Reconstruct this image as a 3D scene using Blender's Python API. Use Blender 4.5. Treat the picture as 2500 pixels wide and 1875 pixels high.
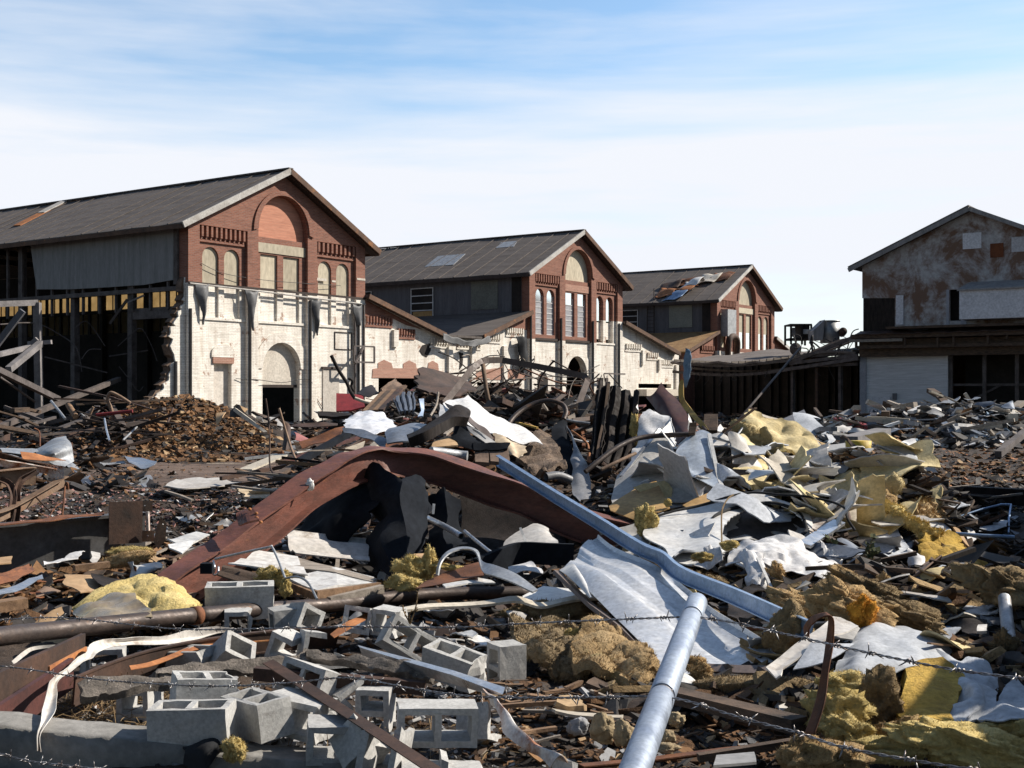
import bpy, bmesh, math, random
from mathutils import Vector, Matrix, Euler, noise
from mathutils.geometry import tessellate_polygon
for _o in list(bpy.data.objects): bpy.data.objects.remove(_o)
scn = bpy.context.scene
COL = scn.collection
rnd = random.Random(7)

# ------------------------------------------------------------------ camera, world, sun, exposure
FPX, HORIZ, EYE = 3000.0, 958.0, 1.9
cam = bpy.data.objects.new('camera', bpy.data.cameras.new('camera')); COL.objects.link(cam)
cam.location = (0, 0, EYE); cam.rotation_euler = (math.radians(90), 0, 0)
cam.data.sensor_width = 36; cam.data.lens = 36 * FPX / 2500
cam.data.shift_y = (HORIZ - 937.5) / 2500
cam.data.clip_end = 4000; cam.data.clip_start = 0.1
scn.camera = cam
SUN_AZ, SUN_EL = math.radians(74), math.radians(37)     # azimuth measured clockwise from +Y
sv = Vector((math.sin(SUN_AZ) * math.cos(SUN_EL), math.cos(SUN_AZ) * math.cos(SUN_EL), math.sin(SUN_EL)))
sun = bpy.data.objects.new('sun', bpy.data.lights.new('sun', 'SUN')); COL.objects.link(sun)
sun.data.energy = 5.0; sun.data.angle = math.radians(0.5); sun.data.color = (1.0, 0.93, 0.82)
sun.rotation_euler = sv.to_track_quat('Z', 'Y').to_euler()
scn.view_settings.view_transform = 'Standard'; scn.view_settings.look = 'None'
scn.view_settings.exposure = 0.5; scn.view_settings.gamma = 1.0

w = bpy.data.worlds.new('World'); scn.world = w; w.use_nodes = True
N = w.node_tree.nodes; L = w.node_tree.links; N.clear()
out = N.new('ShaderNodeOutputWorld'); bg = N.new('ShaderNodeBackground')
sky = N.new('ShaderNodeTexSky'); sky.sky_type = 'NISHITA'; sky.sun_disc = False
sky.sun_elevation = SUN_EL; sky.sun_rotation = SUN_AZ
sky.air_density = 1.0; sky.dust_density = 0.4; sky.ozone_density = 2.0
tc = N.new('ShaderNodeTexCoord'); sp = N.new('ShaderNodeSeparateXYZ')
L.new(tc.outputs['Generated'], sp.inputs[0])
# clouds: long flat streaks, thick near the horizon, thin high up (a function of the view direction only)
def wm(op, a, b=None, cl=False):
    n = N.new('ShaderNodeMath'); n.operation = op; n.use_clamp = cl
    for i, v in enumerate((a, b)):
        if v is None: continue
        if isinstance(v, (int, float)): n.inputs[i].default_value = v
        else: L.new(v, n.inputs[i])
    return n.outputs[0]
zc = wm('MAXIMUM', sp.outputs['Z'], 0.0)
mp = N.new('ShaderNodeMapping'); L.new(tc.outputs['Generated'], mp.inputs[0]); mp.inputs['Scale'].default_value = (2.2, 2.2, 17); mp.inputs['Rotation'].default_value = (0, 0.035, 0)
n1 = N.new('ShaderNodeTexNoise'); L.new(mp.outputs[0], n1.inputs[0]); n1.inputs['Scale'].default_value = 1.0; n1.inputs['Detail'].default_value = 7; n1.inputs['Roughness'].default_value = 0.55; n1.inputs['Distortion'].default_value = 0.5
mp2 = N.new('ShaderNodeMapping'); L.new(tc.outputs['Generated'], mp2.inputs[0]); mp2.inputs['Scale'].default_value = (5, 5, 60); mp2.inputs['Rotation'].default_value = (0, -0.05, 0)
n2 = N.new('ShaderNodeTexNoise'); L.new(mp2.outputs[0], n2.inputs[0]); n2.inputs['Scale'].default_value = 1.0; n2.inputs['Detail'].default_value = 5
rp = N.new('ShaderNodeValToRGB'); L.new(zc, rp.inputs[0])
e = rp.color_ramp.elements; e[0].position = 0.0; e[0].color = (.66,)*3 + (1,); e[1].position = 1.0; e[1].color = (.06,)*3 + (1,)
for p_, c_ in ((0.06, .70), (0.10, .86), (0.165, 1.02), (0.20, .92), (0.225, .58), (0.25, .34), (0.31, .25), (0.42, .12)):
    k = e.new(p_); k.color = (c_, c_, c_, 1)
s1 = wm('MULTIPLY', wm('SUBTRACT', n1.outputs[0], 0.5), 1.6)
s2 = wm('MULTIPLY', wm('SUBTRACT', n2.outputs[0], 0.5), 0.8)
cm = wm('ADD', wm('ADD', rp.outputs[0], s1), s2, True)
# keep the ramp values over one by adding inside the clamp
fr_ = N.new('ShaderNodeMapRange'); L.new(sp.outputs['Y'], fr_.inputs[0]); fr_.inputs[1].default_value = -.25; fr_.inputs[2].default_value = .75; fr_.interpolation_type = 'SMOOTHSTEP'  # unseen sky behind the camera cleared and dimmed to darken camera-facing sides
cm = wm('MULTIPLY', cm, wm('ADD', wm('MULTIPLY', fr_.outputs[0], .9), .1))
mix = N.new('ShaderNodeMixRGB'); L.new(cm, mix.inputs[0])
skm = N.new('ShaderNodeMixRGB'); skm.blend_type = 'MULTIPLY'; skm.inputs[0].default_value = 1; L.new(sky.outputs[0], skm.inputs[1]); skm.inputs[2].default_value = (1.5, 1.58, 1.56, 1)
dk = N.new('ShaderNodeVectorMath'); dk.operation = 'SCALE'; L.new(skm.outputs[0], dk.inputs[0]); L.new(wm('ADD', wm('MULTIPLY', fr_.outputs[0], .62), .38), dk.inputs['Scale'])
L.new(dk.outputs[0], mix.inputs[1]); mix.inputs[2].default_value = (7.5, 7.75, 8.3, 1)
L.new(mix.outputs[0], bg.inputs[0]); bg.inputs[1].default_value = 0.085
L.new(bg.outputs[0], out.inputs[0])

# ------------------------------------------------------------------ picture measurements -> places
ZOOM = {'0': (0, 0, 0.8848), '1': (0, 380, 2.37), '2': (850, 530, 2.765), '3': (1500, 480, 2.212), '4': (0, 950, 2.765), '5': (700, 850, 2.765),
        '6': (1400, 850, 2.766), '7': (1900, 950, 3.017), '8': (0, 1300, 2.765), '9': (600, 1300, 2.765), '10': (1200, 1250, 2.655),
        '11': (1800, 1350, 3.16), 'a': (850, 880, 5.53), 'b': (1200, 900, 5.53), 'c': (0, 700, 3.858), 'd': (1550, 1000, 5.53), 'e': (550, 1000, 5.53), 'p': (0, 0, 1)}
def uv(z, x, y):
    a = ZOOM[z]; return a[0] + x / a[2], a[1] + y / a[2]
def P(z, x, y, Y):
    u, v = uv(z, x, y)
    return Vector(((u - 1250) / FPX * Y, Y, EYE + (HORIZ - v) / FPX * Y))

# ------------------------------------------------------------------ materials
MATS = {}
def nodes(name):
    m = bpy.data.materials.new(name); m.use_nodes = True
    nt = m.node_tree; nt.nodes.clear()
    o = nt.nodes.new('ShaderNodeOutputMaterial'); b = nt.nodes.new('ShaderNodeBsdfPrincipled')
    nt.links.new(b.outputs[0], o.inputs[0]); MATS[name] = m
    return m, nt.nodes, nt.links, b
def coords(N, L, rand=True, stretch=None):
    t = N.new('ShaderNodeTexCoord'); src = t.outputs['Object']
    if rand:
        oi = N.new('ShaderNodeObjectInfo'); a = N.new('ShaderNodeVectorMath'); a.operation = 'MULTIPLY_ADD'
        cb = N.new('ShaderNodeCombineXYZ')
        for i in range(3): L.new(oi.outputs['Random'], cb.inputs[i])
        L.new(cb.outputs[0], a.inputs[0]); a.inputs[1].default_value = (37, 51, 23); L.new(src, a.inputs[2]); src = a.outputs[0]
    if stretch:
        m = N.new('ShaderNodeMapping'); L.new(src, m.inputs[0]); m.inputs['Scale'].default_value = stretch; src = m.outputs[0]
    return src
def ntex(N, L, src, sc, det=6, ro=.6, dist=0):
    n = N.new('ShaderNodeTexNoise'); L.new(src, n.inputs[0]); n.inputs['Scale'].default_value = sc
    n.inputs['Detail'].default_value = det; n.inputs['Roughness'].default_value = ro; n.inputs['Distortion'].default_value = dist
    return n.outputs[0]
def ramp(N, L, fac, stops):
    r = N.new('ShaderNodeValToRGB'); L.new(fac, r.inputs[0]); e = r.color_ramp.elements
    while len(e) < len(stops): e.new(0.5)
    for k, (p, c) in zip(e, stops):
        k.position = p; k.color = (c if isinstance(c, tuple) else (c, c, c)) + (1,)
    return r.outputs[0]
def mixc(N, L, fac, a, b, mode='MIX'):
    m = N.new('ShaderNodeMixRGB'); m.blend_type = mode
    for i, v in enumerate((fac, a, b)):
        if hasattr(v, 'links') or hasattr(v, 'is_linked'): L.new(v, m.inputs[i])
        elif isinstance(v, tuple): m.inputs[i].default_value = v + (1,)
        else: m.inputs[i].default_value = v
    return m.outputs[0]
def M(name, c1, c2=None, sc=2.0, rough=.8, metal=0.0, bump=.3, bsc=25, dirt=None, damt=.5, dsc=3, stretch=None, spots=None, trans=0, spec=.4, bdist=.01):
    m, N, L, b = nodes(name); src = coords(N, L, True, stretch)
    c2 = c2 or tuple(x * .6 for x in c1)
    col = ramp(N, L, ntex(N, L, src, sc, 8, .65), [(.32, c2), (.62, c1)])
    f = ntex(N, L, src, sc * 9, 4)
    col = mixc(N, L, .35, col, mixc(N, L, 1.0, col, ramp(N, L, f, [(.3, .35), (.7, 1.5)]), 'MULTIPLY'))
    if dirt:
        dm = ramp(N, L, ntex(N, L, src, dsc, 9, .7, .4), [(1 - damt - .06, 0.0), (1 - damt + .08, 1.0)])
        col = mixc(N, L, dm, col, dirt)
    if spots:
        sm = ramp(N, L, ntex(N, L, src, 60, 3, .8), [(.64, 0.0), (.70, 1.0)])
        col = mixc(N, L, sm, col, spots)
    oi = N.new('ShaderNodeObjectInfo'); col = mixc(N, L, 1.0, col, ramp(N, L, oi.outputs['Random'], [(0, .8), (1, 1.12)]), 'MULTIPLY')
    L.new(col, b.inputs['Base Color']); b.inputs['Roughness'].default_value = rough
    b.inputs['Metallic'].default_value = metal; b.inputs['Specular IOR Level'].default_value = spec
    if metal > 0 or rough < .6:
        rr = ramp(N, L, ntex(N, L, src, 9, 5), [(.3, max(.05, rough - .12)), (.7, min(1, rough + .2))]); L.new(rr, b.inputs['Roughness'])
    if bump:
        bn = N.new('ShaderNodeBump'); bn.inputs['Strength'].default_value = bump; bn.inputs['Distance'].default_value = bdist
        L.new(ntex(N, L, src, bsc, 6, .7), bn.inputs['Height']); L.new(bn.outputs[0], b.inputs['Normal'])
    return m
RUST = (.16, .055, .022)
M('plastic_dirty', (.34, .27, .17), (.20, .15, .10), 4, .3, 0, .3, 14, dirt=(.5, .42, .2), damt=.35)
M('cream_trim', (.62, .55, .44), (.46, .40, .32), 3, .6, dirt=(.3, .22, .15), damt=.28)
M('wood_pale', (.52, .46, .37), (.36, .31, .25), 4, .85, dirt=(.2, .16, .12), damt=.3)
M('red_paint_dark', (.09, .030, .024), (.045, .018, .016), 4, .7)
M('red_dusty', (.36, .14, .13), (.26, .09, .08), 4, .8)
M('galv_dark', (.12, .12, .125), (.07, .065, .06), 2.5, .6, .3, .2, 20, dirt=(.16, .08, .045), damt=.33, dsc=3)
M('galv_bright', (.80, .80, .81), (.70, .70, .71), 3, .38, .35, .08, 14, dirt=(.50, .45, .40), damt=.22, dsc=3)
M('brown_trim', (.14, .105, .09), (.10, .075, .065), 3, .6)
M('insulation_dark', (.36, .26, .14), (.17, .12, .065), 4, 1.0, 0, 1.0, 18, dirt=(.34, .25, .09), damt=.30, dsc=4, bdist=.04)
M('insulation_orange', (.66, .32, .04), (.5, .2, .03), 4, 1.0, 0, .8, 18, bdist=.03)
M('char_mottled', (.15, .135, .13), (.05, .045, .045), 3, .6, 0, .2, 14, dirt=(.4, .36, .33), damt=.28, dsc=3)
M('muddy_white', (.62, .58, .54), (.5, .46, .42), 3, .7, 0, .4, 20, dirt=(.20, .11, .06), damt=.48, dsc=7, bdist=.015)
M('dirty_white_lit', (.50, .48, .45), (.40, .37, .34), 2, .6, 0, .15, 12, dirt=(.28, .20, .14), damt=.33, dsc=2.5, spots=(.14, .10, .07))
M('galv_pale', (.46, .51, .58), (.38, .43, .5), 2.5, .5, .3, .08, 12, dirt=(.30, .28, .26), damt=.24, dsc=3, spots=(.15, .12, .1))
M('pale_rust_dark', (.17, .11, .07), (.08, .05, .035), 4, .8)
M('ochre_rag', (.50, .33, .08), (.26, .15, .04), 5, .8, dirt=(.10, .07, .04), damt=.34, dsc=6)
M('maroon', (.095, .04, .036), (.05, .025, .023), 2, .55, 0, .15, 16, dirt=(.16, .085, .06), damt=.3)
M('white_bright', (.70, .68, .65), (.60, .575, .55), 2, .4, 0, .1, 8, dirt=(.55, .46, .36), damt=.24, dsc=3, spec=.6)
M('white_rust', (.74, .74, .76), (.58, .58, .61), 2, .4, 0, .1, 12, dirt=(.55, .36, .24), damt=.34, dsc=1.6, spec=.6)
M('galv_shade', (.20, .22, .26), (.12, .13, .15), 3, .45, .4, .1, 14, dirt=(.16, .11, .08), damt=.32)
M('tube_brown', (.17, .125, .105), (.10, .075, .065), 3, .6, .1, .15, 20, dirt=(.30, .18, .09), damt=.26, dsc=2)
M('grey_rubber', (.20, .20, .21), (.15, .15, .155), 3, .45)
M('crusted', (.20, .14, .10), (.06, .045, .035), 4, .95, 0, 1.0, 24, dirt=(.34, .26, .19), damt=.36, dsc=5, bdist=.03)
M('cardboard_dark', (.22, .15, .11), (.15, .10, .075), 2, .9)
M('char_plank', (.20, .13, .09), (.07, .05, .04), 3, .85, 0, .4, 20, dirt=(.34, .25, .18), damt=.3, dsc=3)
M('soot_sheet', (.03, .022, .02), (.016, .013, .012), 2, .7)
M('char_roof', (.10, .06, .045), (.035, .025, .02), 2, .85, 0, .5, 12, dirt=(.17, .10, .07), damt=.32)
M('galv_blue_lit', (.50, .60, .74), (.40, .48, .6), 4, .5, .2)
M('stone_tan', (.42, .33, .20), (.26, .19, .11), 4, .95, 0, .8, 24, dirt=(.55, .45, .22), damt=.3, bdist=.02)
M('post_galv', (.36, .41, .49), (.28, .32, .40), 9, .5, .45, .06, 30, dirt=(.34, .36, .39), damt=.24, dsc=12)
M('track_mud', (.17, .115, .085), (.07, .046, .034), 1.6, .9, 0, .8, 9, dirt=(.05, .034, .027), damt=.36, dsc=1.2, bdist=.05, stretch=(.4, 1.5, 1))
M('soil', (.055, .036, .025), (.018, .012, .009), 1.4, .95, 0, .8, 14, dirt=(.10, .07, .05), damt=.38, dsc=2.2, spots=(.2, .17, .14), bdist=.04)
M('earth', (.16, .082, .036), (.06, .03, .014), 1.2, .95, 0, .8, 10, bdist=.05)
M('chip_brown', (.27, .14, .06), (.10, .048, .02), 3, .9)
M('chip_tan', (.46, .32, .18), (.25, .16, .085), 3, .9)
M('chip_grey', (.34, .34, .35), (.19, .19, .195), 5, .92, bsc=60)
M('chip_white', (.72, .70, .68), (.45, .43, .41), 5, .8)
M('chip_pink', (.40, .24, .21), (.28, .12, .10), 5, .9)
M('chip_dark', (.05, .042, .038), (.02, .017, .015), 5, .8)
M('concrete_block', (.50, .49, .47), (.38, .37, .355), 6, .95, 0, .6, 120, dirt=(.24, .22, .20), damt=.36, dsc=5, bdist=.004, spots=(.30, .29, .27))
M('concrete', (.30, .285, .265), (.19, .18, .165), 2.2, .95, 0, .5, 60, dirt=(.13, .12, .11), damt=.36, dsc=3, bdist=.006)
M('asphalt', (.23, .195, .165), (.06, .052, .045), 9, .9, 0, 1.0, 70, bdist=.012, spots=(.42, .36, .3))
M('red_steel', (.185, .068, .046), (.09, .036, .026), 2.6, .58, 0, .35, 28, dirt=(.26, .11, .05), damt=.33, dsc=3.5, stretch=(.8, 1, 2.6), spots=(.07, .03, .02))
M('rust_steel', (.20, .075, .03), (.075, .03, .017), 4, .8, 0, .4, 40, dirt=(.30, .12, .045), damt=.34, dsc=5)
M('dark_rust', (.085, .045, .03), (.03, .02, .016), 3, .75, 0, .4, 30, dirt=(.17, .075, .035), damt=.30, dsc=5)
M('pale_rust', (.32, .22, .15), (.19, .11, .07), 4, .8, 0, .3, 30, dirt=(.24, .10, .04), damt=.38, dsc=4)
M('rust_paint', (.80, .76, .72), (.60, .53, .48), 4, .55, 0, .3, 30, dirt=(.32, .12, .045), damt=.50, dsc=3)
M('bright_rust', (.42, .17, .06), (.22, .08, .03), 4, .8, 0, .3, 30, dirt=(.50, .24, .10), damt=.36, dsc=4)
M('white_metal', (.68, .67, .65), (.54, .52, .49), 2, .38, 0, .1, 12, dirt=(.40, .33, .26), damt=.28, dsc=4, spec=.6, spots=(.30, .24, .19))
M('dirty_white', (.60, .57, .53), (.44, .40, .36), 2, .55, 0, .2, 12, dirt=(.22, .16, .11), damt=.36, dsc=3, spots=(.15, .11, .08))
M('grey_panel', (.36, .35, .34), (.27, .26, .25), 2, .6, 0, .15, 12, dirt=(.20, .17, .14), damt=.33, dsc=4, spots=(.10, .08, .06))
M('cream_metal', (.74, .60, .42), (.60, .46, .30), 2, .5, 0, .1, 12, dirt=(.40, .25, .13), damt=.25, dsc=4)
M('galv', (.62, .63, .65), (.48, .49, .51), 5, .34, .85, .08, 18, dirt=(.40, .36, .32), damt=.22, dsc=5)
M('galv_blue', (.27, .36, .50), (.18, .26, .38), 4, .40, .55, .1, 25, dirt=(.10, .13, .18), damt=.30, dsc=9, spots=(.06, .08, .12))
M('galv_dull', (.40, .41, .42), (.26, .26, .27), 4, .5, .5, .2, 14, dirt=(.22, .17, .13), damt=.34, dsc=5)
M('wire_steel', (.42, .41, .41), (.18, .15, .14), 20, .42, .8, .2, 90, dirt=(.12, .07, .05), damt=.42, dsc=12)
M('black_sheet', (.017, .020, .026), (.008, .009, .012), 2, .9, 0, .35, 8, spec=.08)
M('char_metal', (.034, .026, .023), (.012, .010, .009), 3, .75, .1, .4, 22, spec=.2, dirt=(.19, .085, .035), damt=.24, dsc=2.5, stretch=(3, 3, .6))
M('char_wood', (.13, .085, .058), (.035, .026, .02), 4, .9, 0, .6, 30, stretch=(1, 1, 4))
M('wood_grey', (.36, .31, .26), (.17, .14, .115), 5, .9, 0, .4, 40, stretch=(1, 4, 4))
M('wood_brown', (.27, .165, .095), (.12, .07, .04), 4, .9, 0, .5, 35, stretch=(1, 4, 4))
M('cardboard', (.48, .32, .18), (.34, .21, .11), 2, .9, 0, .3, 15, dirt=(.22, .14, .08), damt=.32)
M('ply', (.52, .33, .13), (.34, .19, .07), 2.4, .75, 0, .2, 20, dirt=(.22, .13, .06), damt=.33, dsc=3)
M('insulation', (.74, .58, .25), (.58, .43, .15), 5, 1.0, 0, 1.0, 34, dirt=(.46, .36, .18), damt=.26, dsc=4, bdist=.03)
M('insulation_deep', (.60, .39, .08), (.38, .23, .05), 3, 1.0, 0, .9, 24, dirt=(.13, .09, .03), damt=.36, dsc=3, bdist=.03)
M('insulation_brown', (.56, .39, .20), (.34, .22, .10), 4, 1.0, 0, 1.0, 20, dirt=(.62, .50, .22), damt=.36, dsc=3, bdist=.04)
M('insulation_cream', (.70, .58, .33), (.52, .40, .19), 2.5, .95, 0, .6, 14, dirt=(.38, .28, .15), damt=.36, dsc=3, spots=(.25, .18, .1), bdist=.02)
M('fabric_white', (.66, .65, .65), (.50, .48, .47), 3, .6, 0, .25, 16, dirt=(.30, .21, .15), damt=.29, dsc=3.5, spec=.5, bdist=.02, spots=(.26, .2, .16))
M('fabric_grey', (.54, .56, .60), (.38, .40, .43), 3, .8, 0, .5, 60, dirt=(.32, .29, .26), damt=.26, dsc=5, bdist=.006)
M('red_paint', (.27, .03, .03), (.16, .02, .02), 3, .6)
M('yellow_paint', (.60, .42, .05), (.42, .28, .03), 3, .6, dirt=(.2, .13, .05), damt=.3)
M('blue_rag', (.16, .24, .33), (.09, .14, .2), 6, .8, dirt=(.42, .44, .46), damt=.34, dsc=8)
M('black_cloth', (.022, .024, .028), (.012, .012, .014), 4, .9)
M('pipe_steel', (.085, .062, .052), (.045, .035, .032), 3, .5, .35, .25, 26, dirt=(.20, .105, .055), damt=.34, dsc=4, stretch=(.6, 2, 2))
M('dry_leaf', (.20, .13, .06), (.10, .06, .03), 6, .9)
M('green_leaf', (.11, .12, .05), (.06, .07, .03), 6, .8)
M('straw', (.30, .21, .11), (.16, .10, .05), 4, .95)
# building materials
M('roof_felt', (.165, .142, .130), (.105, .090, .083), .8, .9, 0, .4, 12, dirt=(.16, .14, .13), damt=.30, dsc=.9, stretch=(3, .35, .35), spec=.2)
M('roof_rust', (.33, .20, .09), (.19, .10, .04), 1.2, .9, 0, .3, 8, dirt=(.42, .30, .12), damt=.36)
M('sheet_grey', (.31, .30, .30), (.20, .195, .195), .9, .75, 0, .2, 20, dirt=(.30, .29, .28), damt=.30, dsc=.6, stretch=(4, 4, .35))
M('sheet_grey_dark', (.135, .135, .15), (.09, .09, .10), .9, .75, 0, .2, 20, dirt=(.18, .17, .18), damt=.28, dsc=.6, stretch=(4, 4, .35))
M('board_beige', (.52, .46, .35), (.45, .39, .29), .7, .85, 0, .1, 20, dirt=(.40, .33, .23), damt=.25, dsc=.8, stretch=(1, 1, .4))
M('trim_white', (.55, .53, .50), (.34, .31, .28), 1.5, .8, dirt=(.15, .08, .05), damt=.30, dsc=1.5)
M('trim_dark', (.065, .045, .038), (.035, .026, .022), 1.5, .85)
M('pipe_dark', (.06, .055, .055), (.035, .032, .032), 2, .7)
M('soot', (.035, .028, .025), (.014, .012, .011), 1, .95)  # near black; the darkness of interiors and openings is put into this colour
M('beam_sooty', (.13, .11, .105), (.055, .045, .042), 2, .9, dirt=(.22, .20, .19), damt=.28, dsc=2)
M('tarp_grey', (.13, .13, .135), (.08, .08, .083), 2, .6, 0, .3, 8)
M('window_frame', (.62, .62, .62), (.45, .44, .44), 2, .7)
M('siding_patchy', (.56, .55, .56), (.44, .43, .44), .5, .85, 0, .2, 9, dirt=(.20, .12, .085), damt=.51, dsc=.5, spots=(.15, .12, .1))
M('orange_board', (.20, .06, .02), (.12, .035, .012), 2, .8)
M('vinyl_grey', (.36, .37, .42), (.30, .31, .35), 2, .8)

def brickmat(name, c1, c2, mortar, dirt, damt, streak=.25, peel=None, pamt=.3, bw=.24, bh=.0833):
    m, N, L, b = nodes(name)
    t = N.new('ShaderNodeTexCoord'); s = N.new('ShaderNodeSeparateXYZ'); L.new(t.outputs['Object'], s.inputs[0])
    ad = N.new('ShaderNodeMath'); ad.operation = 'ADD'; L.new(s.outputs[0], ad.inputs[0]); L.new(s.outputs[1], ad.inputs[1])
    cb = N.new('ShaderNodeCombineXYZ'); L.new(ad.outputs[0], cb.inputs[0]); L.new(s.outputs[2], cb.inputs[1])
    br = N.new('ShaderNodeTexBrick'); L.new(cb.outputs[0], br.inputs[0]); br.inputs['Scale'].default_value = 1
    br.inputs['Brick Width'].default_value = bw; br.inputs['Row Height'].default_value = bh; br.inputs['Mortar Size'].default_value = .010
    br.inputs['Color1'].default_value = c1 + (1,); br.inputs['Color2'].default_value = c2 + (1,); br.inputs['Mortar'].default_value = mortar + (1,)
    src = cb.outputs[0]
    mp = N.new('ShaderNodeMapping'); L.new(src, mp.inputs[0]); mp.inputs['Scale'].default_value = (2.2, .35, 1)
    row = N.new('ShaderNodeMapping'); L.new(src, row.inputs[0]); row.inputs['Scale'].default_value = (.7, 9, 1)
    col = mixc(N, L, .5, br.outputs[0], mixc(N, L, 1.0, br.outputs[0], ramp(N, L, ntex(N, L, row.outputs[0], 1, 5, .7), [(.3, .55), (.7, 1.45)]), 'MULTIPLY'))
    col = mixc(N, L, ramp(N, L, ntex(N, L, mp.outputs[0], 1.0, 8, .7), [(1 - damt - .05, 0.0), (1 - damt + .25, .8)]), col, dirt)
    if peel: col = mixc(N, L, ramp(N, L, ntex(N, L, src, 1.1, 10, .75), [(1 - pamt, 0.0), (1 - pamt + .04, 1.0)]), col, peel)
    L.new(col, b.inputs['Base Color']); b.inputs['Roughness'].default_value = .9; b.inputs['Specular IOR Level'].default_value = .2
    bn = N.new('ShaderNodeBump'); bn.inputs['Strength'].default_value = .5; bn.inputs['Distance'].default_value = .02
    L.new(br.outputs[0], bn.inputs['Height']); L.new(bn.outputs[0], b.inputs['Normal'])
brickmat('brick', (.29, .125, .085), (.21, .085, .060), (.24, .17, .14), (.13, .075, .058), .42)
brickmat('brick_new', (.52, .24, .16), (.48, .21, .14), (.46, .24, .17), (.36, .15, .10), .22)
brickmat('brick_white', (.86, .82, .76), (.80, .76, .69), (.64, .59, .52), (.42, .34, .27), .50, peel=(.40, .28, .22), pamt=.42)
brickmat('brick_pale', (.58, .58, .60), (.56, .56, .58), (.54, .54, .56), (.42, .42, .43), .3)
brickmat('brick_peeled', (.40, .21, .155), (.34, .17, .125), (.42, .30, .24), (.50, .36, .28), .40)
def simple(name, col, rough=.5, metal=0, trans=0, emit=None):
    m, N, L, b = nodes(name); b.inputs['Base Color'].default_value = col + (1,); b.inputs['Roughness'].default_value = rough
    b.inputs['Metallic'].default_value = metal; b.inputs['Transmission Weight'].default_value = trans
    return m
def glassmat():
    m, N, L, b = nodes('glass_sky')
    src = coords(N, L); col = ramp(N, L, ntex(N, L, src, 3, 3), [(.3, (.80, .82, .85)), (.7, (.95, .96, .98))])
    L.new(col, b.inputs['Base Color']); b.inputs['Roughness'].default_value = .08; b.inputs['Metallic'].default_value = 1
glassmat()
M('glass_dusty', (.36, .36, .38), (.25, .25, .27), 2, .45)
def fibre():
    m, N, L, b = nodes('yellow_fibreglass')
    N.remove(b); o = [n for n in N if n.type == 'OUTPUT_MATERIAL'][0]
    src = coords(N, L); c = ramp(N, L, ntex(N, L, src, 1.2, 5), [(.3, (.44, .35, .22)), (.7, (.58, .48, .32))])
    a = N.new('ShaderNodeBsdfTranslucent'); d = N.new('ShaderNodeBsdfDiffuse'); mx = N.new('ShaderNodeMixShader'); mx.inputs[0].default_value = .85
    L.new(c, a.inputs[0]); L.new(c, d.inputs[0]); L.new(d.outputs[0], mx.inputs[1]); L.new(a.outputs[0], mx.inputs[2]); L.new(mx.outputs[0], o.inputs[0])
fibre()

# ------------------------------------------------------------------ object helpers
def tag(o, label, cat, group=None, kind=None):
    if label: o['label'] = label
    if cat: o['category'] = cat
    if group: o['group'] = group
    if kind: o['kind'] = kind
    return o
def mesh_obj(name, verts, faces, mat, parent=None, smooth=False, center=None, mats=None, mi=None):
    me = bpy.data.meshes.new(name)
    verts = [Vector(v) for v in verts]
    if center is None: center = parent is None
    off = Vector((0, 0, 0))
    if center and verts:
        for v in verts: off += v
        off /= len(verts); off.z = min(v.z for v in verts)
    me.from_pydata([v - off for v in verts], [], faces)
    for mm in (mats or [mat]): me.materials.append(MATS[mm])
    if mi: me.polygons.foreach_set('material_index', mi)
    if smooth: me.polygons.foreach_set('use_smooth', [True] * len(me.polygons))
    me.update()
    o = bpy.data.objects.new(name, me); COL.objects.link(o)
    if parent is not None:
        o.parent = parent
        if not center and parent.type == 'MESH': o.location = -Vector(parent.location) if parent.parent is None else -Vector(parent.location)
    else: o.location = off
    return o
def thing(name, label, cat, loc=(0, 0, 0), rz=0, group=None):
    o = bpy.data.objects.new(name, None); COL.objects.link(o); o.location = loc; o.rotation_euler = (0, 0, rz)
    o.empty_display_size = .2
    return tag(o, label, cat, group)
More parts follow.
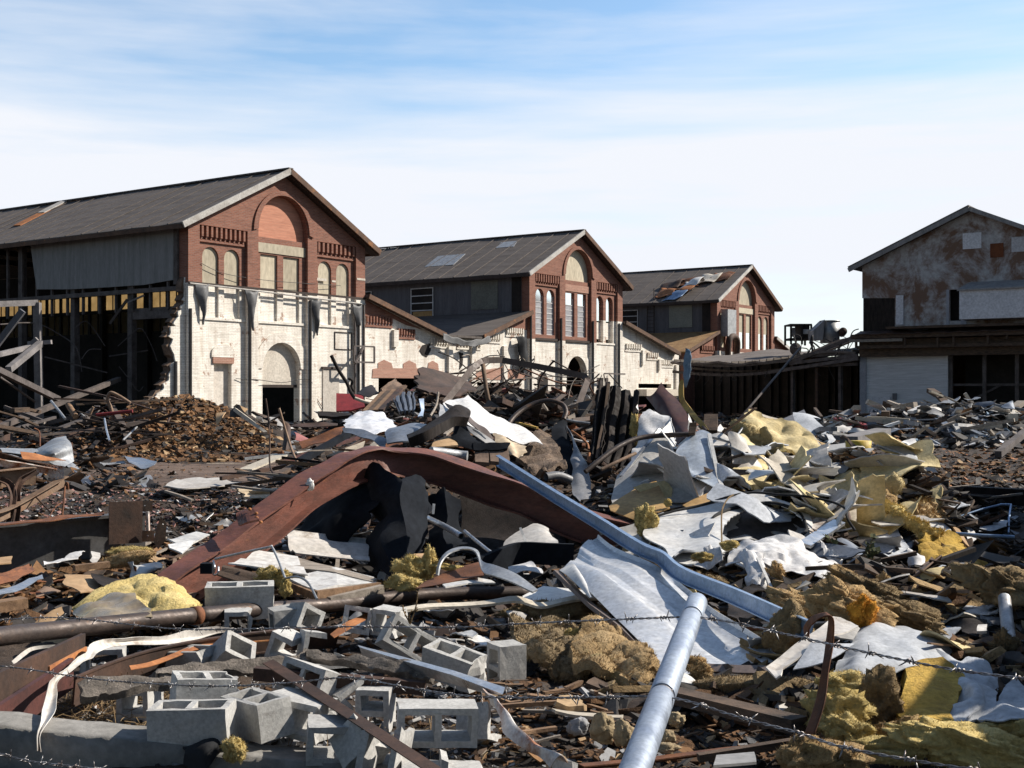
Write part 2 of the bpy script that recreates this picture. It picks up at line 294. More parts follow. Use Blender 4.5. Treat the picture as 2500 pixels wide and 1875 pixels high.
class MB:
    def __init__(s): s.v = []; s.f = []; s.m = []
    def add(s, v, f, mi=0):
        n = len(s.v); s.v += [Vector(x) for x in v]; s.f += [tuple(i + n for i in q) for q in f]; s.m += [mi] * len(f); return s
    def box(s, a, b, mi=0):
        (x0, y0, z0), (x1, y1, z1) = a, b
        return s.add([(x0, y0, z0), (x1, y0, z0), (x1, y1, z0), (x0, y1, z0), (x0, y0, z1), (x1, y0, z1), (x1, y1, z1), (x0, y1, z1)],
                     [(0, 3, 2, 1), (4, 5, 6, 7), (0, 1, 5, 4), (1, 2, 6, 5), (2, 3, 7, 6), (3, 0, 4, 7)], mi)
    def bar(s, p, q, wx, wz, up=(0, 0, 1), mi=0, jag=0):
        p, q = Vector(p), Vector(q); d = (q - p).normalized(); up = Vector(up)
        if abs(d.dot(up)) > .98: up = Vector((1, 0, 0))
        x = d.cross(up).normalized(); z = x.cross(d)
        v = []
        for c in (p, q):
            for a, b in ((-1, -1), (1, -1), (1, 1), (-1, 1)):
                v.append(c + x * a * wx / 2 + z * b * wz / 2 + d * rnd.uniform(-jag, jag))
        return s.add(v, [(0, 1, 2, 3), (7, 6, 5, 4), (0, 4, 5, 1), (1, 5, 6, 2), (2, 6, 7, 3), (3, 7, 4, 0)], mi)
    def tube(s, path, r, n=8, mi=0, caps=True, twist=0):
        path = [Vector(p) for p in path]; k = len(path); base = len(s.v)
        t0 = (path[1] - path[0]).normalized(); up = Vector((0, 0, 1)) if abs(t0.z) < .9 else Vector((1, 0, 0))
        x = t0.cross(up).normalized()
        for i, p in enumerate(path):
            t = ((path[min(i + 1, k - 1)] - path[max(i - 1, 0)])).normalized()
            x = (x - t * x.dot(t)).normalized(); y = t.cross(x)
            rr = r[i] if isinstance(r, (list, tuple)) else r
            for j in range(n):
                a = 2 * math.pi * j / n + twist
                s.v.append(p + x * math.cos(a) * rr + y * math.sin(a) * rr)
        for i in range(k - 1):
            for j in range(n):
                a, b = base + i * n + j, base + i * n + (j + 1) % n
                s.f.append((a, b, b + n, a + n)); s.m.append(mi)
        if caps:
            s.f.append(tuple(base + j for j in range(n))[::-1]); s.m.append(mi)
            s.f.append(tuple(base + (k - 1) * n + j for j in range(n))); s.m.append(mi)
        return s
    def obj(s, name, mat, parent=None, smooth=False, mats=None, center=None):
        return mesh_obj(name, s.v, s.f, mat, parent, smooth, center, mats, s.m if mats else None)
def cr(p0, p1, p2, p3, t):
    return .5 * ((2 * p1) + (p2 - p0) * t + (2 * p0 - 5 * p1 + 4 * p2 - p3) * t * t + (3 * p1 - p0 - 3 * p2 + p3) * t ** 3)
def smooth_path(pts, n=6, lin=False):
    pts = [Vector(p) for p in pts]; o = []
    for i in range(len(pts) - 1):
        a, b, c, d = pts[max(i - 1, 0)], pts[i], pts[i + 1], pts[min(i + 2, len(pts) - 1)]
        for j in range(n):
            t = j / n; o.append(b.lerp(c, t) if lin else cr(a, b, c, d, t))
    return o + [pts[-1]]
def thicken(verts, faces, th):
    verts = [Vector(q) for q in verts]
    n = len(verts); nr = [Vector((0, 0, 0)) for _ in verts]; ed = {}
    for f in faces:
        fn = Vector((0, 0, 0)); m = len(f)
        for i in range(m): fn += (verts[f[i]] - verts[f[0]]).cross(verts[f[(i + 1) % m]] - verts[f[0]]) if hasattr(verts[f[0]], 'cross') else Vector((0, 0, 0))
        for i in range(m):
            nr[f[i]] += fn; e = (f[i], f[(i + 1) % m]); ed[e] = 1
    v = list(verts) + [p - (q.normalized() * th if q.length > 1e-12 else q) for p, q in zip(verts, nr)]
    o = list(faces) + [tuple(i + n for i in f)[::-1] for f in faces]
    for (i, j) in ed:
        if (j, i) not in ed: o.append((j, i, i + n, j + n))
    return v, o
def surf_geo(rows, n=6, lin=False, amp=0, fr=3, th=.004, corr=None, hole=None, edge=0, seed=0, amp2=0, fr2=14):
    cols = len(rows[0])
    R = [smooth_path(r, n, lin) for r in rows]; W = len(R[0])
    C = [smooth_path([r[i] for r in R], n, lin) for i in range(W)]; H = len(C[0])
    so = Vector((seed * 13.7, seed * 7.1, seed * 3.3)); g = []
    for j in range(H):
        for i in range(W):
            p = C[i][j].copy()
            a, b = C[min(i + 1, W - 1)][j] - C[max(i - 1, 0)][j], C[i][min(j + 1, H - 1)] - C[i][max(j - 1, 0)]
            nn = a.cross(b)
            nn = nn.normalized() if nn.length > 1e-9 else Vector((0, 0, 1))
            if corr: 
                ph = (i / (W - 1) if corr[2] == 0 else j / (H - 1)) * corr[0]
                fr_ = ph % 1; p += nn * corr[1] * (1 if .1 < fr_ < .4 else (0 if fr_ > .5 or fr_ == 0 else .5))
            if amp: p += noise.noise_vector(p * fr + so) * amp
            if amp2: p += nn * noise.noise(p * fr2 + so) * amp2 + noise.noise_vector(p * fr2 * 2 + so) * amp2 * .3
            if edge:
                k = 0
                if i in (0, W - 1): k = (a.normalized() if i else -a.normalized()) * noise.noise(p * 11 + so) * edge; p += k
                if j in (0, H - 1): k = (b.normalized() if j else -b.normalized()) * noise.noise(p * 11 + so) * edge; p += k
            g.append(p)
    f = [(j * W + i, j * W + i + 1, (j + 1) * W + i + 1, (j + 1) * W + i) for j in range(H - 1) for i in range(W - 1)
         if not (hole and hole((i + .5) / (W - 1), (j + .5) / (H - 1)))]
    return thicken(g, f, th) if th else (g, f)
def fuzz(v, f, n, l, seed=0):
    r = random.Random(seed); v = list(v); f = list(f); m = len(f)
    for _ in range(n):
        q = f[r.randrange(m)]; a = v[q[0]]; b = v[q[1]]; c = v[q[2]]; nn = (b - a).cross(c - a)
        if nn.length < 1e-12: continue
        nn.normalize(); p = a.lerp(b, r.random()).lerp(c, r.random() * .6)
        d = nn + Vector((r.uniform(-1, 1), r.uniform(-1, 1), r.uniform(-1, 1))) * .9; t = (b - a).normalized() * l * r.uniform(.10, .4); k = len(v); L_ = l * r.uniform(.4, 1.5)
        v += [p - nn * l * .1, p + t, p + d * L_ * .6 + t * .7, p + d * L_]; f.append((k, k + 1, k + 2, k + 3))
    return v, f
def ztr(z, rows):
    return [[P(z, *q) for q in r] for r in rows]
def S(name, label, cat, mat, z, rows, group=None, parent=None, smooth=True, **k):
    """a sheet laid through a grid of measured points (zoom x, zoom y, distance)"""
    R_ = ztr(z, rows); v, f = surf_geo(R_, **k)
    if mat in ('insulation', 'insulation_brown', 'insulation_dark') and name != 'insulation_bag': v, f = fuzz(v, f, 9000, .0016 * R_[0][0].y, len(label))
    o = mesh_obj(name, v, f, mat, parent, smooth)
    if smooth:
        o.data.polygons.foreach_set('use_smooth', [True] * len(o.data.polygons))
        try: o.data.set_sharp_from_angle(angle=math.radians(38))
        except Exception: pass
    if parent is None: tag(o, label, cat, group)
    elif label: o['label'] = label
    return o
def TUBE(name, label, cat, mat, z, pts, r, group=None, parent=None, n=8, k=6, lin=False, open_end=False):
    pp = smooth_path([P(z, *q) for q in pts], k, lin)
    r *= .58; b = MB().tube(pp, r, n, caps=not open_end)
    if open_end:
        b.tube(pp, r * .82, n, caps=False)
    o = b.obj(name, mat, parent, True)
    if hasattr(o.data, 'set_sharp_from_angle'): o.data.set_sharp_from_angle(angle=math.radians(50))
    if parent is None: tag(o, label, cat, group)
    return o
def sweep(path, prof, up=(0, 0, 1), ups=None, close=True):
    """profile (list of x,z) swept along the path"""
    path = [Vector(p) for p in path]; k = len(path); n = len(prof); v = []; f = []
    for i, p in enumerate(path):
        t = (path[min(i + 1, k - 1)] - path[max(i - 1, 0)]).normalized()
        u = Vector(ups[i]) if ups else Vector(up)
        x = t.cross(u).normalized(); zz = x.cross(t)
        for a, b in prof: v.append(p + x * a + zz * b)
    for i in range(k - 1):
        for j in range(n if close else n - 1):
            a, b = i * n + j, i * n + (j + 1) % n
            f.append((a, a + n, b + n, b))
    tri = tessellate_polygon([[Vector((a, b, 0)) for a, b in prof]])
    f += [tuple(t) for t in tri] + [tuple(q + (k - 1) * n for q in t)[::-1] for t in tri]
    return v, f
def BAR(name, label, cat, mat, z, p, q, wx, wz, group=None, parent=None, up=(0, 0, 1), jag=0, kink=0):
    a, b = P(z, *p), P(z, *q); mb = MB(); wx *= .6; wz *= .6
    if kink:
        m = a.lerp(b, rnd.uniform(.35, .65)) + Vector((rnd.uniform(-1, 1), rnd.uniform(-1, 1), rnd.uniform(-1, 1))) * kink
        mb.bar(a, m, wx, wz, up); mb.bar(m, b, wx * .98, wz * .98, up)
    else: mb.bar(a, b, wx, wz, up, jag=jag)
    o = mb.obj(name, mat, parent)
    if parent is None: tag(o, label, cat, group)
    return o
def blob_geo(c, r, amp=.2, fr=3, sub=4, rot=(0, 0, 0), seed=0, amp2=.05, fr2=12, flat=None):
    bm = bmesh.new(); bmesh.ops.create_icosphere(bm, subdivisions=sub, radius=1)
    R = Euler(rot).to_matrix(); so = Vector((seed * 5.3, seed * 2.1, seed)); c = Vector(c)
    for v in bm.verts:
        d = v.co.copy(); wv = d + noise.noise_vector(d * 1.3 + so) * .5; s = 1 + amp * 1.25 * noise.fractal(wv * fr * .5 + so, .8, 2, 4)
        s += amp * .35 * (.5 - abs(noise.noise(wv * 2.6 + so))) + amp2 * .7 * noise.noise(d * fr2 + so) + amp2 * .5 * noise.noise(d * 26 + so)
        q = Vector((d.x * r[0], d.y * r[1], d.z * r[2])) * s
        if flat is not None and q.z < -flat: q.z = -flat
        v.co = c + R @ q
    bm.verts.index_update()
    v = [x.co.copy() for x in bm.verts]; f = [tuple(q.index for q in x.verts) for x in bm.faces]; bm.free(); return v, f
def BLOB(name, label, cat, mat, z, c, r, group=None, parent=None, **k):
    v, f = blob_geo(P(z, *c), r, **k)
    if mat.startswith('insulation'): v, f = fuzz(v, f, 3600, min(.0016 * c[2], min(r) * .22), len(label))
    o = mesh_obj(name, v, f, mat, parent, True)
    if parent is None: tag(o, label, cat, group)
    return o
def polyplate(outer, holes, fn, y0, y1):
    """flat plate with holes; fn maps (a, b, depth) to a point"""
    loops = [outer] + list(holes)
    tri = tessellate_polygon([[Vector((a, b, 0)) for a, b in l] for l in loops])
    flat = [q for l in loops for q in l]; n = len(flat)
    v = [fn(a, b, y0) for a, b in flat] + [fn(a, b, y1) for a, b in flat]
    f = [tuple(t) for t in tri] + [tuple(i + n for i in t)[::-1] for t in tri]; k = 0
    for l in loops:
        m = len(l)
        for i in range(m):
            a, b = k + i, k + (i + 1) % m; f.append((a, b, b + n, a + n))
        k += m
    bm = bmesh.new(); vs = [bm.verts.new(q) for q in v]
    for q in f:
        try: bm.faces.new([vs[i] for i in q])
        except ValueError: pass
    bmesh.ops.recalc_face_normals(bm, faces=bm.faces); bm.verts.index_update()
    v = [x.co.copy() for x in bm.verts]; f = [tuple(q.index for q in x.verts) for x in bm.faces]; bm.free()
    return v, f
# ------------------------------------------------------------------ terrain
def g2(x, y, cx, cy, sx, sy): return math.exp(-((x - cx) / sx) ** 2 - ((y - cy) / sy) ** 2)
def fbm(x, y, s): return noise.fractal(Vector((x * s, y * s, 3.1)), 1, 2, 4)
def ground_z(x, y):
    z = .05
    z += .85 * g2(x, y, 2.4, 14.8, 2.3, 2.6)
    z += .75 * g2(x, y, 4.4, 16.3, 1.8, 2.6)
    z += .35 * g2(x, y, 3.6, 9.5, 2.2, 2.0)
    z += 1.35 * g2(x, y, .3, 21.5, 3.0, 2.6)
    z += .55 * g2(x, y, -2.2, 18.5, 2.0, 2.5)
    z += 1.5 * g2(x, y, -10.6, 40.0, 3.0, 3.6) 
    z += .5 * g2(x, y, -15.5, 41.0, 4.0, 4.5)
    z += .95 * g2(x, y, 16.6, 50.0, 4.2, 4.2)
    z += .6 * g2(x, y, 20.5, 49.0, 4.0, 4.0)
    z += 1.9 * g2(x, y, -2.6, 47.0, 4.2, 6.0)
    z += 1.1 * g2(x, y, 2.5, 44.0, 3.5, 5.0)
    z += .3 * g2(x, y, -1, 12.5, 3.5, 1.5) * 0
    rough = max(.25, min(1, 1.1 - abs(y - 28) * 0)) 
    road = g2(x, y, -8, 30, 7, 3.2)
    z += (fbm(x, y, .9) * .10 + fbm(x, y, 3.1) * .045) * (1 - .75 * road) * min(1, y / 8)
    if y < 5.6: z -= .5
    return z
# ------------------------------------------------------------------ the halls
HA = math.atan2(.8218, .5697)
A0 = Vector((-.2657 * 60, 60, 0)); D = Vector((.5697, .8218, 0)); E = Vector((-.8218, .5697, 0))
def wz(z, x, y, s=0.0):
    """(along the front, height) of a picture point lying on the halls' front plane, s metres behind it"""
    u, v = uv(z, x, y); k = (u - 1250) / FPX; O = A0 + E * s
    w_ = (k * O.y - O.x) / (D.x - k * D.y); Y = O.y + D.y * w_
    return (w_, EYE + (HORIZ - v) / FPX * Y)
def arch_pts(x0, x1, z0, zs, rise, n=10):
    c = (x0 + x1) / 2; r = (x1 - x0) / 2
    return [(x0, z0), (x1, z0)] + [(c + r * math.cos(math.pi * i / n), zs + rise * math.sin(math.pi * i / n)) for i in range(n + 1)]
def plate(name, outer, holes, mat, parent, s0, s1, smooth=False):
    v, f = polyplate(outer, holes, lambda a, b, y: Vector((a, y, b)), s0, s1)
    return mesh_obj(name, v, f, mat, parent, smooth, center=False)
def boxl(name, a, b, mat, parent): return MB().box(a, b).obj(name, mat, parent, center=False)
EAVE, APEX, HW, BAND = 10.3, 13.55, 12.9, 7.26
def comb(parent, w0, w1, z0, n, hgt=.52, mat='brick', s=-.2):
    mb = MB(); st = (w1 - w0) / n
    for i in range(n):
        x = w0 + st * (i + .35)
        mb.box((x, s, z0), (x + st * .42, -.002, z0 + hgt)); mb.box((x + st * .05, s * .55, z0 - .14), (x + st * .37, -.002, z0))
    mb.box((w0, s * .45, z0 - .26), (w1, -.002, z0 - .141))
    mb.obj('corbel_table', mat, parent, center=False)
def hall(label, w0, length, kind, depth_side):
    t = thing('brick_hall', label, 'building', A0 + D * w0, HA)
    W = HW
    side = [(1.05, 2.11), (2.47, 3.51)]; side2 = [(9.25, 10.30), (10.70, 11.75)]
    cen = [(4.95, 6.17), (6.60, 7.80)]
    top_holes = []; lowfix = []
    zb = BAND
    low = {'A': 5.65, 'B': 5.65, 'C': 5.65}[kind]
    # upper brick wall with its window openings (only their part above the paint line), lower painted wall with the rest
    if kind == 'A': zb_poly = [(0, BAND), (W, BAND)]
    for a, b in side + side2: top_holes.append(arch_pts(a, b, low + .002, 8.64, .52))
    for a, b in cen: top_holes.append([(a, low + .002), (b, low + .002), (b, 9.13), (a, 9.13)])
    lun = arch_pts(4.63, 8.25, 10.02, 10.45, 1.85, 18)
    door = arch_pts(5.1, 7.84, 0.0, 3.15, 1.37, 14)
    door[0] = (5.1, .001); door[1] = (7.84, .001)
    gable = [(0, 0), (5.1, 0)] + [(5.1, 3.15)] + [(6.47 + 1.37 * math.cos(math.pi - math.pi * i / 14), 3.15 + 1.37 * math.sin(math.pi * i / 14)) for i in range(1, 14)] + [(7.84, 3.15), (7.84, 0), (W, 0), (W, EAVE), (W / 2, APEX), (0, EAVE)]
    # split at the paint line
    zs = BAND
    lower = [(0, 0), (5.1, 0), (5.1, 3.15)] + [(6.47 + 1.37 * math.cos(math.pi - math.pi * i / 14), 3.15 + 1.37 * math.sin(math.pi * i / 14)) for i in range(1, 14)] + [(7.84, 3.15), (7.84, 0), (W, 0)]
    spans = sorted(side + side2 + cen)
    rl = {'A': zs, 'B': 5.6, 'C': 5.6}[kind]; rr = {'A': zs, 'B': 7.35, 'C': 5.6}[kind]
    def split_z(x): return rl if x < 8.9 else rr
    # notch the two walls around each opening at the split height
    up = []; dn = []
    xs = []
    for a, b in spans:
        zt = split_z(a)
        if zt > low: xs.append((a, b, zt))
    # right to left along the split for the lower wall, left to right for the upper wall
    line = [(0, rl)]
    for a, b, zt in [q for q in xs if q[0] < 8.9]: line += [('o', a, b, zt)]
    if rl != rr: line += [(8.9, rl), (8.9, rr)]
    for a, b, zt in [q for q in xs if q[0] >= 8.9]: line += [('o', a, b, zt)]
    line.append((W, rr))
    lo = []; hi = []
    for q in line:
        if q[0] == 'o':
            _, a, b, zt = q; lo += [(a, zt), (a, low), (b, low), (b, zt)]
            c = (a + b) / 2; r = (b - a) / 2
            if (a, b) in cen: hi += [(a, zt), (a, 9.13), (b, 9.13), (b, zt)]
            else: hi += [(a, zt)] + [(c - r * math.cos(math.pi * i / 10), 8.64 + .52 * math.sin(math.pi * i / 10)) for i in range(11)] + [(b, zt)]
        else: lo.append(q); hi.append(q)
    lower_poly = lower + lo[::-1]
    holes = [lun]
    for a, b in spans:
        if split_z(a) <= low:
            holes.append([(a, low + .3), (b, low + .3), (b, 9.13), (a, 9.13)] if (a, b) in cen else arch_pts(a, b, low + .3, 8.64, .52))
    upper_poly = hi + [(W, EAVE), (W / 2, APEX), (0, EAVE)]
    plate('brick_wall', upper_poly, holes, 'brick', t, 0, .45)
    # small doors of the painted wall
    dn_holes = [[(1.8, .002), (2.97, .002), (2.97, 3.35), (1.8, 3.35)]] if kind == 'A' else []
    plate('painted_wall', lower_poly, dn_holes, 'brick_white', t, 0.002, .45)
    # proud brickwork: pilasters, gable head
    for a, b in ((0, .72), (3.88, 4.63), (8.25, 8.98), (12.14, 12.9)):
        zt = split_z(a + .01)
        boxl('painted_pilaster', (a, -.20, .0), (b, .0, zt), 'brick_white', t); boxl('pilaster', (a, -.20, zt), (b, .0, 10.168), 'brick', t)
    for a, b in ((.3, 3.80), (8.95, 12.1)):
        comb(t, a if a > .5 else .74, b, 9.62, 10 if a < 5 else 9)
    # head plate above the combs with the arch cut in it
    hp = [(0, 10.17), (3.9, 10.17), (4.63, 10.17)] + [(6.44 - 1.81 * math.cos(math.pi * i / 18), 10.45 + 1.85 * math.sin(math.pi * i / 18)) for i in range(19)] + [(8.25, 10.17), (W, 10.17), (W, EAVE), (W / 2, APEX), (0, EAVE)]
    plate('gable_head', hp, [], 'brick', t, -.2, -.001)
    # ring of the great arch
    n = 24; ring = [(6.44 - 2.2 * math.cos(math.pi * i / n), 10.30 + 2.25 * math.sin(math.pi * i / n)) for i in range(n + 1)] + [(6.44 + 1.87 * math.cos(math.pi * i / n), 10.40 + 1.92 * math.sin(math.pi * i / n)) for i in range(n + 1)]
    plate('arch_ring', ring, [], 'brick', t, -.29, -.2)
    # lunette filling
    plate('lunette', arch_pts(4.6, 8.28, 9.99, 10.43, 1.88, 18), [], {'A': 'brick_new', 'B': 'board_beige', 'C': 'board_beige'}[kind], t, .16, .22)
    boxl('lintel', (4.66, -.05, 9.22), (8.22, .001, 9.72), 'board_beige' if kind != 'B' else 'brick_peeled', t)
    # windows
    for a, b in spans:
        isc = (a, b) in cen; z0 = low if split_z(a) > low else low + .3
        shape = [(a, z0), (b, z0), (b, 9.13), (a, 9.13)] if isc else arch_pts(a, b, z0, 8.64, .52)
        if kind == 'A':
            zt = BAND
            sh_up = [(a - .02, zt), (b + .02, zt), (b + .02, 9.16), (a - .02, 9.16)] if isc else arch_pts(a - .02, b + .02, zt, 8.64, .54)
            wv = plate('window_board', sh_up, [], 'board_beige', t, .10, .14)
            plate('painted_infill', [(a - .02, low - .02), (b + .02, low - .02), (b + .02, zt - .002), (a - .02, zt - .002)], [], 'brick_white', t, .12, .16)
        elif kind == 'B' and a > 8.9:
            # sky seen through bare frames above, painted recess below
            plate('window_pane', [(a + .02, 7.3), (b - .02, 7.3)] + arch_pts(a + .02, b - .02, 7.3, 8.64, .5)[2:], [], 'glass_sky', t, .20, .21)
            boxl('painted_recess', (a - .02, .25, low + .28), (b + .02, .29, 7.2), 'brick_white', t)
        elif kind == 'B':
            fr_ = MB(); wv = .06
            fr_.box((a, .12, z0), (a + wv, .18, 8.7)); fr_.box((b - wv, .12, z0), (b, .18, 8.7)); k = 6
            for i in range(k + 1):
                zz = z0 + (8.2 - z0) * i / k; fr_.box((a + wv, .12, zz), (b - wv, .18, zz + .06))
            fo = fr_.obj('window_frame', 'window_frame', t, center=False)
            top = 9.13 if isc else 8.64
            plate('upper_pane', ([(a, 8.2), (b, 8.2), (b, 9.13), (a, 9.13)] if isc else arch_pts(a, b, 8.2, 8.64, .52)), [], 'glass_sky', t, .145, .15)
            plate('lower_pane', [(a, z0), (b, z0), (b, 8.2), (a, 8.2)], [], 'glass_dusty', t, .145, .15)
        else:
            plate('window_board', shape, [], 'board_beige', t, .12, .16)
            if a > 4.9:
                boxl('window_pane', (a, .10, z0), (b, .118, z0 + 1.5), 'glass_sky', t)
    for a, b in ((.72, 3.88), (4.63, 8.25), (8.98, 12.14)):
        if split_z(a) > low: boxl('sill_band', (a, -.07, low - .14), (b, .0, low - .02), 'brick_white', t)
        elif kind == 'B': boxl('sill_band', (a, -.12, low - .10), (b, .0, low + .05), 'trim_dark', t)
    # painted big arch and door
    n = 14; ring = [(6.47 - 1.95 * math.cos(math.pi * i / n), 3.15 + 1.95 * math.sin(math.pi * i / n)) for i in range(n + 1)] + [(6.47 + 1.40 * math.cos(math.pi * i / n), 3.15 + 1.40 * math.sin(math.pi * i / n)) for i in range(n + 1)]
    plate('door_arch_ring', ring, [], 'brick_white', t, -.06, .0)
    if kind == 'A':
        plate('door_tympanum', arch_pts(5.05, 7.9, 2.31, 3.15, 1.42, 14), [], 'board_beige', t, .30, .34).active_material = MATS['trim_paint']
        boxl('door_head', (5.05, .22, 2.16), (7.9, .30, 2.31), 'trim_dark', t)
        boxl('small_door', (1.75, .26, 0), (3.02, .32, 3.4), 'dirty_white_wall', t)
        boxl('door_lintel', (1.7, -.08, 3.36), (3.07, .0, 3.66), 'brick_peeled', t)
        plate('blind_arch', [(1.62, 3.67), (3.12, 3.67)] + [(2.37 + .75 * math.cos(math.pi * i / 8), 3.9 + .42 * math.sin(math.pi * i / 8)) for i in range(9)], [], 'brick_white', t, -.07, .0)
        boxl('blocked_door', (9.6, -.05, 0), (10.9, .0, 3.2), 'dirty_white_wall', t)
        boxl('blocked_door_lintel', (9.5, -.12, 3.2), (11.0, .0, 3.32), 'trim_dark', t)
        plate('bracket_panel', [(10.55, 4.3), (12.0, 4.3), (12.0, 5.3), (10.55, 5.3)], [[(10.6, 4.35), (11.95, 4.35), (11.95, 5.25), (10.6, 5.25)]], 'trim_dark', t, -.04, .0)
    # side and back walls, interior dark
    eh = EAVE - .05
    if kind == 'A':
        # left clerestory: hanging sheet metal, ragged below; everything under it is gone
        sh = [(.6, 7.45), (3, 7.3), (6, 7.32), (9, 7.36), (12.0, 7.5), (12.6, 10.1), (.6, 10.1)]
        v, f = polyplate(sh, [], lambda a, b, y: Vector((y, a, b)), -.06, -.02); o = mesh_obj('side_cladding', v, f, 'sheet_grey', t, center=False)
        boxl('corner_post', (-.12, .46, 7.2), (.22, .75, 10.1), 'beam_sooty', t)
        mb = MB()
        for s in (4.2, 8.9, 13.6, 18.3, 23): mb.box((.1, s, 0), (.42, s + .34, 10.1))
        mb.obj('column_row', 'beam_sooty', t, center=False)
        mb = MB(); mb.box((-.1, .5, 6.9), (.05, 30, 7.12)); mb.box((.12, .5, 5.6), (.4, 4.2, 6.15)); mb.box((-.08, .5, 10.12), (.3, 30, 10.25))
        for s in [1.3 + 1.35 * i for i in range(20)]: mb.box((.02, s, 6.0), (.14, s + .12, 10.1))
        mb.obj('side_beams', 'beam_sooty', t, center=False)
        # far side: glazed strip of yellow panels over a dark wall
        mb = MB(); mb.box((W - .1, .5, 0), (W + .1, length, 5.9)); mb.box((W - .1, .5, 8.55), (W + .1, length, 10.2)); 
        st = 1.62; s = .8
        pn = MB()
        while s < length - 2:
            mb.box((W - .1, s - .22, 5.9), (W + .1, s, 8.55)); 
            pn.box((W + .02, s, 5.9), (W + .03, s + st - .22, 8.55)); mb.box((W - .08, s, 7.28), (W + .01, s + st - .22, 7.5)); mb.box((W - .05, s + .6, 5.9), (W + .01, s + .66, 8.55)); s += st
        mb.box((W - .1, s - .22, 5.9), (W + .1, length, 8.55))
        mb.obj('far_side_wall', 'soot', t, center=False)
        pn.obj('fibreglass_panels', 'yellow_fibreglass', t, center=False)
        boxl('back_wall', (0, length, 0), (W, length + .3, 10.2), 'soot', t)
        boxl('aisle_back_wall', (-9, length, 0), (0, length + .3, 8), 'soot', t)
        mb = MB()
        for s in (4.2, 8.9, 13.6, 18.3, 23): mb.bar((.3, s + .1, 10.1), (W - .2, s + .1, 10.1), .2, .3); mb.bar((.3, s + .1, 10.1), (W / 2, s + .1, 13.1), .2, .25); mb.bar((W - .3, s + .1, 10.1), (W / 2, s + .1, 13.1), .2, .25); mb.box((W - .5, s, 0), (W - .2, s + .3, 10.1))
        mb.obj('roof_trusses', 'soot', t, center=False)
    else:
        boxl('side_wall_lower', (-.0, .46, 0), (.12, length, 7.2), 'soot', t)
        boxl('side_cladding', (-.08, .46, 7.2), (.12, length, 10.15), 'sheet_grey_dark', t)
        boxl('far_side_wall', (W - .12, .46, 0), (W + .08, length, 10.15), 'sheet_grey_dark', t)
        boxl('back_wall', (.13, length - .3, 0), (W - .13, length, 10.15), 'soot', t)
        boxl('corner_post', (-.14, .452, 7.2), (-.081, 1.2, 10.1), 'soot', t)
        wins = {'B': [(8.1, 1), (2.4, 0), (14.0, 1)], 'C': [(7.7, 1), (2.2, 0)]}[kind]
        for s, glazed in wins:
            if not glazed: boxl('window_board', (-.13, s, 7.75), (-.081, s + 2.3, 9.75), 'board_dull', t)
            else:
                pr = boxl('side_window', (-.11, s, 7.35), (-.081, s + 2.1, 9.5), 'soot', t)
                fr_ = MB()
                for yy in (s, s + 2.04): fr_.box((-.16, yy, 7.3), (-.111, yy + .07, 9.52))
                for i in range(5):
                    zz = 7.3 + 2.15 * i / 4; fr_.box((-.16, s + .07, zz), (-.111, s + 2.04, zz + .07))
                fr_.obj('window_frame', 'window_frame', pr, center=False)
                boxl('broken_pane', (-.15, s + .1, 7.38), (-.12, s + 1.9, 7.8), 'ply', pr)
    # roof
    ov, oe, th = .65, .75, .16
    def slope(sgn, y0, y1, name='roof_slope'):
        sl = (APEX - EAVE) / (W / 2); zt = APEX + .14; x0 = W / 2; x1 = (-oe if sgn < 0 else W + oe); z1 = zt - abs(x1 - x0) * sl
        m = 24; v = []; f = []
        for j in range(m + 1):
            yy = y0 + (y1 - y0) * j / m
            for x, z in ((x0, zt), (x1, z1)):
                dz = noise.noise(Vector((x, yy * .4, 1))) * .07
                v += [(x, yy, z + dz), (x, yy, z + dz - th)]
        for j in range(m):
            a = j * 4; b = a + 4
            f += [(a, b, b + 2, a + 2), (a + 1, a + 3, b + 3, b + 1), (a + 2, b + 2, b + 3, a + 3), (a, a + 1, b + 1, b)]
        f += [(0, 2, 3, 1), (m * 4, m * 4 + 1, m * 4 + 3, m * 4 + 2)]
        return mesh_obj(name, v, f, 'roof_felt', t, center=False)
    slope(-1, -ov, length); r2 = slope(1, -ov, length)
    sl = (APEX - EAVE) / (W / 2); zt = APEX + .14
    # felt laps: low ribs running up the slope
    mb = MB(); yy = .4
    while yy < length:
        for x1 in (-oe, W + oe):
            z1 = zt - abs(x1 - W / 2) * sl; mb.bar((W / 2, yy, zt + .02), (x1, yy, z1 + .02), .07, .04)
        yy += 1.35
    mb.obj('roof_laps', 'roof_felt', t, center=False)
    for x1, mm in ((-oe, 'trim_white'), (W + oe, 'trim_rusty')):
        z1 = zt - abs(x1 - W / 2) * sl
        MB().bar((W / 2, -ov - .06, zt - .10), (x1, -ov - .06, z1 - .10), .10, .30).obj('rake_board', mm, t, center=False)
        MB().bar((W / 2, -ov + .3, zt - .26), (x1, -ov + .3, z1 - .26), .55, .08).obj('soffit_board', 'trim_dark', t, center=False)
        MB().bar((x1, -ov, z1 - .16), (x1, length, z1 - .16), .10, .22).obj('eaves_board', 'trim_dark' if kind != 'A' else 'trim_rusty', t, center=False)
    MB().bar((W / 2, -ov - .08, zt + .03), (W / 2, length, zt + .03), .35, .08).obj('ridge_cap', 'roof_felt', t, center=False)
    return t
M('trim_paint', (.66, .60, .52), (.55, .49, .42), 1, .85)
M('beam_pale', (.27, .25, .25), (.14, .13, .13), 1.5, .9, dirt=(.10, .08, .075), damt=.30, dsc=1.5)
M('wood_dark', (.12, .095, .085), (.06, .05, .045), 1.5, .9)
M('vinyl_light', (.66, .66, .70), (.56, .56, .60), 1, .8, dirt=(.28, .26, .27), damt=.25, dsc=1)
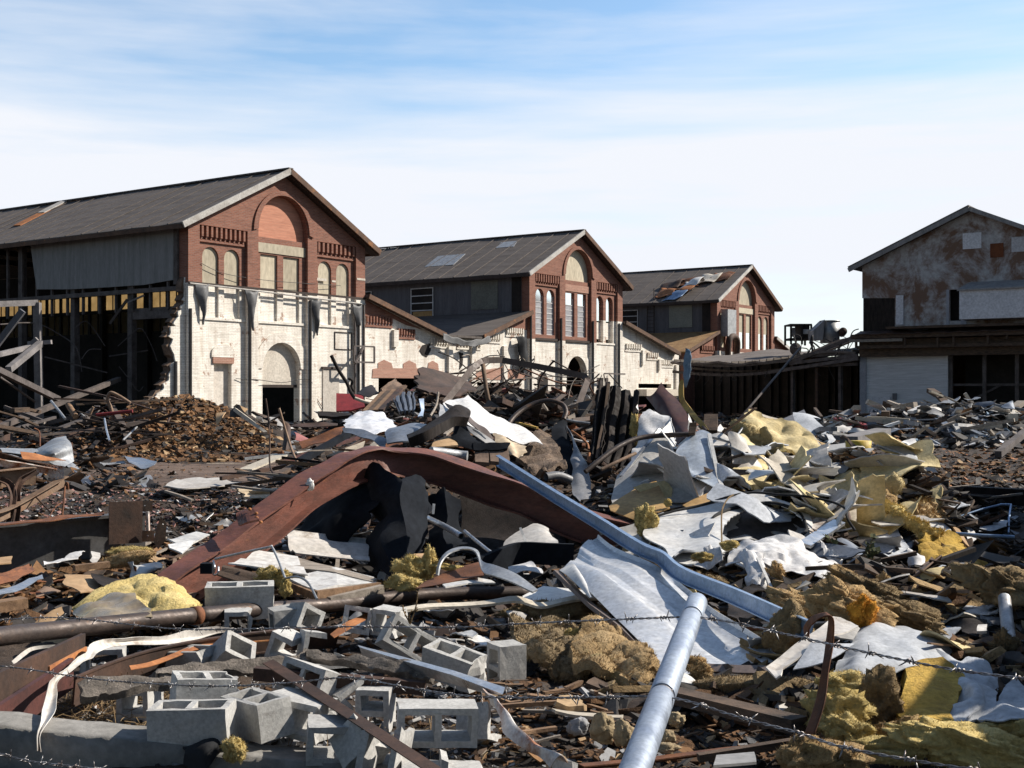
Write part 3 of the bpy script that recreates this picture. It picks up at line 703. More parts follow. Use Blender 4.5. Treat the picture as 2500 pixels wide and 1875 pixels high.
M('dirty_white_wall', (.64, .59, .53), (.52, .46, .40), 1, .85, dirt=(.38, .30, .23), damt=.28, dsc=1)
M('board_dull', (.22, .23, .20), (.17, .175, .155), 1, .9)
M('trim_rusty', (.15, .085, .055), (.08, .045, .03), 2, .85, dirt=(.30, .13, .05), damt=.38, dsc=1.5)
hA = hall('nearest brick gabled hall with cream boarded arched windows, its left side torn open', 0, 42, 'A', 0)
hB = hall('middle brick gabled hall with white framed glazed windows and beige half-round panel', 29.8, 44, 'B', 0)
hC = hall('farthest brick gabled hall with torn sheet metal on its roof slope', 59.6, 44, 'C', 0)
# things on hall A
def F(w_, s, z): return A0 + D * w_ + E * s + Vector((0, 0, z))
for nm, pr, w_, z_, dx in (('torn_flap', hA, .5, 7.2, 0), ('torn_flap', hA, 3.75, 7.1, 0), ('torn_flap', hA, 8.5, 6.95, 0), ('torn_flap', hA, 11.9, 6.9, 0)):
    q = [(w_ - .15, z_), (w_ + .75, z_ + .05), (w_ + .55, z_ - 1.1), (w_ + .40, z_ - 1.95 * (1 if w_ < 11 else .5)), (w_ + .15, z_ - 1.2)]
    rows = [[Vector((q[0][0], -.28, q[0][1])), Vector((w_ + .3, -.42, z_ - .05)), Vector((q[1][0], -.26, q[1][1]))],
            [Vector((q[4][0], -.30, q[4][1])), Vector((w_ + .35, -.45, z_ - 1.15)), Vector((q[2][0], -.26, q[2][1]))],
            [Vector((q[3][0] - .05, -.28, q[3][1])), Vector((q[3][0], -.30, q[3][1] - .02)), Vector((q[3][0] + .05, -.28, q[3][1]))]]
    v, f = surf_geo(rows, n=5, amp=.10, fr=2, th=.01, seed=w_); mesh_obj(nm, v, f, 'tarp_grey', pr, True)
mb = MB().tube(smooth_path([(.05, -.26, 7.22), (4, -.24, 7.16), (8, -.25, 7.05), (12.85, -.25, 6.95)], 8), .045, 6); mb.obj('service_pipe', 'trim_white', hA, center=False)
boxl('flashing_ledge', (.0, -.24, BAND - .05), (12.9, -.201, BAND + .06), 'trim_dark', hA)
mb = MB()
for x in (12.0, 12.75): mb.bar((x, -.25, 0), (x, -.25, 6.9), .09, .09)
mb.bar((11.2, -.9, 3.6), (12.9, -.9, 3.6), .1, .1); mb.bar((11.2, -.9, 4.5), (12.9, -.9, 4.5), .08, .08); mb.bar((11.2, -.9, 3.6), (11.2, -.9, 4.5), .08, .08); mb.bar((11.3, -.9, 3.5), (12.7, -.25, 4.5), .1, .1); mb.bar((12.9, -.9, 3.6), (12.9, -.9, 4.5), .08, .08)
mb.obj('pipe_bracket', 'beam_sooty', hA, center=False)
for x in (1.0 - .9, 4.0, 8.4, 12.3):
    MB().tube([(x, -.26, 0), (x, -.26, 6.9 if x > 1 else 6.0)], .07, 6).obj('downpipe', 'pipe_dark', hA, center=False)
mb = MB().tube(smooth_path([(3.2, -.05, 2.6), (4.6, -.24, 2.55), (6.4, -.10, 2.42), (8.3, -.23, 2.6), (9.0, -.05, 1.7), (9.6, -.05, 1.0)], 6), .018, 5)
mb.obj('loose_cable', 'pipe_dark', hA, center=False); mb = MB()
mb.tube(smooth_path([(.9, -.05, 8.3), (2.4, -.05, 7.9), (5, -.22, 7.75), (8.2, -.22, 7.8), (11, -.05, 7.9)], 6), .015, 5)
mb.obj('loose_cable', 'pipe_dark', hA, center=False)
for a, b, z0, z1 in ((9.05, 9.9, 8.05, 8.2), (10.35, 10.65, 8.05, 8.15), (12.2, 12.9, 8.3, 8.42)): boxl('whitewash_patch', (a, -.22 if a > 12 else -.02, z0), (b, -.201 if a > 12 else -.001, z1), 'trim_paint', hA)
# rusty streak plank on the roof of hall A
zt = APEX + .14; sl = (APEX - EAVE) / (HW / 2)
def on_roof(x, y, dz=.05): return Vector((x, y, zt - abs(x - HW / 2) * sl + dz))
MB().bar(on_roof(6.3, 18.6), on_roof(2.3, 17.4), .5, .05).obj('loose_flashing', 'bright_rust', hA, center=False)
MB().bar(on_roof(6.4, 18.6, .09), on_roof(4.3, 18.0, .09), .5, .05).obj('loose_flashing', 'trim_white', hA, center=False)
# pale patches on roof of hall B
for x0, x1, y0, y1 in ((1.6, 3.6, 7.6, 10.6), (4.3, 5.4, 4.1, 6.0)):
    q = [on_roof(x0, y0, .03), on_roof(x1, y0 + .4, .03), on_roof(x1, y1, .03), on_roof(x0, y1 - .3, .03)]
    v, f = thicken(q, [(0, 1, 2, 3)], .03); mesh_obj('roof_patch', v, f, 'galv_dull', hB, center=False)
# torn sheets on roof of hall C
for i, (x, y, m_, a) in enumerate(((1.2, 3.6, 'bright_rust', .5), (2.2, 3.4, 'white_metal', .9), (1.0, 5.2, 'bright_rust', .3), (3.4, 4.4, 'rust_steel', .1), (3.6, 2.4, 'trim_paint', .12), (2.6, 5.6, 'dark_rust', .2), (.3, 4.0, 'galv_blue', .4), (4.0, 1.2, 'rust_steel', .08))):
    rows = [[on_roof(x - 1, y - 1, .1 + a * .6), on_roof(x - 1, y, .1), on_roof(x - 1, y + 1, .1)], [on_roof(x, y - 1, .1 + a), on_roof(x, y, .2 + a * .6), on_roof(x, y + 1, .12)], [on_roof(x + .8, y - 1, .12), on_roof(x + .8, y, .12), on_roof(x + .8, y + 1, .12)]]
    v, f = surf_geo(rows, n=4, amp=.25, fr=1, th=.02, seed=i); mesh_obj('torn_sheet', v, f, m_, hC, True)
# ladder on hall C side
mb = MB()
for s in (6.0, 6.7): mb.bar((-.2, s, 6.6), (-.2, s, 11.4 if s < 6.5 else 10.2), .06, .06)
for i in range(11): mb.bar((-.2, 6.0, 6.8 + i * .34), (-.2, 6.7, 6.8 + i * .34), .04, .04)
mb.obj('wall_ladder', 'trim_dark', hC, center=False)

# ---- aisles (lean-to wings) as buildings between the halls
def aisle(label, w0, pts, holes, roof, brick_top=None, length=40):
    t = thing('side_aisle', label, 'building', A0 + D * w0, HA)
    sh = lambda l: [(a - w0, b) for a, b in l]
    plate('front_wall', sh(pts), [sh(h) for h in holes], 'brick_white', t, .004, .42)
    for (a, za), (b, zb_), nm in roof:
        v, f = thicken([(a - w0, -.45, za), (b - w0, -.45, zb_), (b - w0, length, zb_), (a - w0, length, za)], [(0, 1, 2, 3)], .14)
        mesh_obj('roof_slope', v, f, nm, t, center=False)
        if abs(za - zb_) > .3: MB().bar((a - w0, -.5, za - .1), (b - w0, -.5, zb_ - .1), .10, .28).obj('rake_board', 'trim_rusty', t, center=False)
    return t
rect = lambda a, b, c, d: [(a, c), (b, c), (b, d), (a, d)]
op1 = [(wz('2', 205, 1100)[0], .003), (wz('2', 500, 1100)[0], .003), (wz('2', 500, 1100)[0], 2.75), (wz('2', 205, 1100)[0], 2.75)]
op2 = [(24.0, .003), (28.4, .003), (28.4, 2.55), (24.0, 2.55)]
ai1 = aisle('whitewashed valley-roofed wing joining the nearest and middle halls', 12.9, [(12.9, 0), (29.8, 0), (29.8, 7.35), (24.0, 5.5), (20.1, 5.38), (12.9, 7.35)], [op1, op2],
            [((12.9, 7.5), (20.1, 5.55), 'roof_felt'), ((20.1, 5.5), (24.1, 5.5), 'roof_felt'), ((24.1, 5.6), (29.8, 7.5), 'roof_felt')])
def lw(pr, w0, nm, a, b, c, d, mat, s0=-.06, s1=.003): return boxl(nm, (a - w0, s0, c), (b - w0, s1, d), mat, pr)
# brick patch in the upper corner, stepped brickwork, combs and pilasters
plate('brick_gable', [(0, 6.3), (2.6, 6.3), (3.9, 5.95), (5.4, 5.75), (0, 7.3)], [], 'brick', ai1, -.04, .003)
plate('brick_gable', [(29.8 - 12.9 - 3.0, 6.2), (16.9, 6.2), (16.9, 7.3)], [], 'brick', ai1, -.04, .003)
def combs(pr, w0, lst):
    for a, b, z0, n in lst: comb(pr, a - w0, b - w0, z0, n, .36, 'brick_white' if a > 16 else 'brick', -.13)
combs(ai1, 12.9, [(13.1, 15.5, 5.95, 9), (15.9, 17.6, 5.35, 7), (19.0, 20.8, 4.9, 7), (21.8, 24.4, 4.9, 8), (25.0, 26.6, 5.4, 6), (27.2, 29.3, 5.9, 8)])
for a, z1 in ((15.5, 5.6), (20.8, 4.8), (23.2, 5.0), (26.8, 5.0)): lw(ai1, 12.9, 'pilaster', a, a + .42, 0 if a > 16 else 4.6, z1, 'brick_white', -.18)
pp = [wz('2', *q) for q in ((160, 1085), (165, 1025), (200, 1020), (200, 985), (240, 963), (290, 985), (300, 1020), (370, 1020), (370, 990), (410, 967), (455, 990), (460, 1020), (535, 1022), (540, 985), (570, 970), (605, 990), (610, 1035), (640, 1045), (640, 1090))]
plate('peeled_brickwork', [(a - 12.9, b) for a, b in pp][::-1], [], 'brick_peeled', ai1, -.03, .003)
pp = [wz('2', *q) for q in ((830, 1098), (850, 1040), (1000, 1020), (1180, 1030), (1200, 1100))]
plate('peeled_brickwork', [(a - 12.9, b) for a, b in pp][::-1], [], 'brick_peeled', ai1, -.03, .003)
for zq in (((480, 900), (500, 865), (560, 850), (555, 900), (530, 945), (500, 930)), ((745, 910), (775, 920), (770, 1000), (750, 1030), (755, 960)), ((1150, 1000), (1190, 1010), (1170, 1060))):
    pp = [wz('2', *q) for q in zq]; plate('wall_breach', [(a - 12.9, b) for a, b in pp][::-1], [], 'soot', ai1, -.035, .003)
# sagging tarp in the valley
rows = [[F(19.6 + i * 1.25, -.65, 5.55 - .35 * math.sin(math.pi * i / 4)) for i in range(5)], [F(19.4 + i * 1.3, -.7, 5.15 - .35 * math.sin(math.pi * i / 4)) for i in range(5)]]
v, f = surf_geo(rows, n=6, amp=.12, fr=1.5, th=.02); tag(mesh_obj('tarpaulin', v, f, 'tarp_grey', None, True), 'grey tarpaulin sagging over the roof valley between two halls', 'tarpaulin')
rows = [[F(28.0, -.3, 5.6), F(28.6, -.5, 5.7), F(29.3, -.3, 5.6)], [F(28.3, -.4, 4.4), F(28.8, -.6, 4.4), F(29.3, -.3, 4.5)], [F(28.6, -.3, 3.3), F(28.8, -.4, 3.2), F(29.0, -.3, 3.3)]]
v, f = surf_geo(rows, n=5, amp=.2, fr=1.5, th=.02, seed=2); tag(mesh_obj('tarpaulin', v, f, 'black_cloth', None, True), 'torn black tarpaulin strip hanging down the left of the middle hall', 'tarpaulin')
for a, za in ((12.9, 2.7), (24.0, 2.5)): pass
boxl('inner_wall', (0, 9, 0), (16.9, 9.2, 5.3), 'soot', ai1)
ai2 = aisle('plain whitewashed wing with sloping top right of the middle hall', 42.7, [(42.7, 0), (52.6, 0), (52.6, 5.0), (51.7, 5.1), (42.7, 7.3)], [rect(45.6, 51.0, .003, 1.6), rect(45.6, 51.2, 2.25, 2.6)],
            [((42.7, 7.4), (51.9, 5.2), 'roof_felt')])
boxl('canopy_ledge', (2.6, -.9, 1.62), (8.8, .0, 2.15), 'trim_paint', ai2)
boxl('inner_wall', (0, 3, 0), (9.8, 3.2, 5.0), 'soot', ai2)
combs(ai2, 42.7, [(43.4, 46.0, 5.35, 7), (46.9, 48.8, 4.75, 6), (49.3, 51.5, 4.2, 7)])
for a, z0, z1 in ((46.0, 4.1, 5.3), (48.8, 3.7, 4.6), (51.8, 0, 4.2)): lw(ai2, 42.7, 'pilaster', a, a + .35, z0, z1, 'brick_white', -.18)
# low door openings of hall B, drawn as dark plates, the shade inside is their colour
for a, b, z1, r in ((1.3, 2.6, 2.7, .6),):
    plate('arched_doorway', arch_pts(a, b, 0, z1, r), [], 'soot', hB, -.03, .001)
boxl('door_bars', (5.2, .3, 1.1), (7.8, .36, 1.2), 'beam_sooty', hB)
boxl('dark_window', (9.5, -.02, 1.9), (10.3, .001, 3.0), 'soot', hB)
for i, x in enumerate((9.1, 10.6)): boxl('window_shutter', (x, -.09, 1.9), (x + .3, .0, 3.0), 'beam_sooty', hB)
mb = MB(); mb.bar((9.0, -.9, 3.3), (12.0, -.9, 3.3), .12, .1); mb.bar((9.2, -.9, 2.2), (10.2, -.1, 3.3), .08, .08); mb.bar((11.6, -.9, 2.2), (11.0, -.1, 3.3), .08, .08); mb.obj('pipe_bracket', 'beam_sooty', hB, center=False)
for x in (.1, 4.0, 8.4, 12.3): MB().tube([(x, -.26, 0), (x, -.26, 7.2)], .08, 6).obj('downpipe', 'pipe_dark', hB, center=False)
boxl('inner_partition', (.2, 6, 0), (12.7, 6.2, 9), 'soot', hB); boxl('inner_partition', (.2, 8, 0), (12.7, 8.2, 9), 'soot', hC)

# remains of hall A's left aisle: jagged white wall, still standing
jag = [('1', 1078, 700), ('1', 1070, 780), ('1', 1083, 800), ('1', 1060, 835), ('1', 1075, 850), ('1', 1045, 870), ('1', 1050, 890), ('1', 1030, 900), ('1', 1032, 930), ('1', 1005, 960), ('1', 1015, 985), ('1', 985, 990), ('1', 990, 1020), ('1', 975, 1045), ('1', 1000, 1060), ('1', 985, 1100), ('1', 1010, 1150), ('1', 1015, 1190), ('1', 990, 1215), ('1', 995, 1245), ('1', 975, 1270), ('1', 978, 1300), ('1', 950, 1320), ('1', 955, 1345), ('1', 930, 1365), ('1', 900, 1390), ('1', 880, 1410), ('1', 850, 1440)]
jp = [wz(*q) for q in jag]
ja = thing('wall_remnant', 'jagged broken edge of whitewashed brick wall beside the dark collapsed bay', 'wall', A0, HA)
dense = []
for (a, b), (c, d) in zip(jp, jp[1:]):
    for t_ in (0, .5): dense.append((a + (c - a) * t_ + rnd.uniform(-.06, .06), b + (d - b) * t_))
dense.append(jp[-1])
plate('painted_face', [(-.003, 0), (-.003, 7.24)] + dense + [(dense[-1][0] - .3, 0)], [], 'brick_white', ja, .01, .12)
plate('brick_core', [(-.003, 0), (-.003, 7.24)] + [(a - .12 + rnd.uniform(-.1, .1), b + rnd.uniform(-.05, .05)) for a, b in dense] + [(dense[-1][0] - .5, 0)], [], 'char_plank', ja, .13, .5)
MB().tube([(-.68, -.1, 0), (-.68, -.1, 3.4)], .08, 8).obj('downpipe', 'pipe_dark', ja, center=False)
# ------------------------------------------------------------------ wing left and right of the farthest hall
t = thing('side_aisle', 'low wing with orange stained roof left of the farthest hall', 'building', A0 + D * 53.6, HA)
plate('front_wall', [(0, 0), (6, 0), (6, 7.2), (0, 5.3)], [], 'brick', t, .004, .4)
v, f = thicken([(-.4, -.4, 5.35), (6, -.4, 7.35), (6, 40, 7.35), (-.4, 40, 5.35)], [(0, 1, 2, 3)], .14); mesh_obj('roof_slope', v, f, 'roof_rust', t, center=False)
MB().bar((-.4, -.45, 5.25), (6, -.45, 7.25), .1, .25).obj('rake_board', 'trim_rusty', t, center=False)
comb(t, 3.0, 5.6, 5.6, 8, .38, 'brick', -.16)
t = thing('side_aisle', 'low brick wing sloping down to the right of the farthest hall', 'building', A0 + D * 72.5, HA)
plate('front_wall', [(0, 0), (8, 0), (8, 4.8), (0, 7.2)], [], 'brick', t, .004, .4)
v, f = thicken([(0, -.4, 7.35), (8, -.4, 4.95), (8, 40, 4.95), (0, 40, 7.35)], [(0, 1, 2, 3)], .14); mesh_obj('roof_slope', v, f, 'roof_felt', t, center=False)
MB().bar((0, -.45, 7.2), (8, -.45, 4.8), .1, .3).obj('rake_board', 'trim_white', t, center=False)
comb(t, 0.4, 3.0, 5.4, 8, .38, 'brick', -.16)
# pipes and duct on hall C front
mb = MB().tube(smooth_path([(.9, -.8, 4.8), (1.0, -.9, 6.6), (2.2, -.9, 6.9), (3.0, -.8, 6.2), (3.0, -.6, 4.6)], 6), .28, 10)
mb.obj('duct_elbow', 'dark_rust', hC, True, center=False)
boxl('duct_box', (.7, -.9, 6.9), (2.5, -.25, 9.3), 'galv_dull', hC)

# ------------------------------------------------------------------ collapsed sheds between the halls and the gabled shed on the right
S0 = Vector((12.6, 95, 0)); S1 = Vector((22.7, 80.2, 0)); SD = (S1 - S0).normalized(); SA = math.atan2(SD.y, SD.x); SN = Vector((-SD.y, SD.x, 0)); SLN = (S1 - S0).length
sh = thing('open_shed', 'low open shed with sagging burnt roof edge and dark interior', 'shed', S0, SA)
def sag(x): return 3.95 + .25 * (x / SLN) - .42 * math.sin(math.pi * min(1, x / (SLN * .8)))
rows = [[Vector((x, y, sag(x) + .42 + y * .10 + (.2 * noise.noise(Vector((x * .6, y, 0))))) ) for x in [SLN * i / 10 for i in range(11)]] for y in (-.5, 3, 7, 11)]
v, f = surf_geo(rows, n=3, amp=.12, fr=.8, th=.15); mesh_obj('roof', v, f, 'roof_felt', sh)
for nm, dz, y, hh in (('eaves_beam', .25, -.3, .22), ('lower_beam', -.45, -.2, .20), ('inner_beam', -.15, 1.6, .14)):
    v, f = sweep([Vector((x, y, sag(x) + dz)) for x in [SLN * i / 24 for i in range(25)]], [(-.07, -hh / 2), (.07, -hh / 2), (.07, hh / 2), (-.07, hh / 2)])
    mesh_obj(nm, v, f, 'beam_sooty', sh, center=False)
mb = MB()
for i in range(26):
    x = SLN * (i + .5) / 26; mb.box((x, -.42, sag(x) + .36), (x + .09, 2, sag(x) + .52))
mb.obj('rafter_ends', 'wood_grey', sh, center=False)
boxl('back_wall', (-7, 8.5, 0), (SLN, 8.7, 4.6), 'soot', sh)
mb = MB(); x = -6
while x < SLN - .3: mb.box((x, 8.3, 0), (x + rnd.uniform(.1, .5), 8.42, 4.4)); x += rnd.uniform(.7, 1.5)
mb.obj('wall_boards', 'soot', sh, center=False)
for x, m_ in ((12.0, 'beam_sooty'), (14.2, 'dark_rust'), (16.2, 'beam_sooty')):
    MB().box((x, -.1, 0), (x + .22, .12, sag(x) + .1)).obj('post', m_, sh, center=False)
for i in range(9):
    x = rnd.uniform(1, SLN - 1); z = sag(x) - .3; p0 = Vector((x, -.3, z)); 
    MB().tube(smooth_path([p0, p0 + Vector((rnd.uniform(-.5, .5), -.1, -.5)), p0 + Vector((rnd.uniform(-.8, .8), 0, -.3 - rnd.random()))], 5), .02, 4).obj('hanging_wire', 'pipe_dark', sh, center=False)
bl = thing('plant_block', 'brown flat sided block carrying roof plant behind the sagging shed', 'building', S0 + SD * 9 + SN * 11.4, SA)
boxl('wall', (0, 0, 0), (11.5, 8, 5.4), 'wood_brown', bl)
v, f = thicken([(-.5, -.4, 5.2), (12, -.4, 6.3), (12, 8, 7.0), (-.5, 8, 5.7)], [(0, 1, 2, 3)], .2); mesh_obj('roof', v, f, 'beam_sooty', bl, center=False)
# broken gable of the little roof in front of the block
t = thing('collapsed_roof', 'tan collapsed roof panels leaning left of the white walled shed', 'roof', S0 + SD * 12.2, SA)
v, f = surf_geo([[Vector((0, 1, 4.1)), Vector((3, .6, 4.9)), Vector((6, .2, 5.7))], [Vector((0, 2, 4.9)), Vector((3, 2, 5.7)), Vector((6, 2, 6.3))]], n=4, amp=.1, fr=1, th=.1); mesh_obj('roof_panel', v, f, 'wood_brown', t)
for a, b in (((0, -.4, 3.9), (6, -.5, 5.6)), ((0, -.4, 3.9), (6, -.5, 4.3)), ((-2, -.4, 3.3), (6, -.5, 4.1))): MB().bar(a, b, .12, .22).obj('rafter', 'beam_sooty', t, center=False)
MB().bar((4, -.4, 4.3), (4.5, -.4, 5.1), .1, .12).obj('strut', 'beam_sooty', t, center=False)
# roof plant
def at(z, x, y, Y): return P(z, x, y, Y)
q0 = at('3', 950, 770, 93); q1 = at('3', 1068, 695, 93)
t = thing('air_handling_unit', 'black framed cooling unit with open side on the shed roof', 'rooftop unit', (q0.x, 93, q0.z - .4))
wd, hg = q1.x - q0.x, q1.z - q0.z + .4
mb = MB()
for x in (0, wd * .5, wd - .12):
    for y in (0, 2.0): mb.box((x, y, 0), (x + .14, y + .14, hg))
mb.box((0, 0, hg), (wd, 2.14, hg + .12)); mb.box((0, 0, .35), (wd, 2.14, .5)); mb.box((wd * .5, .16, .5), (wd - .15, 1.9, hg - .01)); mb.obj('casing', 'soot', t, center=False)
boxl('side_panel', (.16, .5, .6), (wd * .3, .55, hg - .15), 'sheet_grey', t); boxl('fan_guard', (wd * .6, .02, .8), (wd * .95, .12, hg - .3), 'galv_dull', t)
q0 = at('3', 1112, 740, 92); q1 = at('3', 1215, 676, 92); rad = (q1.x - q0.x) / 2
t = thing('cooling_drum', 'round galvanised drum vent with sloping side hood on the shed roof', 'rooftop unit', ((q0.x + q1.x) / 2, 92, q0.z - .7))
mb = MB(); mb.tube([(0, 0, 0), (0, 0, q1.z - q0.z + .7)], rad, 28); mb.tube([(0, 0, q1.z - q0.z + .70), (0, 0, q1.z - q0.z + .78)], rad * 1.05, 28); mb.obj('drum', 'galv_dull', t, True)
mb = MB().add([(-rad * 2, -.8, .2), (-rad, -.8, .2), (-rad * .8, -.8, 1.7), (-rad * 2, -.8, .9), (-rad * 2, .8, .2), (-rad, .8, .2), (-rad * .8, .8, 1.7), (-rad * 2, .8, .9)], [(0, 1, 2, 3), (7, 6, 5, 4), (0, 3, 7, 4), (3, 2, 6, 7), (1, 5, 6, 2), (0, 4, 5, 1)]); mb.obj('hood', 'sheet_grey', t, center=False)
for nm, x, y, r, m_ in (('left', 978, 820, .42, 'beam_sooty'), ('right', 1235, 728, .3, 'dark_rust')):
    c = at('3', x, y, 89 if nm == 'left' else 91)
    lab = 'dark round tank head just left of the leaning pole top' if nm == 'left' else 'small rusty round tank right of the galvanised drum'
    tag(MB().tube([c + Vector((0, 0, 0)), c + Vector((.6, 2.6, 0))], r, 20).obj('tank', m_, None, True), lab, 'tank')
mb = MB()
c0 = at('3', 1010, 870, 86); 
for i in range(14):
    a = c0 + Vector((rnd.uniform(0, 3.6), rnd.uniform(0, 2), rnd.uniform(-.5, .6))); mb.tube(smooth_path([a, a + Vector((rnd.uniform(-.6, .8), 0, rnd.uniform(.3, 1.6))), a + Vector((rnd.uniform(-.9, 1.2), 0, rnd.uniform(.4, 2.2)))], 5), rnd.uniform(.02, .07), 6)
tag(mb.obj('pipework', 'pipe_dark', None, True), 'tangled dark pipework on the shed roof under the cooling unit', 'pipes')
b0, b1 = at('3', 600, 1290, 62), at('3', 1005, 815, 84.5)
tag(MB().tube([b0, b1], .07, 8).obj('leaning_pole', 'beam_sooty', None, True), 'long straight grey pole leaning up against the low shed roof', 'pole')

# ------------------------------------------------------------------ gabled shed on the right, in shade
FO = Vector((22.8, 80, 0)); FD = Vector((.8218, -.5697, 0)); FN = Vector((.5697, .8218, 0)); FA = math.atan2(FD.y, FD.x)
def fz(x, y, z='3'):
    u, v = uv(z, x, y); k = (u - 1250) / FPX; w_ = (k * FO.y - FO.x) / (FD.x - k * FD.y); Y = FO.y + FD.y * w_
    return (w_, EYE + (HORIZ - v) / FPX * Y)
fb = thing('gabled_shed', 'tall gabled shed clad in patchy rust stained white siding with open ground floor', 'building', FO, FA)
FW = 13.8
zl = fz(1400, 715)[1]
def fr(x0, y0, x1, y1): a, b = fz(x0, y1), fz(x1, y0); return (a[0], b[0], a[1], b[1])
dk = fr(1345, 548, 1515, 715); dr = fr(1808, 500, 1872, 680)
upper = [(0, fz(1340, 548)[1]), (dk[1], fz(1515, 548)[1]), (dk[1], 6.05), (FW, 6.05), (FW, 10.1), (FW / 2, 13.15), (0, 10.1)]
plate('upper_wall', upper, [[(dr[0], dr[2] + .1), (dr[1], dr[2] + .1), (dr[1], dr[3]), (dr[0], dr[3])]], 'siding_patchy', fb, 0, .25)
boxl('dark_cladding', (0.05, .05, 3.8), (dk[1] - .002, .2, upper[0][1] - .003), 'char_metal', fb)
boxl('door_void', (dr[0] - .2, .8, 6.0), (dr[1] + .2, .9, dr[3] + .2), 'soot', fb)
for a, b in ((dr[0] - .16, dr[0]), (dr[1], dr[1] + .35)): boxl('door_frame', (a, -.06, 6.05), (b, -.002, dr[3]), 'vinyl_grey', fb)
v4 = fr(1522, 532, 1562, 692); boxl('white_strip', (v4[0], -.08, v4[2]), (v4[1], -.002, v4[3]), 'vinyl_light', fb)
q = fr(1882, 192, 1982, 285); boxl('blocked_window', (q[0], -.04, q[2]), (q[1], -.002, q[3]), 'vinyl_light', fb)
q = fr(2030, 250, 2102, 330); boxl('orange_board', (q[0], -.04, q[2]), (q[1], -.002, q[3]), 'orange_board', fb)
q = fr(2145, 215, 2212, 300); boxl('pale_board', (q[0], -.03, q[2]), (q[1] + 1.2, -.002, q[3]), 'vinyl_light', fb)
q = fr(1900, 500, 2140, 670); boxl('loading_box', (q[0], -1.6, q[2]), (q[1] + 1.2, -.002, q[3]), 'vinyl_light', fb)
MB().add([(q[0] - .1, -1.75, q[3]), (q[1] + 1.3, -1.75, q[3]), (q[1] + 1.3, -.003, q[3] + .55), (q[0] + .2, -.003, q[3] + .55), (q[0] - .1, -1.75, q[3] - .1), (q[1] + 1.3, -1.75, q[3] - .1)], [(0, 1, 2, 3), (0, 4, 5, 1), (0, 3, 4), (1, 5, 2)]).obj('box_roof', 'sheet_grey', fb, center=False)
# ledge, burnt floor edge
mb = MB(); mb.box((-.3, -1.3, 5.35), (FW + .3, 0, 5.62)); mb.box((2.0, -1.5, 5.9), (FW + .3, -.01, 6.05)); 
for i in range(9): x_ = .3 + i * 1.5 + rnd.uniform(-.4, .4); mb.box((x_, -1.2, 5.34 - rnd.uniform(.1, .7)), (x_ + .12, -1.0, 5.349))
mb.box((0, -1.1, 4.7), (FW, -.9, 4.9)); mb.box((0, -.6, 4.2), (FW, -.05, 5.3))
mb.obj('burnt_ledge', 'char_wood', fb, center=False)
v, f = surf_geo([[Vector((x, -1.45, 5.62 + .22 * noise.noise(Vector((x, 0, 0))))) for x in range(0, 15, 2)], [Vector((x, -.3, 5.85 + .2 * noise.noise(Vector((x, 4, 0))))) for x in range(0, 15, 2)]], n=4, amp=.1, fr=2, th=.05); mesh_obj('ledge_debris', v, f, 'dark_rust', fb)
boxl('rail', (-.4, -1.35, 5.12), (3, -1.25, 5.3), 'wood_grey', fb)
wl = fr(1350, 815, 1800, 1190)
boxl('white_block_wall', (wl[0], .0, 0), (wl[1], .3, wl[3]), 'brick_pale', fb)
q = fr(1388, 1080, 1492, 1195); boxl('pale_door', (q[0], -.05, 0), (q[1], -.002, q[3]), 'vinyl_light', fb)
q = fr(1505, 1062, 1525, 1098); boxl('meter_box', (q[0], -.14, q[2]), (q[1], -.002, q[3]), 'sheet_grey_dark', fb)
boxl('corner_post', (-.12, -.12, 0), (.28, .3, 4.4), 'vinyl_grey', fb)
boxl('side_wall', (-.0, .31, 0), (.2, 30, 10.0), 'sheet_grey_dark', fb)
boxl('back_wall', (.21, 14, 0), (FW, 14.2, 10), 'soot', fb)
mb = MB()
for x in (wl[1] + .05, 7.5, 9.4, 11.4, 13.3): mb.box((x, .1, 0), (x + .2, .3, 5.3))
mb.box((wl[1], .35, 2.3), (12, .45, 2.45)); mb.bar((wl[1] + .2, .4, .8), (8.6, .4, 2.4), .12, .12); mb.bar((11.5, -1, 3.6), (13.8, -1, 2.4), .3, .3); mb.obj('posts', 'beam_sooty', fb, center=False)
boxl('dark_partition', (wl[1] + .3, 3, 0), (FW, 3.2, 5.3), 'soot', fb)
boxl('floor_slab', (.21, .46, 5.4), (FW - .01, 13.9, 5.6), 'soot', fb)
for sg in (-1, 1):
    x1 = -.7 if sg < 0 else FW + .7; sl_ = (13.15 - 10.1) / (FW / 2); z1 = 13.3 - abs(x1 - FW / 2) * sl_
    v, f = thicken([(FW / 2, -.6, 13.3), (x1, -.6, z1), (x1, 30, z1), (FW / 2, 30, 13.3)], [(0, 1, 2, 3)], .16); mesh_obj('roof_slope', v, f, 'roof_felt', fb, center=False)
    MB().bar((FW / 2, -.65, 13.2), (x1, -.65, z1 - .1), .1, .26).obj('rake_board', 'trim_white' if 0 else 'sheet_grey', fb, center=False)
M_ = None

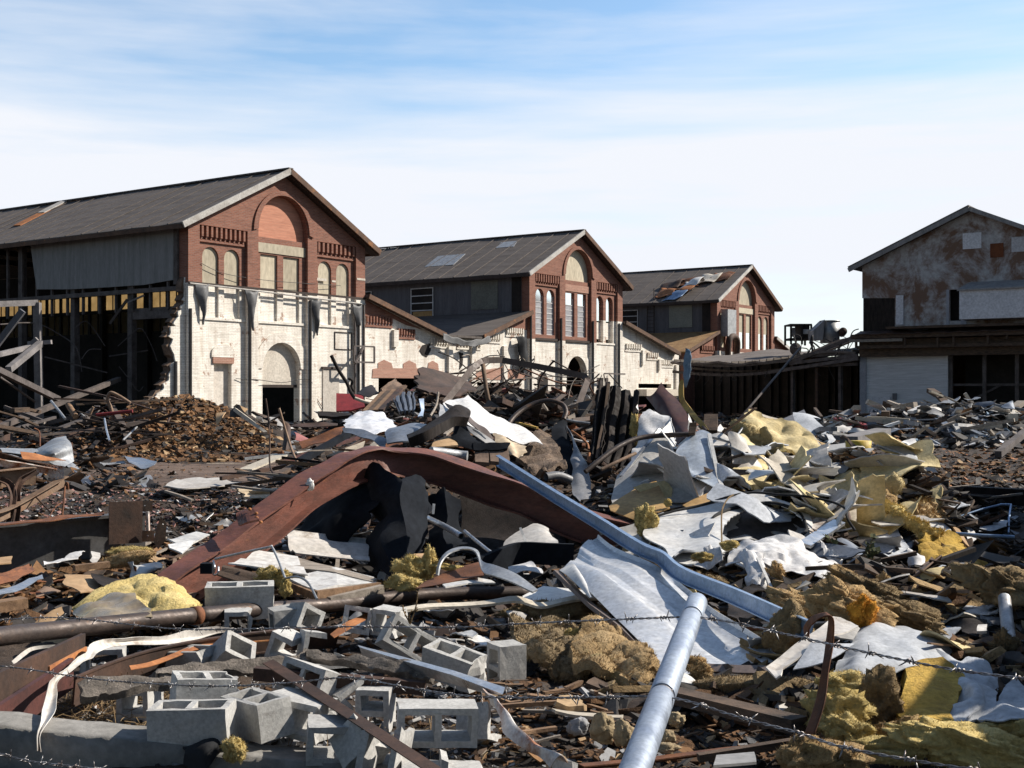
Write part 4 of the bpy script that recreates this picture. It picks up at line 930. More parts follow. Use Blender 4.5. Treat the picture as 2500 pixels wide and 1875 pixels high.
# ------------------------------------------------------------------ collapsed frame in front of hall A's open side
def LB(name, label, cat, mat, p, q, wx, wz_, z='c', group=None, parent=None): return BAR(name, label, cat, mat, z, p, q, wx, wz_, group, parent)
LB('leaning_column', 'pale paint worn column standing before the dark open hall', 'column', 'beam_pale', (350, 150, 58), (372, 1280, 58), .55, .5)
LB('steel_beam', 'pale beam running level to the top of the leaning column', 'beam', 'beam_pale', (-60, 165, 56), (350, 150, 58), .3, .45)
LB('steel_beam', 'green grey rail slanting up at the far left before the open hall', 'beam', 'sheet_grey_dark', (-40, 560, 50), (215, 225, 50), .3, .4)
c = thing('fallen_truss', 'broken pale truss joint bolted across the leaning column', 'truss', P('c', 372, 520, 57.4))
for p, q, m_, r in (((265, 535, 57.3), (485, 520, 57.3), 'beam_pale', .3), ((80, 780, 54), (380, 535, 57.2), 'beam_pale', .42), ((-20, 640, 55), (300, 565, 57.2), 'beam_pale', .35), ((300, 535, 57.2), (350, 490, 57.2), 'beam_pale', .3)):
    o = BAR('truss_member', None, None, m_, 'c', p, q, r * 1.05, r * 1.05, None, None); o.parent = c; o.location = Vector(o.location) - Vector(c.location)
for i, (p, q, r, lab, m_) in enumerate((((-30, 780, 48), (545, 1060, 53), .42, 'long dark beam fallen across the foot of the leaning column', 'beam_sooty'),
    ((-30, 1330, 47), (1120, 870, 60), .38, 'long slanting timber rising right through the collapsed bay', 'wood_dark'),
    ((40, 1130, 48), (430, 1275, 48), .22, 'short dark bar lying below the leaning column', 'beam_sooty'),
    ((-30, 1385, 44), (520, 1230, 47), .18, 'low dark lath lying at the far left of the collapse', 'beam_sooty'),
    ((0, 850, 49), (330, 1085, 52), .12, 'thin pale rod sloping down towards the leaning column', 'beam_sooty'),
    ((1035, 350, 62), (1200, 120, 62), .22, 'short brown strut hanging by the row of yellow panels', 'wood_dark'),
    ((1200, 150, 62), (1360, 80, 62), .16, 'short pale strut hanging right of the brown strut', 'beam_pale'),
    ((1030, 655, 63), (1395, 600, 63), .12, 'thin horizontal bar in the dark bay near the broken wall', 'beam_sooty'),
    ((420, 660, 60), (1010, 810, 61), .12, 'thin bar sloping right behind the leaning column', 'beam_sooty'),
    ((1110, 560, 62), (1290, 400, 62), .08, 'thin slanting rod in the dark bay below the yellow panels', 'beam_sooty'),
    ((180, 1260, 47), (420, 1280, 47), .2, 'short grey board lying flat under the fallen beam', 'wood_grey'))):
    LB('fallen_beam', lab, 'beam', m_, p, q, r, r * .9, 'c')
for i, (pts, r, lab) in enumerate((([(0, 355, 55), (330, 345, 58), (560, 450, 60), (720, 580, 60), (770, 800, 60)], .05, 'drooping cable from the left column into the dark bay'),
    ([(700, 400, 61), (820, 330, 61), (990, 560, 61)], .03, 'thin curved cable beside the second column'),
    ([(770, 680, 60), (840, 595, 60), (950, 590, 60)], .04, 'small arched rod in the dark bay'),
    ([(1290, 400, 62), (1345, 405, 62), (1430, 560, 62), (1480, 700, 62)], .04, 'bent conduit hanging at the right of the dark bay'),
    ([(1120, 750, 62), (1200, 850, 62), (1300, 980, 62), (1350, 940, 62)], .04, 'limp cable near the foot of the broken wall'))):
    TUBE('hanging_cable', lab, 'cable', 'beam_sooty', 'c', pts, r, n=5)
# ------------------------------------------------------------------ concrete blocks
BL, BH, BD = .39, .19, .19
def block_geo(cut=None, cores=2, L=BL, broken=0, seed=0):
    """hollow block, cores along local z; x = length, y = depth, z = height"""
    a = L / 2; b = BD / 2; w_ = .032; holes = []
    outer = [(-a, -b), (a, -b), (a, b), (-a, b)]
    if cores == 2: holes = [rect(-a + w_, -w_ / 2, -b + w_, b - w_), rect(w_ / 2, a - w_, -b + w_, b - w_)]
    elif cores == 1: holes = [rect(-a + w_, a - w_, -b + w_, b - w_)]
    elif cores == -1:   # half torn away: a U
        holes = []; outer = [(-a, -b), (a, -b), (a + .01, -b + w_), (-a + w_, -b + w_), (-a + w_, b - w_), (a - .05, b - w_ - .006), (a - .06, b), (-a, b)]
    elif cores == -2:   # L shaped shard
        outer = [(-a, -b), (a, -b), (a + .015, -b + w_), (.02, -b + w_ + .01), (-a + w_, -b + w_), (-a + w_, b - .03), (-a, b)]
    elif cores == -3:   # one face shell only
        outer = [(-a, -b), (a, -b), (a - .02, -b + w_), (w_ / 2, -b + w_), (w_ / 2, -b + .07), (-w_ / 2, -b + .085), (-w_ / 2, -b + w_), (-a, -b + w_)]
    holes = [sum(([(x0 + (x1 - x0) * t_, y0 + (y1 - y0) * t_)] for t_ in (0,)), []) for x0, y0, x1, y1 in []] + holes
    v, f = polyplate(outer, holes, lambda x, y, z: Vector((x, y, z)), -BH / 2, BH / 2)
    bm = bmesh.new(); vs = [bm.verts.new(p) for p in v]
    for q in f:
        try: bm.faces.new([vs[i] for i in q])
        except ValueError: pass
    bmesh.ops.bevel(bm, geom=[e for e in bm.edges if e.calc_length() > .02 and len(e.link_faces) == 2 and e.calc_face_angle(0) > .5], offset=.0035, segments=1, affect='EDGES')
    bmesh.ops.triangulate(bm, faces=[q for q in bm.faces if len(q.verts) > 4])
    for k in range(2): bmesh.ops.subdivide_edges(bm, edges=[e for e in bm.edges if e.calc_length() > .05], cuts=1, use_grid_fill=True)
    so = Vector((seed * 3.3, seed, seed * 1.7))
    for p in bm.verts:
        c = p.co; p.co = c + noise.noise_vector(c * 14 + so) * .005 + noise.noise_vector(c * 60 + so) * .0015
        if broken:   # ragged break towards +x
            lim = a * (1 - broken) + .05 * noise.noise(Vector((0, c.y * 9, c.z * 14)) + so) + .02 * noise.noise(c * 50 + so)
            if p.co.x > lim: p.co.x = lim
    bmesh.ops.recalc_face_normals(bm, faces=bm.faces); bm.verts.index_update()
    v = [x.co.copy() for x in bm.verts]; f = [tuple(q.index for q in x.verts) for x in bm.faces]; bm.free(); return v, f
RAD = math.radians
def BLOCK(label, z, x, y, Y, rot, seed, cores=2, broken=0, L=BL, sc=1, group='concrete blocks in the foreground rubble'):
    v, f = block_geo(None, cores, L, broken, seed); R = Euler([RAD(a) for a in rot]).to_matrix(); c = P(z, x, y, Y)
    o = mesh_obj('concrete_block', [c + R @ (q * sc) for q in v], f, 'concrete_block'); return tag(o, label, 'concrete block', group)
# orientation: cores up = (0,0,rz); cores facing the camera = (90,0,rz)
BLOCK('whole two-hole block standing upright front left, nearest to the camera', '8', 1300, 1290, 6.05, (2, -2, -3), 1)
BLOCK('two-hole block beside the nearest block, corner turned to the camera', '8', 1735, 1230, 6.25, (6, -4, -50), 2)
BLOCK('block with bright sunlit blank top right of the corner-turned block', '8', 2040, 1235, 6.3, (90, 4, -28), 3, 2, .12, .36)
BLOCK('grooved block standing on end between the dark bar and a block with two dark holes', '9', 878, 1190, 6.9, (0, 88, 84), 4, 2, 0, .26)
BLOCK('block lying with two dark holes facing the camera and a sunlit top', '9', 1290, 1285, 6.1, (91, 2, 8), 5)
BLOCK('tilted block with two square holes showing, tipped up on its edge', '9', 1110, 755, 8.0, (68, 33, 12), 6, 2, .05)
BLOCK('block lying half buried with bright top left of the leaning block', '8', 1265, 880, 7.9, (4, -3, -20), 7, 2, .18, .39)
BLOCK('block leaning on its corner behind the asphalt edged beam', '8', 1570, 830, 7.9, (40, 30, 30), 8, 1, 0, .22)
BLOCK('block with dark hole standing under the crumpled white flashing', '8', 700, 880, 8.0, (86, 0, 10), 9, 1, 0, .26)
BLOCK('dark block wedged under the rusty channel at the left', '8', 945, 1215, 6.9, (0, 90, 80), 10, 2, 0, .3)
BLOCK('thin face shell of a block, top sunlit, at the bottom centre', '9', 1340, 1480, 5.75, (88, 3, 6), 11, -3, 0, .39)
BLOCK('sunlit solid topped block sloping down right behind the galvanised channel', '9', 1420, 900, 7.6, (8, 12, -28), 12, 2, .22, .39)
BLOCK('shaded rounded block lying right of the galvanised channel', '9', 1760, 905, 7.9, (3, 90, 30), 13, 2, .15, .3)
BLOCK('flat broken half block lying in front of the leaning dark bar', '9', 620, 1400, 6.05, (94, 3, 10), 14, -1, .2, .3)
BLOCK('upright broken block end full of dirt at the bottom edge', '9', 940, 1470, 5.85, (14, -70, 60), 15, -1, .1, .26)
BLOCK('small broken block piece with one arch shaped opening', '9', 470, 765, 8.3, (84, 10, 20), 16, -1, .2, .2)
BLOCK('broken block lump with ragged hollow left of the arch shaped piece', '9', 290, 780, 8.3, (90, 20, -20), 17, -1, .1, .22)
BLOCK('flat block slab with bright top left of the tilted block', '9', 640, 805, 8.2, (86, 2, 25), 18, -3, 0, .36)
BLOCK('half hidden block with open top behind the nearest block', '8', 1390, 1085, 6.45, (2, 6, 24), 19, 2, .2, .34)
BLOCK('bright sided block lying beyond the leaning dark bar', '8', 2100, 1010, 7.0, (70, 6, -38), 20, 2, 0, .34)
BLOCK('dirty block piece with crumbled top behind the galvanised channel', '9', 1450, 790, 8.1, (82, 4, -32), 21, -3, 0, .34)
BLOCK('whole grey block lying on its side behind the long rusty pipe', '8', 1620, 455, 9.4, (2, 0, 10), 22, 2, 0, .39, 1.3)
BLOCK('pale block slab sloping between two shaded blocks at the centre', '9', 1600, 830, 8.2, (80, 4, 8), 23, -3, 0, .39)
BLOCK('broken block corner lying right of the block with two dark holes', '9', 1590, 1290, 6.5, (80, 20, 60), 24, -2, .3, .2)
BLOCK('broken block chunk at the left of the leaning dark bar foot', '9', 790, 1430, 6.0, (40, 20, 50), 25, -2, .2, .2)
BLOCK('block fragment standing on edge left of the grooved block', '9', 715, 1100, 6.95, (80, 60, 20), 26, -2, .2, .15)
BLOCK('bright block slab lying flat under the galvanised channel', '9', 470, 1010, 7.1, (84, -3, 40), 27, -3, 0, .36)
BLOCK('small grey block corner right of the rusty white strip foot', '10', 470, 1590, 5.9, (80, 0, 30), 28, -3, .1, .2)
SBL = ('shaded block end under the long pipe, fourth from the left', 'shaded block end under the long pipe, fifth from the left', 'shaded block end under the long pipe, leftmost of five', 'shaded block end under the long pipe, second from the left', 'shaded block end under the long pipe, third from the left')
for i, (x, y, Y, r) in enumerate(((1050, 590, 8.9, (80, 10, 8)), (1270, 600, 8.9, (90, 5, -20)), (250, 610, 9.0, (90, 0, 14)), (560, 600, 9.0, (5, 86, 30)), (690, 590, 9.0, (80, 30, 40)))):
    BLOCK(SBL[i], '9', x - 300, y, Y, r, 40 + i, 1, .1, .2, group='shaded block ends under the long pipe')

# ------------------------------------------------------------------ retaining wall along the bottom edge
cw = thing('retaining_wall', 'low weathered concrete retaining wall along the bottom left edge', 'wall', (0, 0, 0))
top = [P('8', x, y, 5.95) for x, y in ((-400, 1290), (0, 1310), (250, 1345), (800, 1395), (1250, 1440), (1400, 1500), (2212, 1560), (2700, 1600))]
v, f = surf_geo([[p + Vector((0, -.02, -1.2)) for p in top], [p + Vector((0, -.01, -.5)) for p in top], [p + Vector((0, 0, 0)) for p in top], [p + Vector((0, .22, .01)) for p in top], [p + Vector((0, .26, -.8)) for p in top]], n=5, lin=True, amp=.012, fr=5, th=0)
mesh_obj('wall_face', v, f, 'concrete', cw, True)
# ------------------------------------------------------------------ long pipe, beams and strips of the foreground
pts = [(-160, 735, 7.3), (0, 702, 7.5), (420, 655, 8.0), (1180, 575, 8.7), (1700, 525, 9.3), (2212, 490, 9.9), (2900, 420, 10.6), (3560, 405, 11.0)]
LP_ = smooth_path([P('8', *q) for q in pts], 8)
rr = [.125 if i < 26 else .095 for i in range(len(LP_))]
lp = thing('long_pipe', 'long rusty steel pipe lying across the foreground from the left edge', 'pipe', LP_[0])
o = MB().tube(LP_[:27], .060, 18).obj('pipe_section', 'pipe_steel', None, True); o.parent = lp; o.location = o.location - lp.location
o = MB().tube(LP_[26:], .057, 18).obj('pipe_section', 'pipe_steel', None, True); o.parent = lp; o.location = o.location - lp.location
o = MB().tube([LP_[25].lerp(LP_[26], .6), LP_[26].lerp(LP_[27], .3)], .066, 18).obj('coupling', 'rust_steel', None, True); o.parent = lp; o.location = o.location - lp.location

S('flashing_strip', 'long twisted white metal flashing hanging over the wall at the left', 'metal strip', 'dirty_white', '8',
  [[(240, 1475, 5.8), (245, 1340, 5.9), (300, 1170, 6.2), (325, 1010, 6.4), (400, 950, 6.7), (560, 830, 7.2), (625, 745, 7.5), (830, 712, 7.8), (1080, 705, 8.1), (1350, 645, 8.4), (1580, 650, 8.6)],
   [(262, 1475, 5.85), (262, 1345, 5.95), (345, 1190, 6.2), (352, 1050, 6.5), (420, 955, 6.8), (585, 845, 7.3), (650, 775, 7.5), (830, 738, 7.85), (1080, 740, 8.1), (1350, 700, 8.4), (1560, 672, 8.6)],
   [(272, 1478, 5.8), (272, 1350, 5.9), (385, 1190, 6.15), (385, 1060, 6.45), (412, 985, 6.7), (600, 865, 7.2), (665, 805, 7.45), (835, 765, 7.8), (1090, 762, 8.05), (1370, 712, 8.4), (1570, 668, 8.6)]], n=5, amp=.015, fr=5, th=.003)
S('metal_strip', 'pale bent metal strip under the long pipe at the left', 'metal strip', 'dirty_white', '8',
  [[(75, 870, 7.4), (150, 810, 7.6), (235, 770, 7.8), (400, 762, 7.9), (560, 780, 8.0)], [(90, 892, 7.4), (170, 832, 7.6), (240, 795, 7.8), (400, 778, 7.9), (560, 786, 8.0)]], n=5, amp=.01, th=.003)
def I_PROF(w_, h, t_): return [(-w_ / 2, 0), (w_ / 2, 0), (w_ / 2, -t_), (t_ / 2, -t_), (t_ / 2, -h + t_), (w_ / 2, -h + t_), (w_ / 2, -h), (-w_ / 2, -h), (-w_ / 2, -h + t_), (-t_ / 2, -h + t_), (-t_ / 2, -t_), (-w_ / 2, -t_)]
def C_PROF(w_, h, t_): return [(0, 0), (w_, 0), (w_, -t_), (t_, -t_), (t_, -h + t_), (w_, -h + t_), (w_, -h), (0, -h)]
def L_PROF(w_, h, t_): return [(0, 0), (w_, 0), (w_, -t_), (t_, -t_), (t_, -h), (0, -h)]
def BEAM(name, label, cat, mat, z, pts, prof, up=(0, 0, 1), k=6, lin=False, amp=0, group=None, ups=None):
    path = smooth_path([P(z, *q) for q in pts], k, lin)
    if amp: path = [p + noise.noise_vector(p * 3) * amp for p in path]
    v, f = sweep(path, prof, up); o = mesh_obj(name, v, f, mat); return tag(o, label, cat, group)
BEAM('channel', 'long rusty channel curving across the foreground under the white flashing', 'channel', 'dark_rust', '8', [(500, 970, 6.9), (800, 850, 7.4), (1100, 765, 7.8), (1500, 695, 8.2), (1900, 650, 8.6), (2300, 635, 8.9)], C_PROF(.02, .17, .012), up=(0, -.5, 1))
S('rust_sheet', 'orange rusted lower lip of metal running behind the leaning block', 'metal strip', 'bright_rust', '8',
  [[(870, 905, 7.4), (1200, 810, 7.8), (1420, 760, 8.1), (1700, 735, 8.3), (1850, 722, 8.4)], [(880, 935, 7.35), (1220, 830, 7.75), (1440, 785, 8.05), (1700, 745, 8.3), (1850, 732, 8.4)]], n=5, amp=.02, th=.004)
S('rust_sheet', 'bright orange rusty plate right of the wire barbs below the long pipe', 'metal plate', 'bright_rust', '9',
  [[(570, 680, 8.5), (700, 600, 8.7), (830, 545, 9.0)], [(600, 700, 8.4), (740, 630, 8.6), (880, 550, 9.0)]], n=5, amp=.02, th=.006)
for i, (a, b, w1, w2, lab) in enumerate((((-80, 1080, 6.6), (560, 770, 7.8), .05, .28, 'dark red steel beam at the far left under the pipe'), ((-80, 1330, 6.1), (480, 950, 7.2), .05, .30, 'dark red steel beam slanting down behind the concrete wall'), ((330, 925, 6.9), (580, 790, 7.6), .02, .06, 'thin orange steel edge beside the dark red beam'))):
    BAR('steel_beam', lab, 'beam', 'dark_rust' if i == 0 else 'red_paint_dark' if i < 2 else 'bright_rust', '8', a, b, w1, w2, up=(0, -.3, 1))
# asphalt edged beams
def slab(label, z, rows, seed): return S('asphalt_slab', label, 'slab', 'asphalt', z, rows, n=9, amp=.008, fr=9, th=.05, amp2=.008, fr2=45, edge=.012, seed=seed)
slab('long slab edge crusted with tar gravel behind the corner-turned block', '8', [[(1030, 985, 6.9), (1300, 925, 7.0), (1600, 885, 7.1), (1900, 850, 7.2), (2080, 830, 7.3)], [(1060, 1010, 6.85), (1300, 985, 6.95), (1600, 970, 7.05), (1900, 960, 7.15), (2080, 905, 7.2)]], 1)
slab('thick gravelly roofing slab end resting right of the leaning bar', '9', [[(415, 835, 7.25), (700, 860, 7.2), (1000, 890, 7.1), (1200, 925, 7.05), (1270, 970, 7.0)], [(420, 880, 7.2), (700, 915, 7.15), (950, 960, 7.05), (1150, 1000, 7.0), (1260, 1030, 6.95)]], 2)
BAR('steel_beam', 'dark steel beam under the tar gravel slabs', 'beam', 'dark_rust', '9', (60, 950, 7.0), (1210, 1050, 6.9), .10, .12)
slab('tarry grey slab lying behind the hidden block at the left', '8', [[(535, 1045, 6.5), (750, 1020, 6.6), (950, 1015, 6.7), (1180, 1030, 6.8)], [(550, 1150, 6.4), (750, 1130, 6.5), (950, 1090, 6.6), (1180, 1075, 6.7)]], 3)
BEAM('steel_angle', 'dark flat steel bar leaning across the blocks to the bottom edge', 'steel bar', 'dark_rust', '9', [(185, 855, 6.75), (700, 1185, 6.1), (1340, 1600, 5.3)], L_PROF(.065, .05, .006), up=(.25, -.6, .75), lin=True)
S('galvanised_channel', 'bright galvanised channel sloping down right across the blocks', 'channel', 'galv', '9',
  [[(755, 765, 7.4), (1050, 840, 7.15), (1400, 935, 6.85), (1750, 1050, 6.6)], [(770, 775, 7.3), (1060, 865, 7.05), (1400, 965, 6.75), (1735, 1095, 6.5)], [(790, 830, 7.35), (1060, 930, 7.1), (1400, 1020, 6.8), (1620, 1085, 6.6)]], n=4, lin=True, th=.004)
S('rusted_strip', 'twisted strip half white paint half orange rust at the bottom centre', 'metal strip', 'rust_paint', '9',
  [[(1612, 1045, 6.6), (1650, 1130, 6.4), (1720, 1280, 6.2), (1800, 1400, 6.0), (1900, 1490, 5.85), (2050, 1590, 5.7)], [(1640, 1060, 6.6), (1690, 1140, 6.35), (1790, 1260, 6.15), (1890, 1370, 5.95), (1960, 1440, 5.8), (2130, 1510, 5.7)], [(1655, 1100, 6.65), (1700, 1190, 6.45), (1810, 1310, 6.2), (1910, 1410, 6.0), (2000, 1460, 5.9), (2180, 1545, 5.75)]], n=5, lin=False, amp=.03, fr=6, th=.004)
BEAM('steel_strip', 'rusty flat bar lying along the bottom edge right of centre', 'steel bar', 'rust_steel', '10', [(560, 1630, 5.7), (1000, 1590, 5.9), (1500, 1525, 6.1), (2100, 1470, 6.3)], L_PROF(.05, .03, .006), lin=True)
S('striped_cloth', 'dark grey striped rag hanging over the concrete wall edge', 'rag', 'black_cloth', '8', [[(1270, 1420, 6.05), (1400, 1400, 6.1), (1550, 1385, 6.15)], [(1250, 1480, 5.9), (1390, 1450, 5.92), (1540, 1420, 6.0)], [(1260, 1590, 5.88), (1400, 1560, 5.88), (1480, 1500, 5.9)]], n=6, amp=.05, fr=7, th=.01, seed=4)
def tuft(label, z, c, r, mat='insulation', sub=4, seed=0, rot=(0, 0, 0), amp=.55, k=.55, group=None, name='insulation_tuft', cat='insulation'):
    if name == 'foam_lump': k = .75
    return BLOB(name, label, cat, mat, z, c, tuple(q * k for q in r), sub=sub, amp=amp, fr=2.6, amp2=.10, fr2=9, seed=seed, rot=rot, group=group)
tuft('tiny yellow foam lump right of the striped rag', '8', (1580, 1465, 5.9), (.045, .04, .05), seed=5, k=1)
# insulation bag at left
S('insulation_bag', 'yellow insulation batt in torn clear plastic lying on the left rubble', 'insulation', 'insulation', '8',
  [[(540, 545, 9.3), (780, 395, 9.8), (960, 325, 10.0), (1110, 345, 9.9), (1240, 430, 9.7), (1325, 520, 9.4)],
   [(560, 560, 9.0), (780, 450, 9.3), (960, 400, 9.4), (1120, 410, 9.3), (1240, 470, 9.2), (1320, 530, 9.1)],
   [(580, 575, 8.8), (780, 560, 8.8), (960, 560, 8.8), (1100, 555, 8.8), (1220, 550, 8.8), (1310, 540, 8.9)]], n=8, amp=.05, fr=4, th=.05, amp2=.03, fr2=12, seed=3)
S('plastic_wrap', 'dirty translucent plastic draped over the left end of the yellow batt', 'plastic sheet', 'plastic_dirty', '8',
  [[(520, 550, 8.9), (700, 440, 9.15), (880, 400, 9.15)], [(540, 580, 8.5), (720, 520, 8.7), (960, 480, 8.8)], [(430, 600, 8.4), (720, 590, 8.4), (1050, 560, 8.5)]], n=8, amp=.05, fr=6, th=.006, seed=9)
# ------------------------------------------------------------------ red bent girder
rb = thing('red_girder', 'large bent dark red steel girder arching over the debris', 'girder', P('8', 1050, 380, 10.4))
path = [P('p', *q) for q in ((395, 1418, 10.4), (520, 1330, 11.0), (650, 1240, 11.6), (760, 1160, 12.2), (840, 1115, 12.7), (895, 1096, 13.1), (950, 1094, 13.3), (1060, 1108, 13.4), (1180, 1148, 13.4), (1300, 1190, 13.3), (1420, 1245, 13.1), (1560, 1280, 13.0))]
path = smooth_path(path, 6)
def girder(path):
    n = len(path); prof = I_PROF(.23, .32, .02); v = []; f = []
    for i, p in enumerate(path):
        t_ = (path[min(i + 1, n - 1)] - path[max(i - 1, 0)]).normalized()
        k = i / (n - 1)
        side = Vector((0, 1, 0)); up = Vector((0, -.17 - .10 * math.sin(k * 6), 1)); x = t_.cross(up).normalized(); z = x.cross(t_)
        # web buckled at the kink
        kk = math.exp(-((k - .52) / .07) ** 2)
        bend = .10 * math.sin(k * 16) * .3 + .16 * kk
        for a, b in prof:
            aa = a + bend * (b / -.33) * (1 if b < -.01 else 0); bb = b * (1 - .25 * kk)
            fl = .05 * noise.noise(Vector((k * 14, a * 5, 0))) * (abs(a) / .18) if b > -.04 else .05 * noise.noise(Vector((k * 12, a * 5, 5))) * (abs(a) / .18)
            v.append(p + x * aa + z * (bb + fl))
    m = len(prof)
    for i in range(n - 1):
        for j in range(m):
            a, b = i * m + j, i * m + (j + 1) % m; f.append((a, a + m, b + m, b))
    tri = tessellate_polygon([[Vector((a, b, 0)) for a, b in prof]])
    f += [tuple(t_) for t_ in tri] + [tuple(q + (n - 1) * m for q in t_)[::-1] for t_ in tri]
    return v, f
v, f = girder(path); o = mesh_obj('girder_body', v, f, 'red_steel', None, True); o.parent = rb; o.location = o.location - rb.location
o.data.set_sharp_from_angle(angle=RAD(30))
def addto(o, par): o.parent = par; o.location = Vector(o.location) - Vector(par.location); return o
v, f = surf_geo(ztr('e', [[(150, 1440, 11.2), (250, 1390, 11.25), (400, 1370, 11.2)], [(210, 1590, 11.1), (330, 1530, 11.0), (470, 1500, 11.0)]]), n=4, amp=.02, th=.02)
addto(mesh_obj('bolted_plate', v, f, 'red_steel'), rb)
for q in ((330, 1345, 11.15), (420, 1400, 11.1), (425, 1460, 11.05), (480, 1520, 11.0)):
    v, f = blob_geo(P('e', *q), (.018, .018, .015), amp=.05, sub=2); addto(mesh_obj('bolt', v, f, 'bright_rust', None, True), rb)
tuft('white torn paint scrap stuck on the upper face of the red girder', 'e', (1140, 1015, 12.0), (.07, .03, .10), mat='white_metal', sub=3, seed=2, name='paint_scrap', cat='scrap')
eb = thing('junction_box', 'black electrical box and cable hanging on the red girder', 'electrical box', P('8', 1410, 240, 10.4))
addto(MB().box(P('8', 1350, 280, 10.5), P('8', 1450, 200, 10.6)).obj('box', 'black_sheet'), eb)
addto(MB().tube(smooth_path([P('8', *q) for q in ((1440, 190, 10.4), (1450, 240, 10.35), (1440, 285, 10.4), (1470, 275, 10.35), (1475, 230, 10.4))], 5), .008, 5).obj('wires', 'galv', None, True), eb)
TUBE('conduit', 'flattened grey conduit bent down from the black box on the red girder', 'conduit', 'galv_dull', '8', [(1450, 180, 10.4), (1600, 145, 10.4), (1810, 100, 10.4), (1835, 98, 10.4), (1880, 190, 10.2), (1925, 310, 9.9)], .018)
TUBE('conduit', 'thin curved conduit looping onto the long pipe', 'conduit', 'galv_dull', '8', [(1925, 310, 9.9), (2010, 300, 9.8), (2080, 340, 9.6), (2140, 450, 9.2)], .016)
# siding and door-like panels beneath the girder
def PANEL(label, mat, z, rows, name='board', cat='panel', **k): 
    a = dict(n=5, amp=.012, fr=2, th=.012, lin=True); a.update(k); return S(name, label, cat, mat, z, rows, **a)
PANEL('white weatherboard panel lying flat left of the timber framed panel', 'white_metal', '9', [[(80, 130, 11.4), (350, 170, 11.3)], [(-120, 215, 10.6), (420, 290, 10.4)]], corr=(3, .03, 1))
fp = thing('framed_panel', 'timber framed white panel lying flat in the middle foreground', 'panel', P('9', 600, 350, 10))
for rows, m_, th in (([[(290, 340, 10.4), (600, 265, 10.9), (860, 330, 10.8)], [(480, 420, 9.9), (620, 385, 10.1), (880, 370, 10.5)]], 'white_metal', .04), ([[(330, 200, 11.3), (560, 255, 11.0), (890, 340, 10.6)], [(300, 260, 10.9), (600, 300, 10.6), (850, 360, 10.5)]], 'wood_grey', .04)):
    v, f = surf_geo(ztr('9', rows), n=4, lin=True, amp=.01, th=th); addto(mesh_obj('board', v, f, m_), fp)
addto(MB().bar(P('9', 470, 425, 9.85), P('9', 900, 365, 10.4), .05, .07).obj('edge_rail', 'wood_brown'), fp)
addto(MB().bar(P('9', 300, 355, 10.35), P('9', 480, 430, 9.85), .05, .06).obj('edge_rail', 'wood_brown'), fp)
addto(MB().bar(P('9', 560, 470, 9.9), P('9', 920, 385, 10.3), .06, .08).obj('edge_rail', 'wood_grey'), fp)
PANEL('dark weathered plank running under the framed panel', 'wood_grey', '9', [[(200, 135, 11.5), (700, 280, 11.0)], [(190, 160, 11.3), (690, 305, 10.8)]])
PANEL('grey white siding sheet standing behind the black tarpaulin at the left', 'dirty_white', '5', [[(0, 1230, 12.4), (560, 1290, 12.6)], [(10, 1340, 12.0), (550, 1370, 12.2)], [(60, 1390, 11.8), (560, 1440, 11.9)]], corr=(2, .03, 1))
PANEL('white board lying flat left of the red girder foot', 'white_metal', '8', [[(1150, 60, 11.6), (1330, 0, 12.2), (1420, 20, 12.2)], [(1130, 45, 11.5), (1240, 110, 11.2), (1340, 60, 11.6)]])
PANEL('second white board half under the red girder foot', 'white_metal', '8', [[(1130, 85, 11.2), (1320, 60, 11.5)], [(1140, 110, 11.0), (1230, 150, 10.9)]])
PANEL('dark ribbed board under the red girder low end', 'char_wood', '9', [[(-150, 230, 10.5), (260, 330, 10.2)], [(-200, 290, 10.2), (150, 400, 9.9)]], corr=(3, .04, 1))
tuft('bright yellow insulation tuft beside the bent conduit', '8', (1850, 300, 10.1), (.24, .12, .11), seed=12)
tuft('small yellow insulation tail hanging beside the grey block', '8', (1925, 375, 9.9), (.07, .05, .12), seed=13)
# black tarpaulin under the arch, darkened to stand in for missing girder shade
S('tarpaulin', 'big black roofing felt sheet hanging under the arch of the red girder', 'tarpaulin', 'black_sheet', '5',
  [[(520, 860, 13.2), (620, 760, 13.0), (760, 840, 12.7), (930, 900, 12.8)], [(500, 1000, 13.0), (620, 1000, 12.6), (780, 1020, 12.3), (950, 1010, 12.7)], [(600, 1150, 12.8), (680, 1150, 12.3), (800, 1150, 12.1), (940, 1150, 12.6)],
   [(530, 1300, 12.6), (650, 1310, 12.0), (800, 1320, 11.9), (940, 1300, 12.4)], [(570, 1510, 12.0), (680, 1540, 11.6), (800, 1520, 11.7), (850, 1440, 12.2)]], n=5, lin=True, amp=.10, fr=2.2, th=.008, seed=6, edge=.12, amp2=.03, fr2=4)
S('tarpaulin', 'crumpled black felt bunched left of the big hanging sheet', 'tarpaulin', 'black_sheet', '5',
  [[(100, 1160, 13.3), (340, 960, 13.4), (560, 860, 13.4)], [(100, 1220, 13.0), (330, 1130, 12.7), (640, 1060, 12.6)], [(90, 1290, 12.8), (320, 1330, 12.3), (520, 1200, 12.5)]], n=9, amp=.16, fr=1.8, th=.008, seed=7, edge=.10, amp2=.06, fr2=4)
S('tarpaulin', 'flat black panel leaning right of the big hanging felt sheet', 'tarpaulin', 'black_sheet', '5',
  [[(950, 1000, 13.2), (1070, 950, 13.2), (1160, 1010, 13.2)], [(950, 1200, 13.0), (1070, 1200, 12.8), (1200, 1220, 13.0)], [(930, 1400, 12.6), (1080, 1420, 12.4), (1210, 1350, 12.6)]], n=5, lin=True, amp=.08, fr=2.2, th=.008, seed=8, edge=.10, amp2=.03, fr2=4)
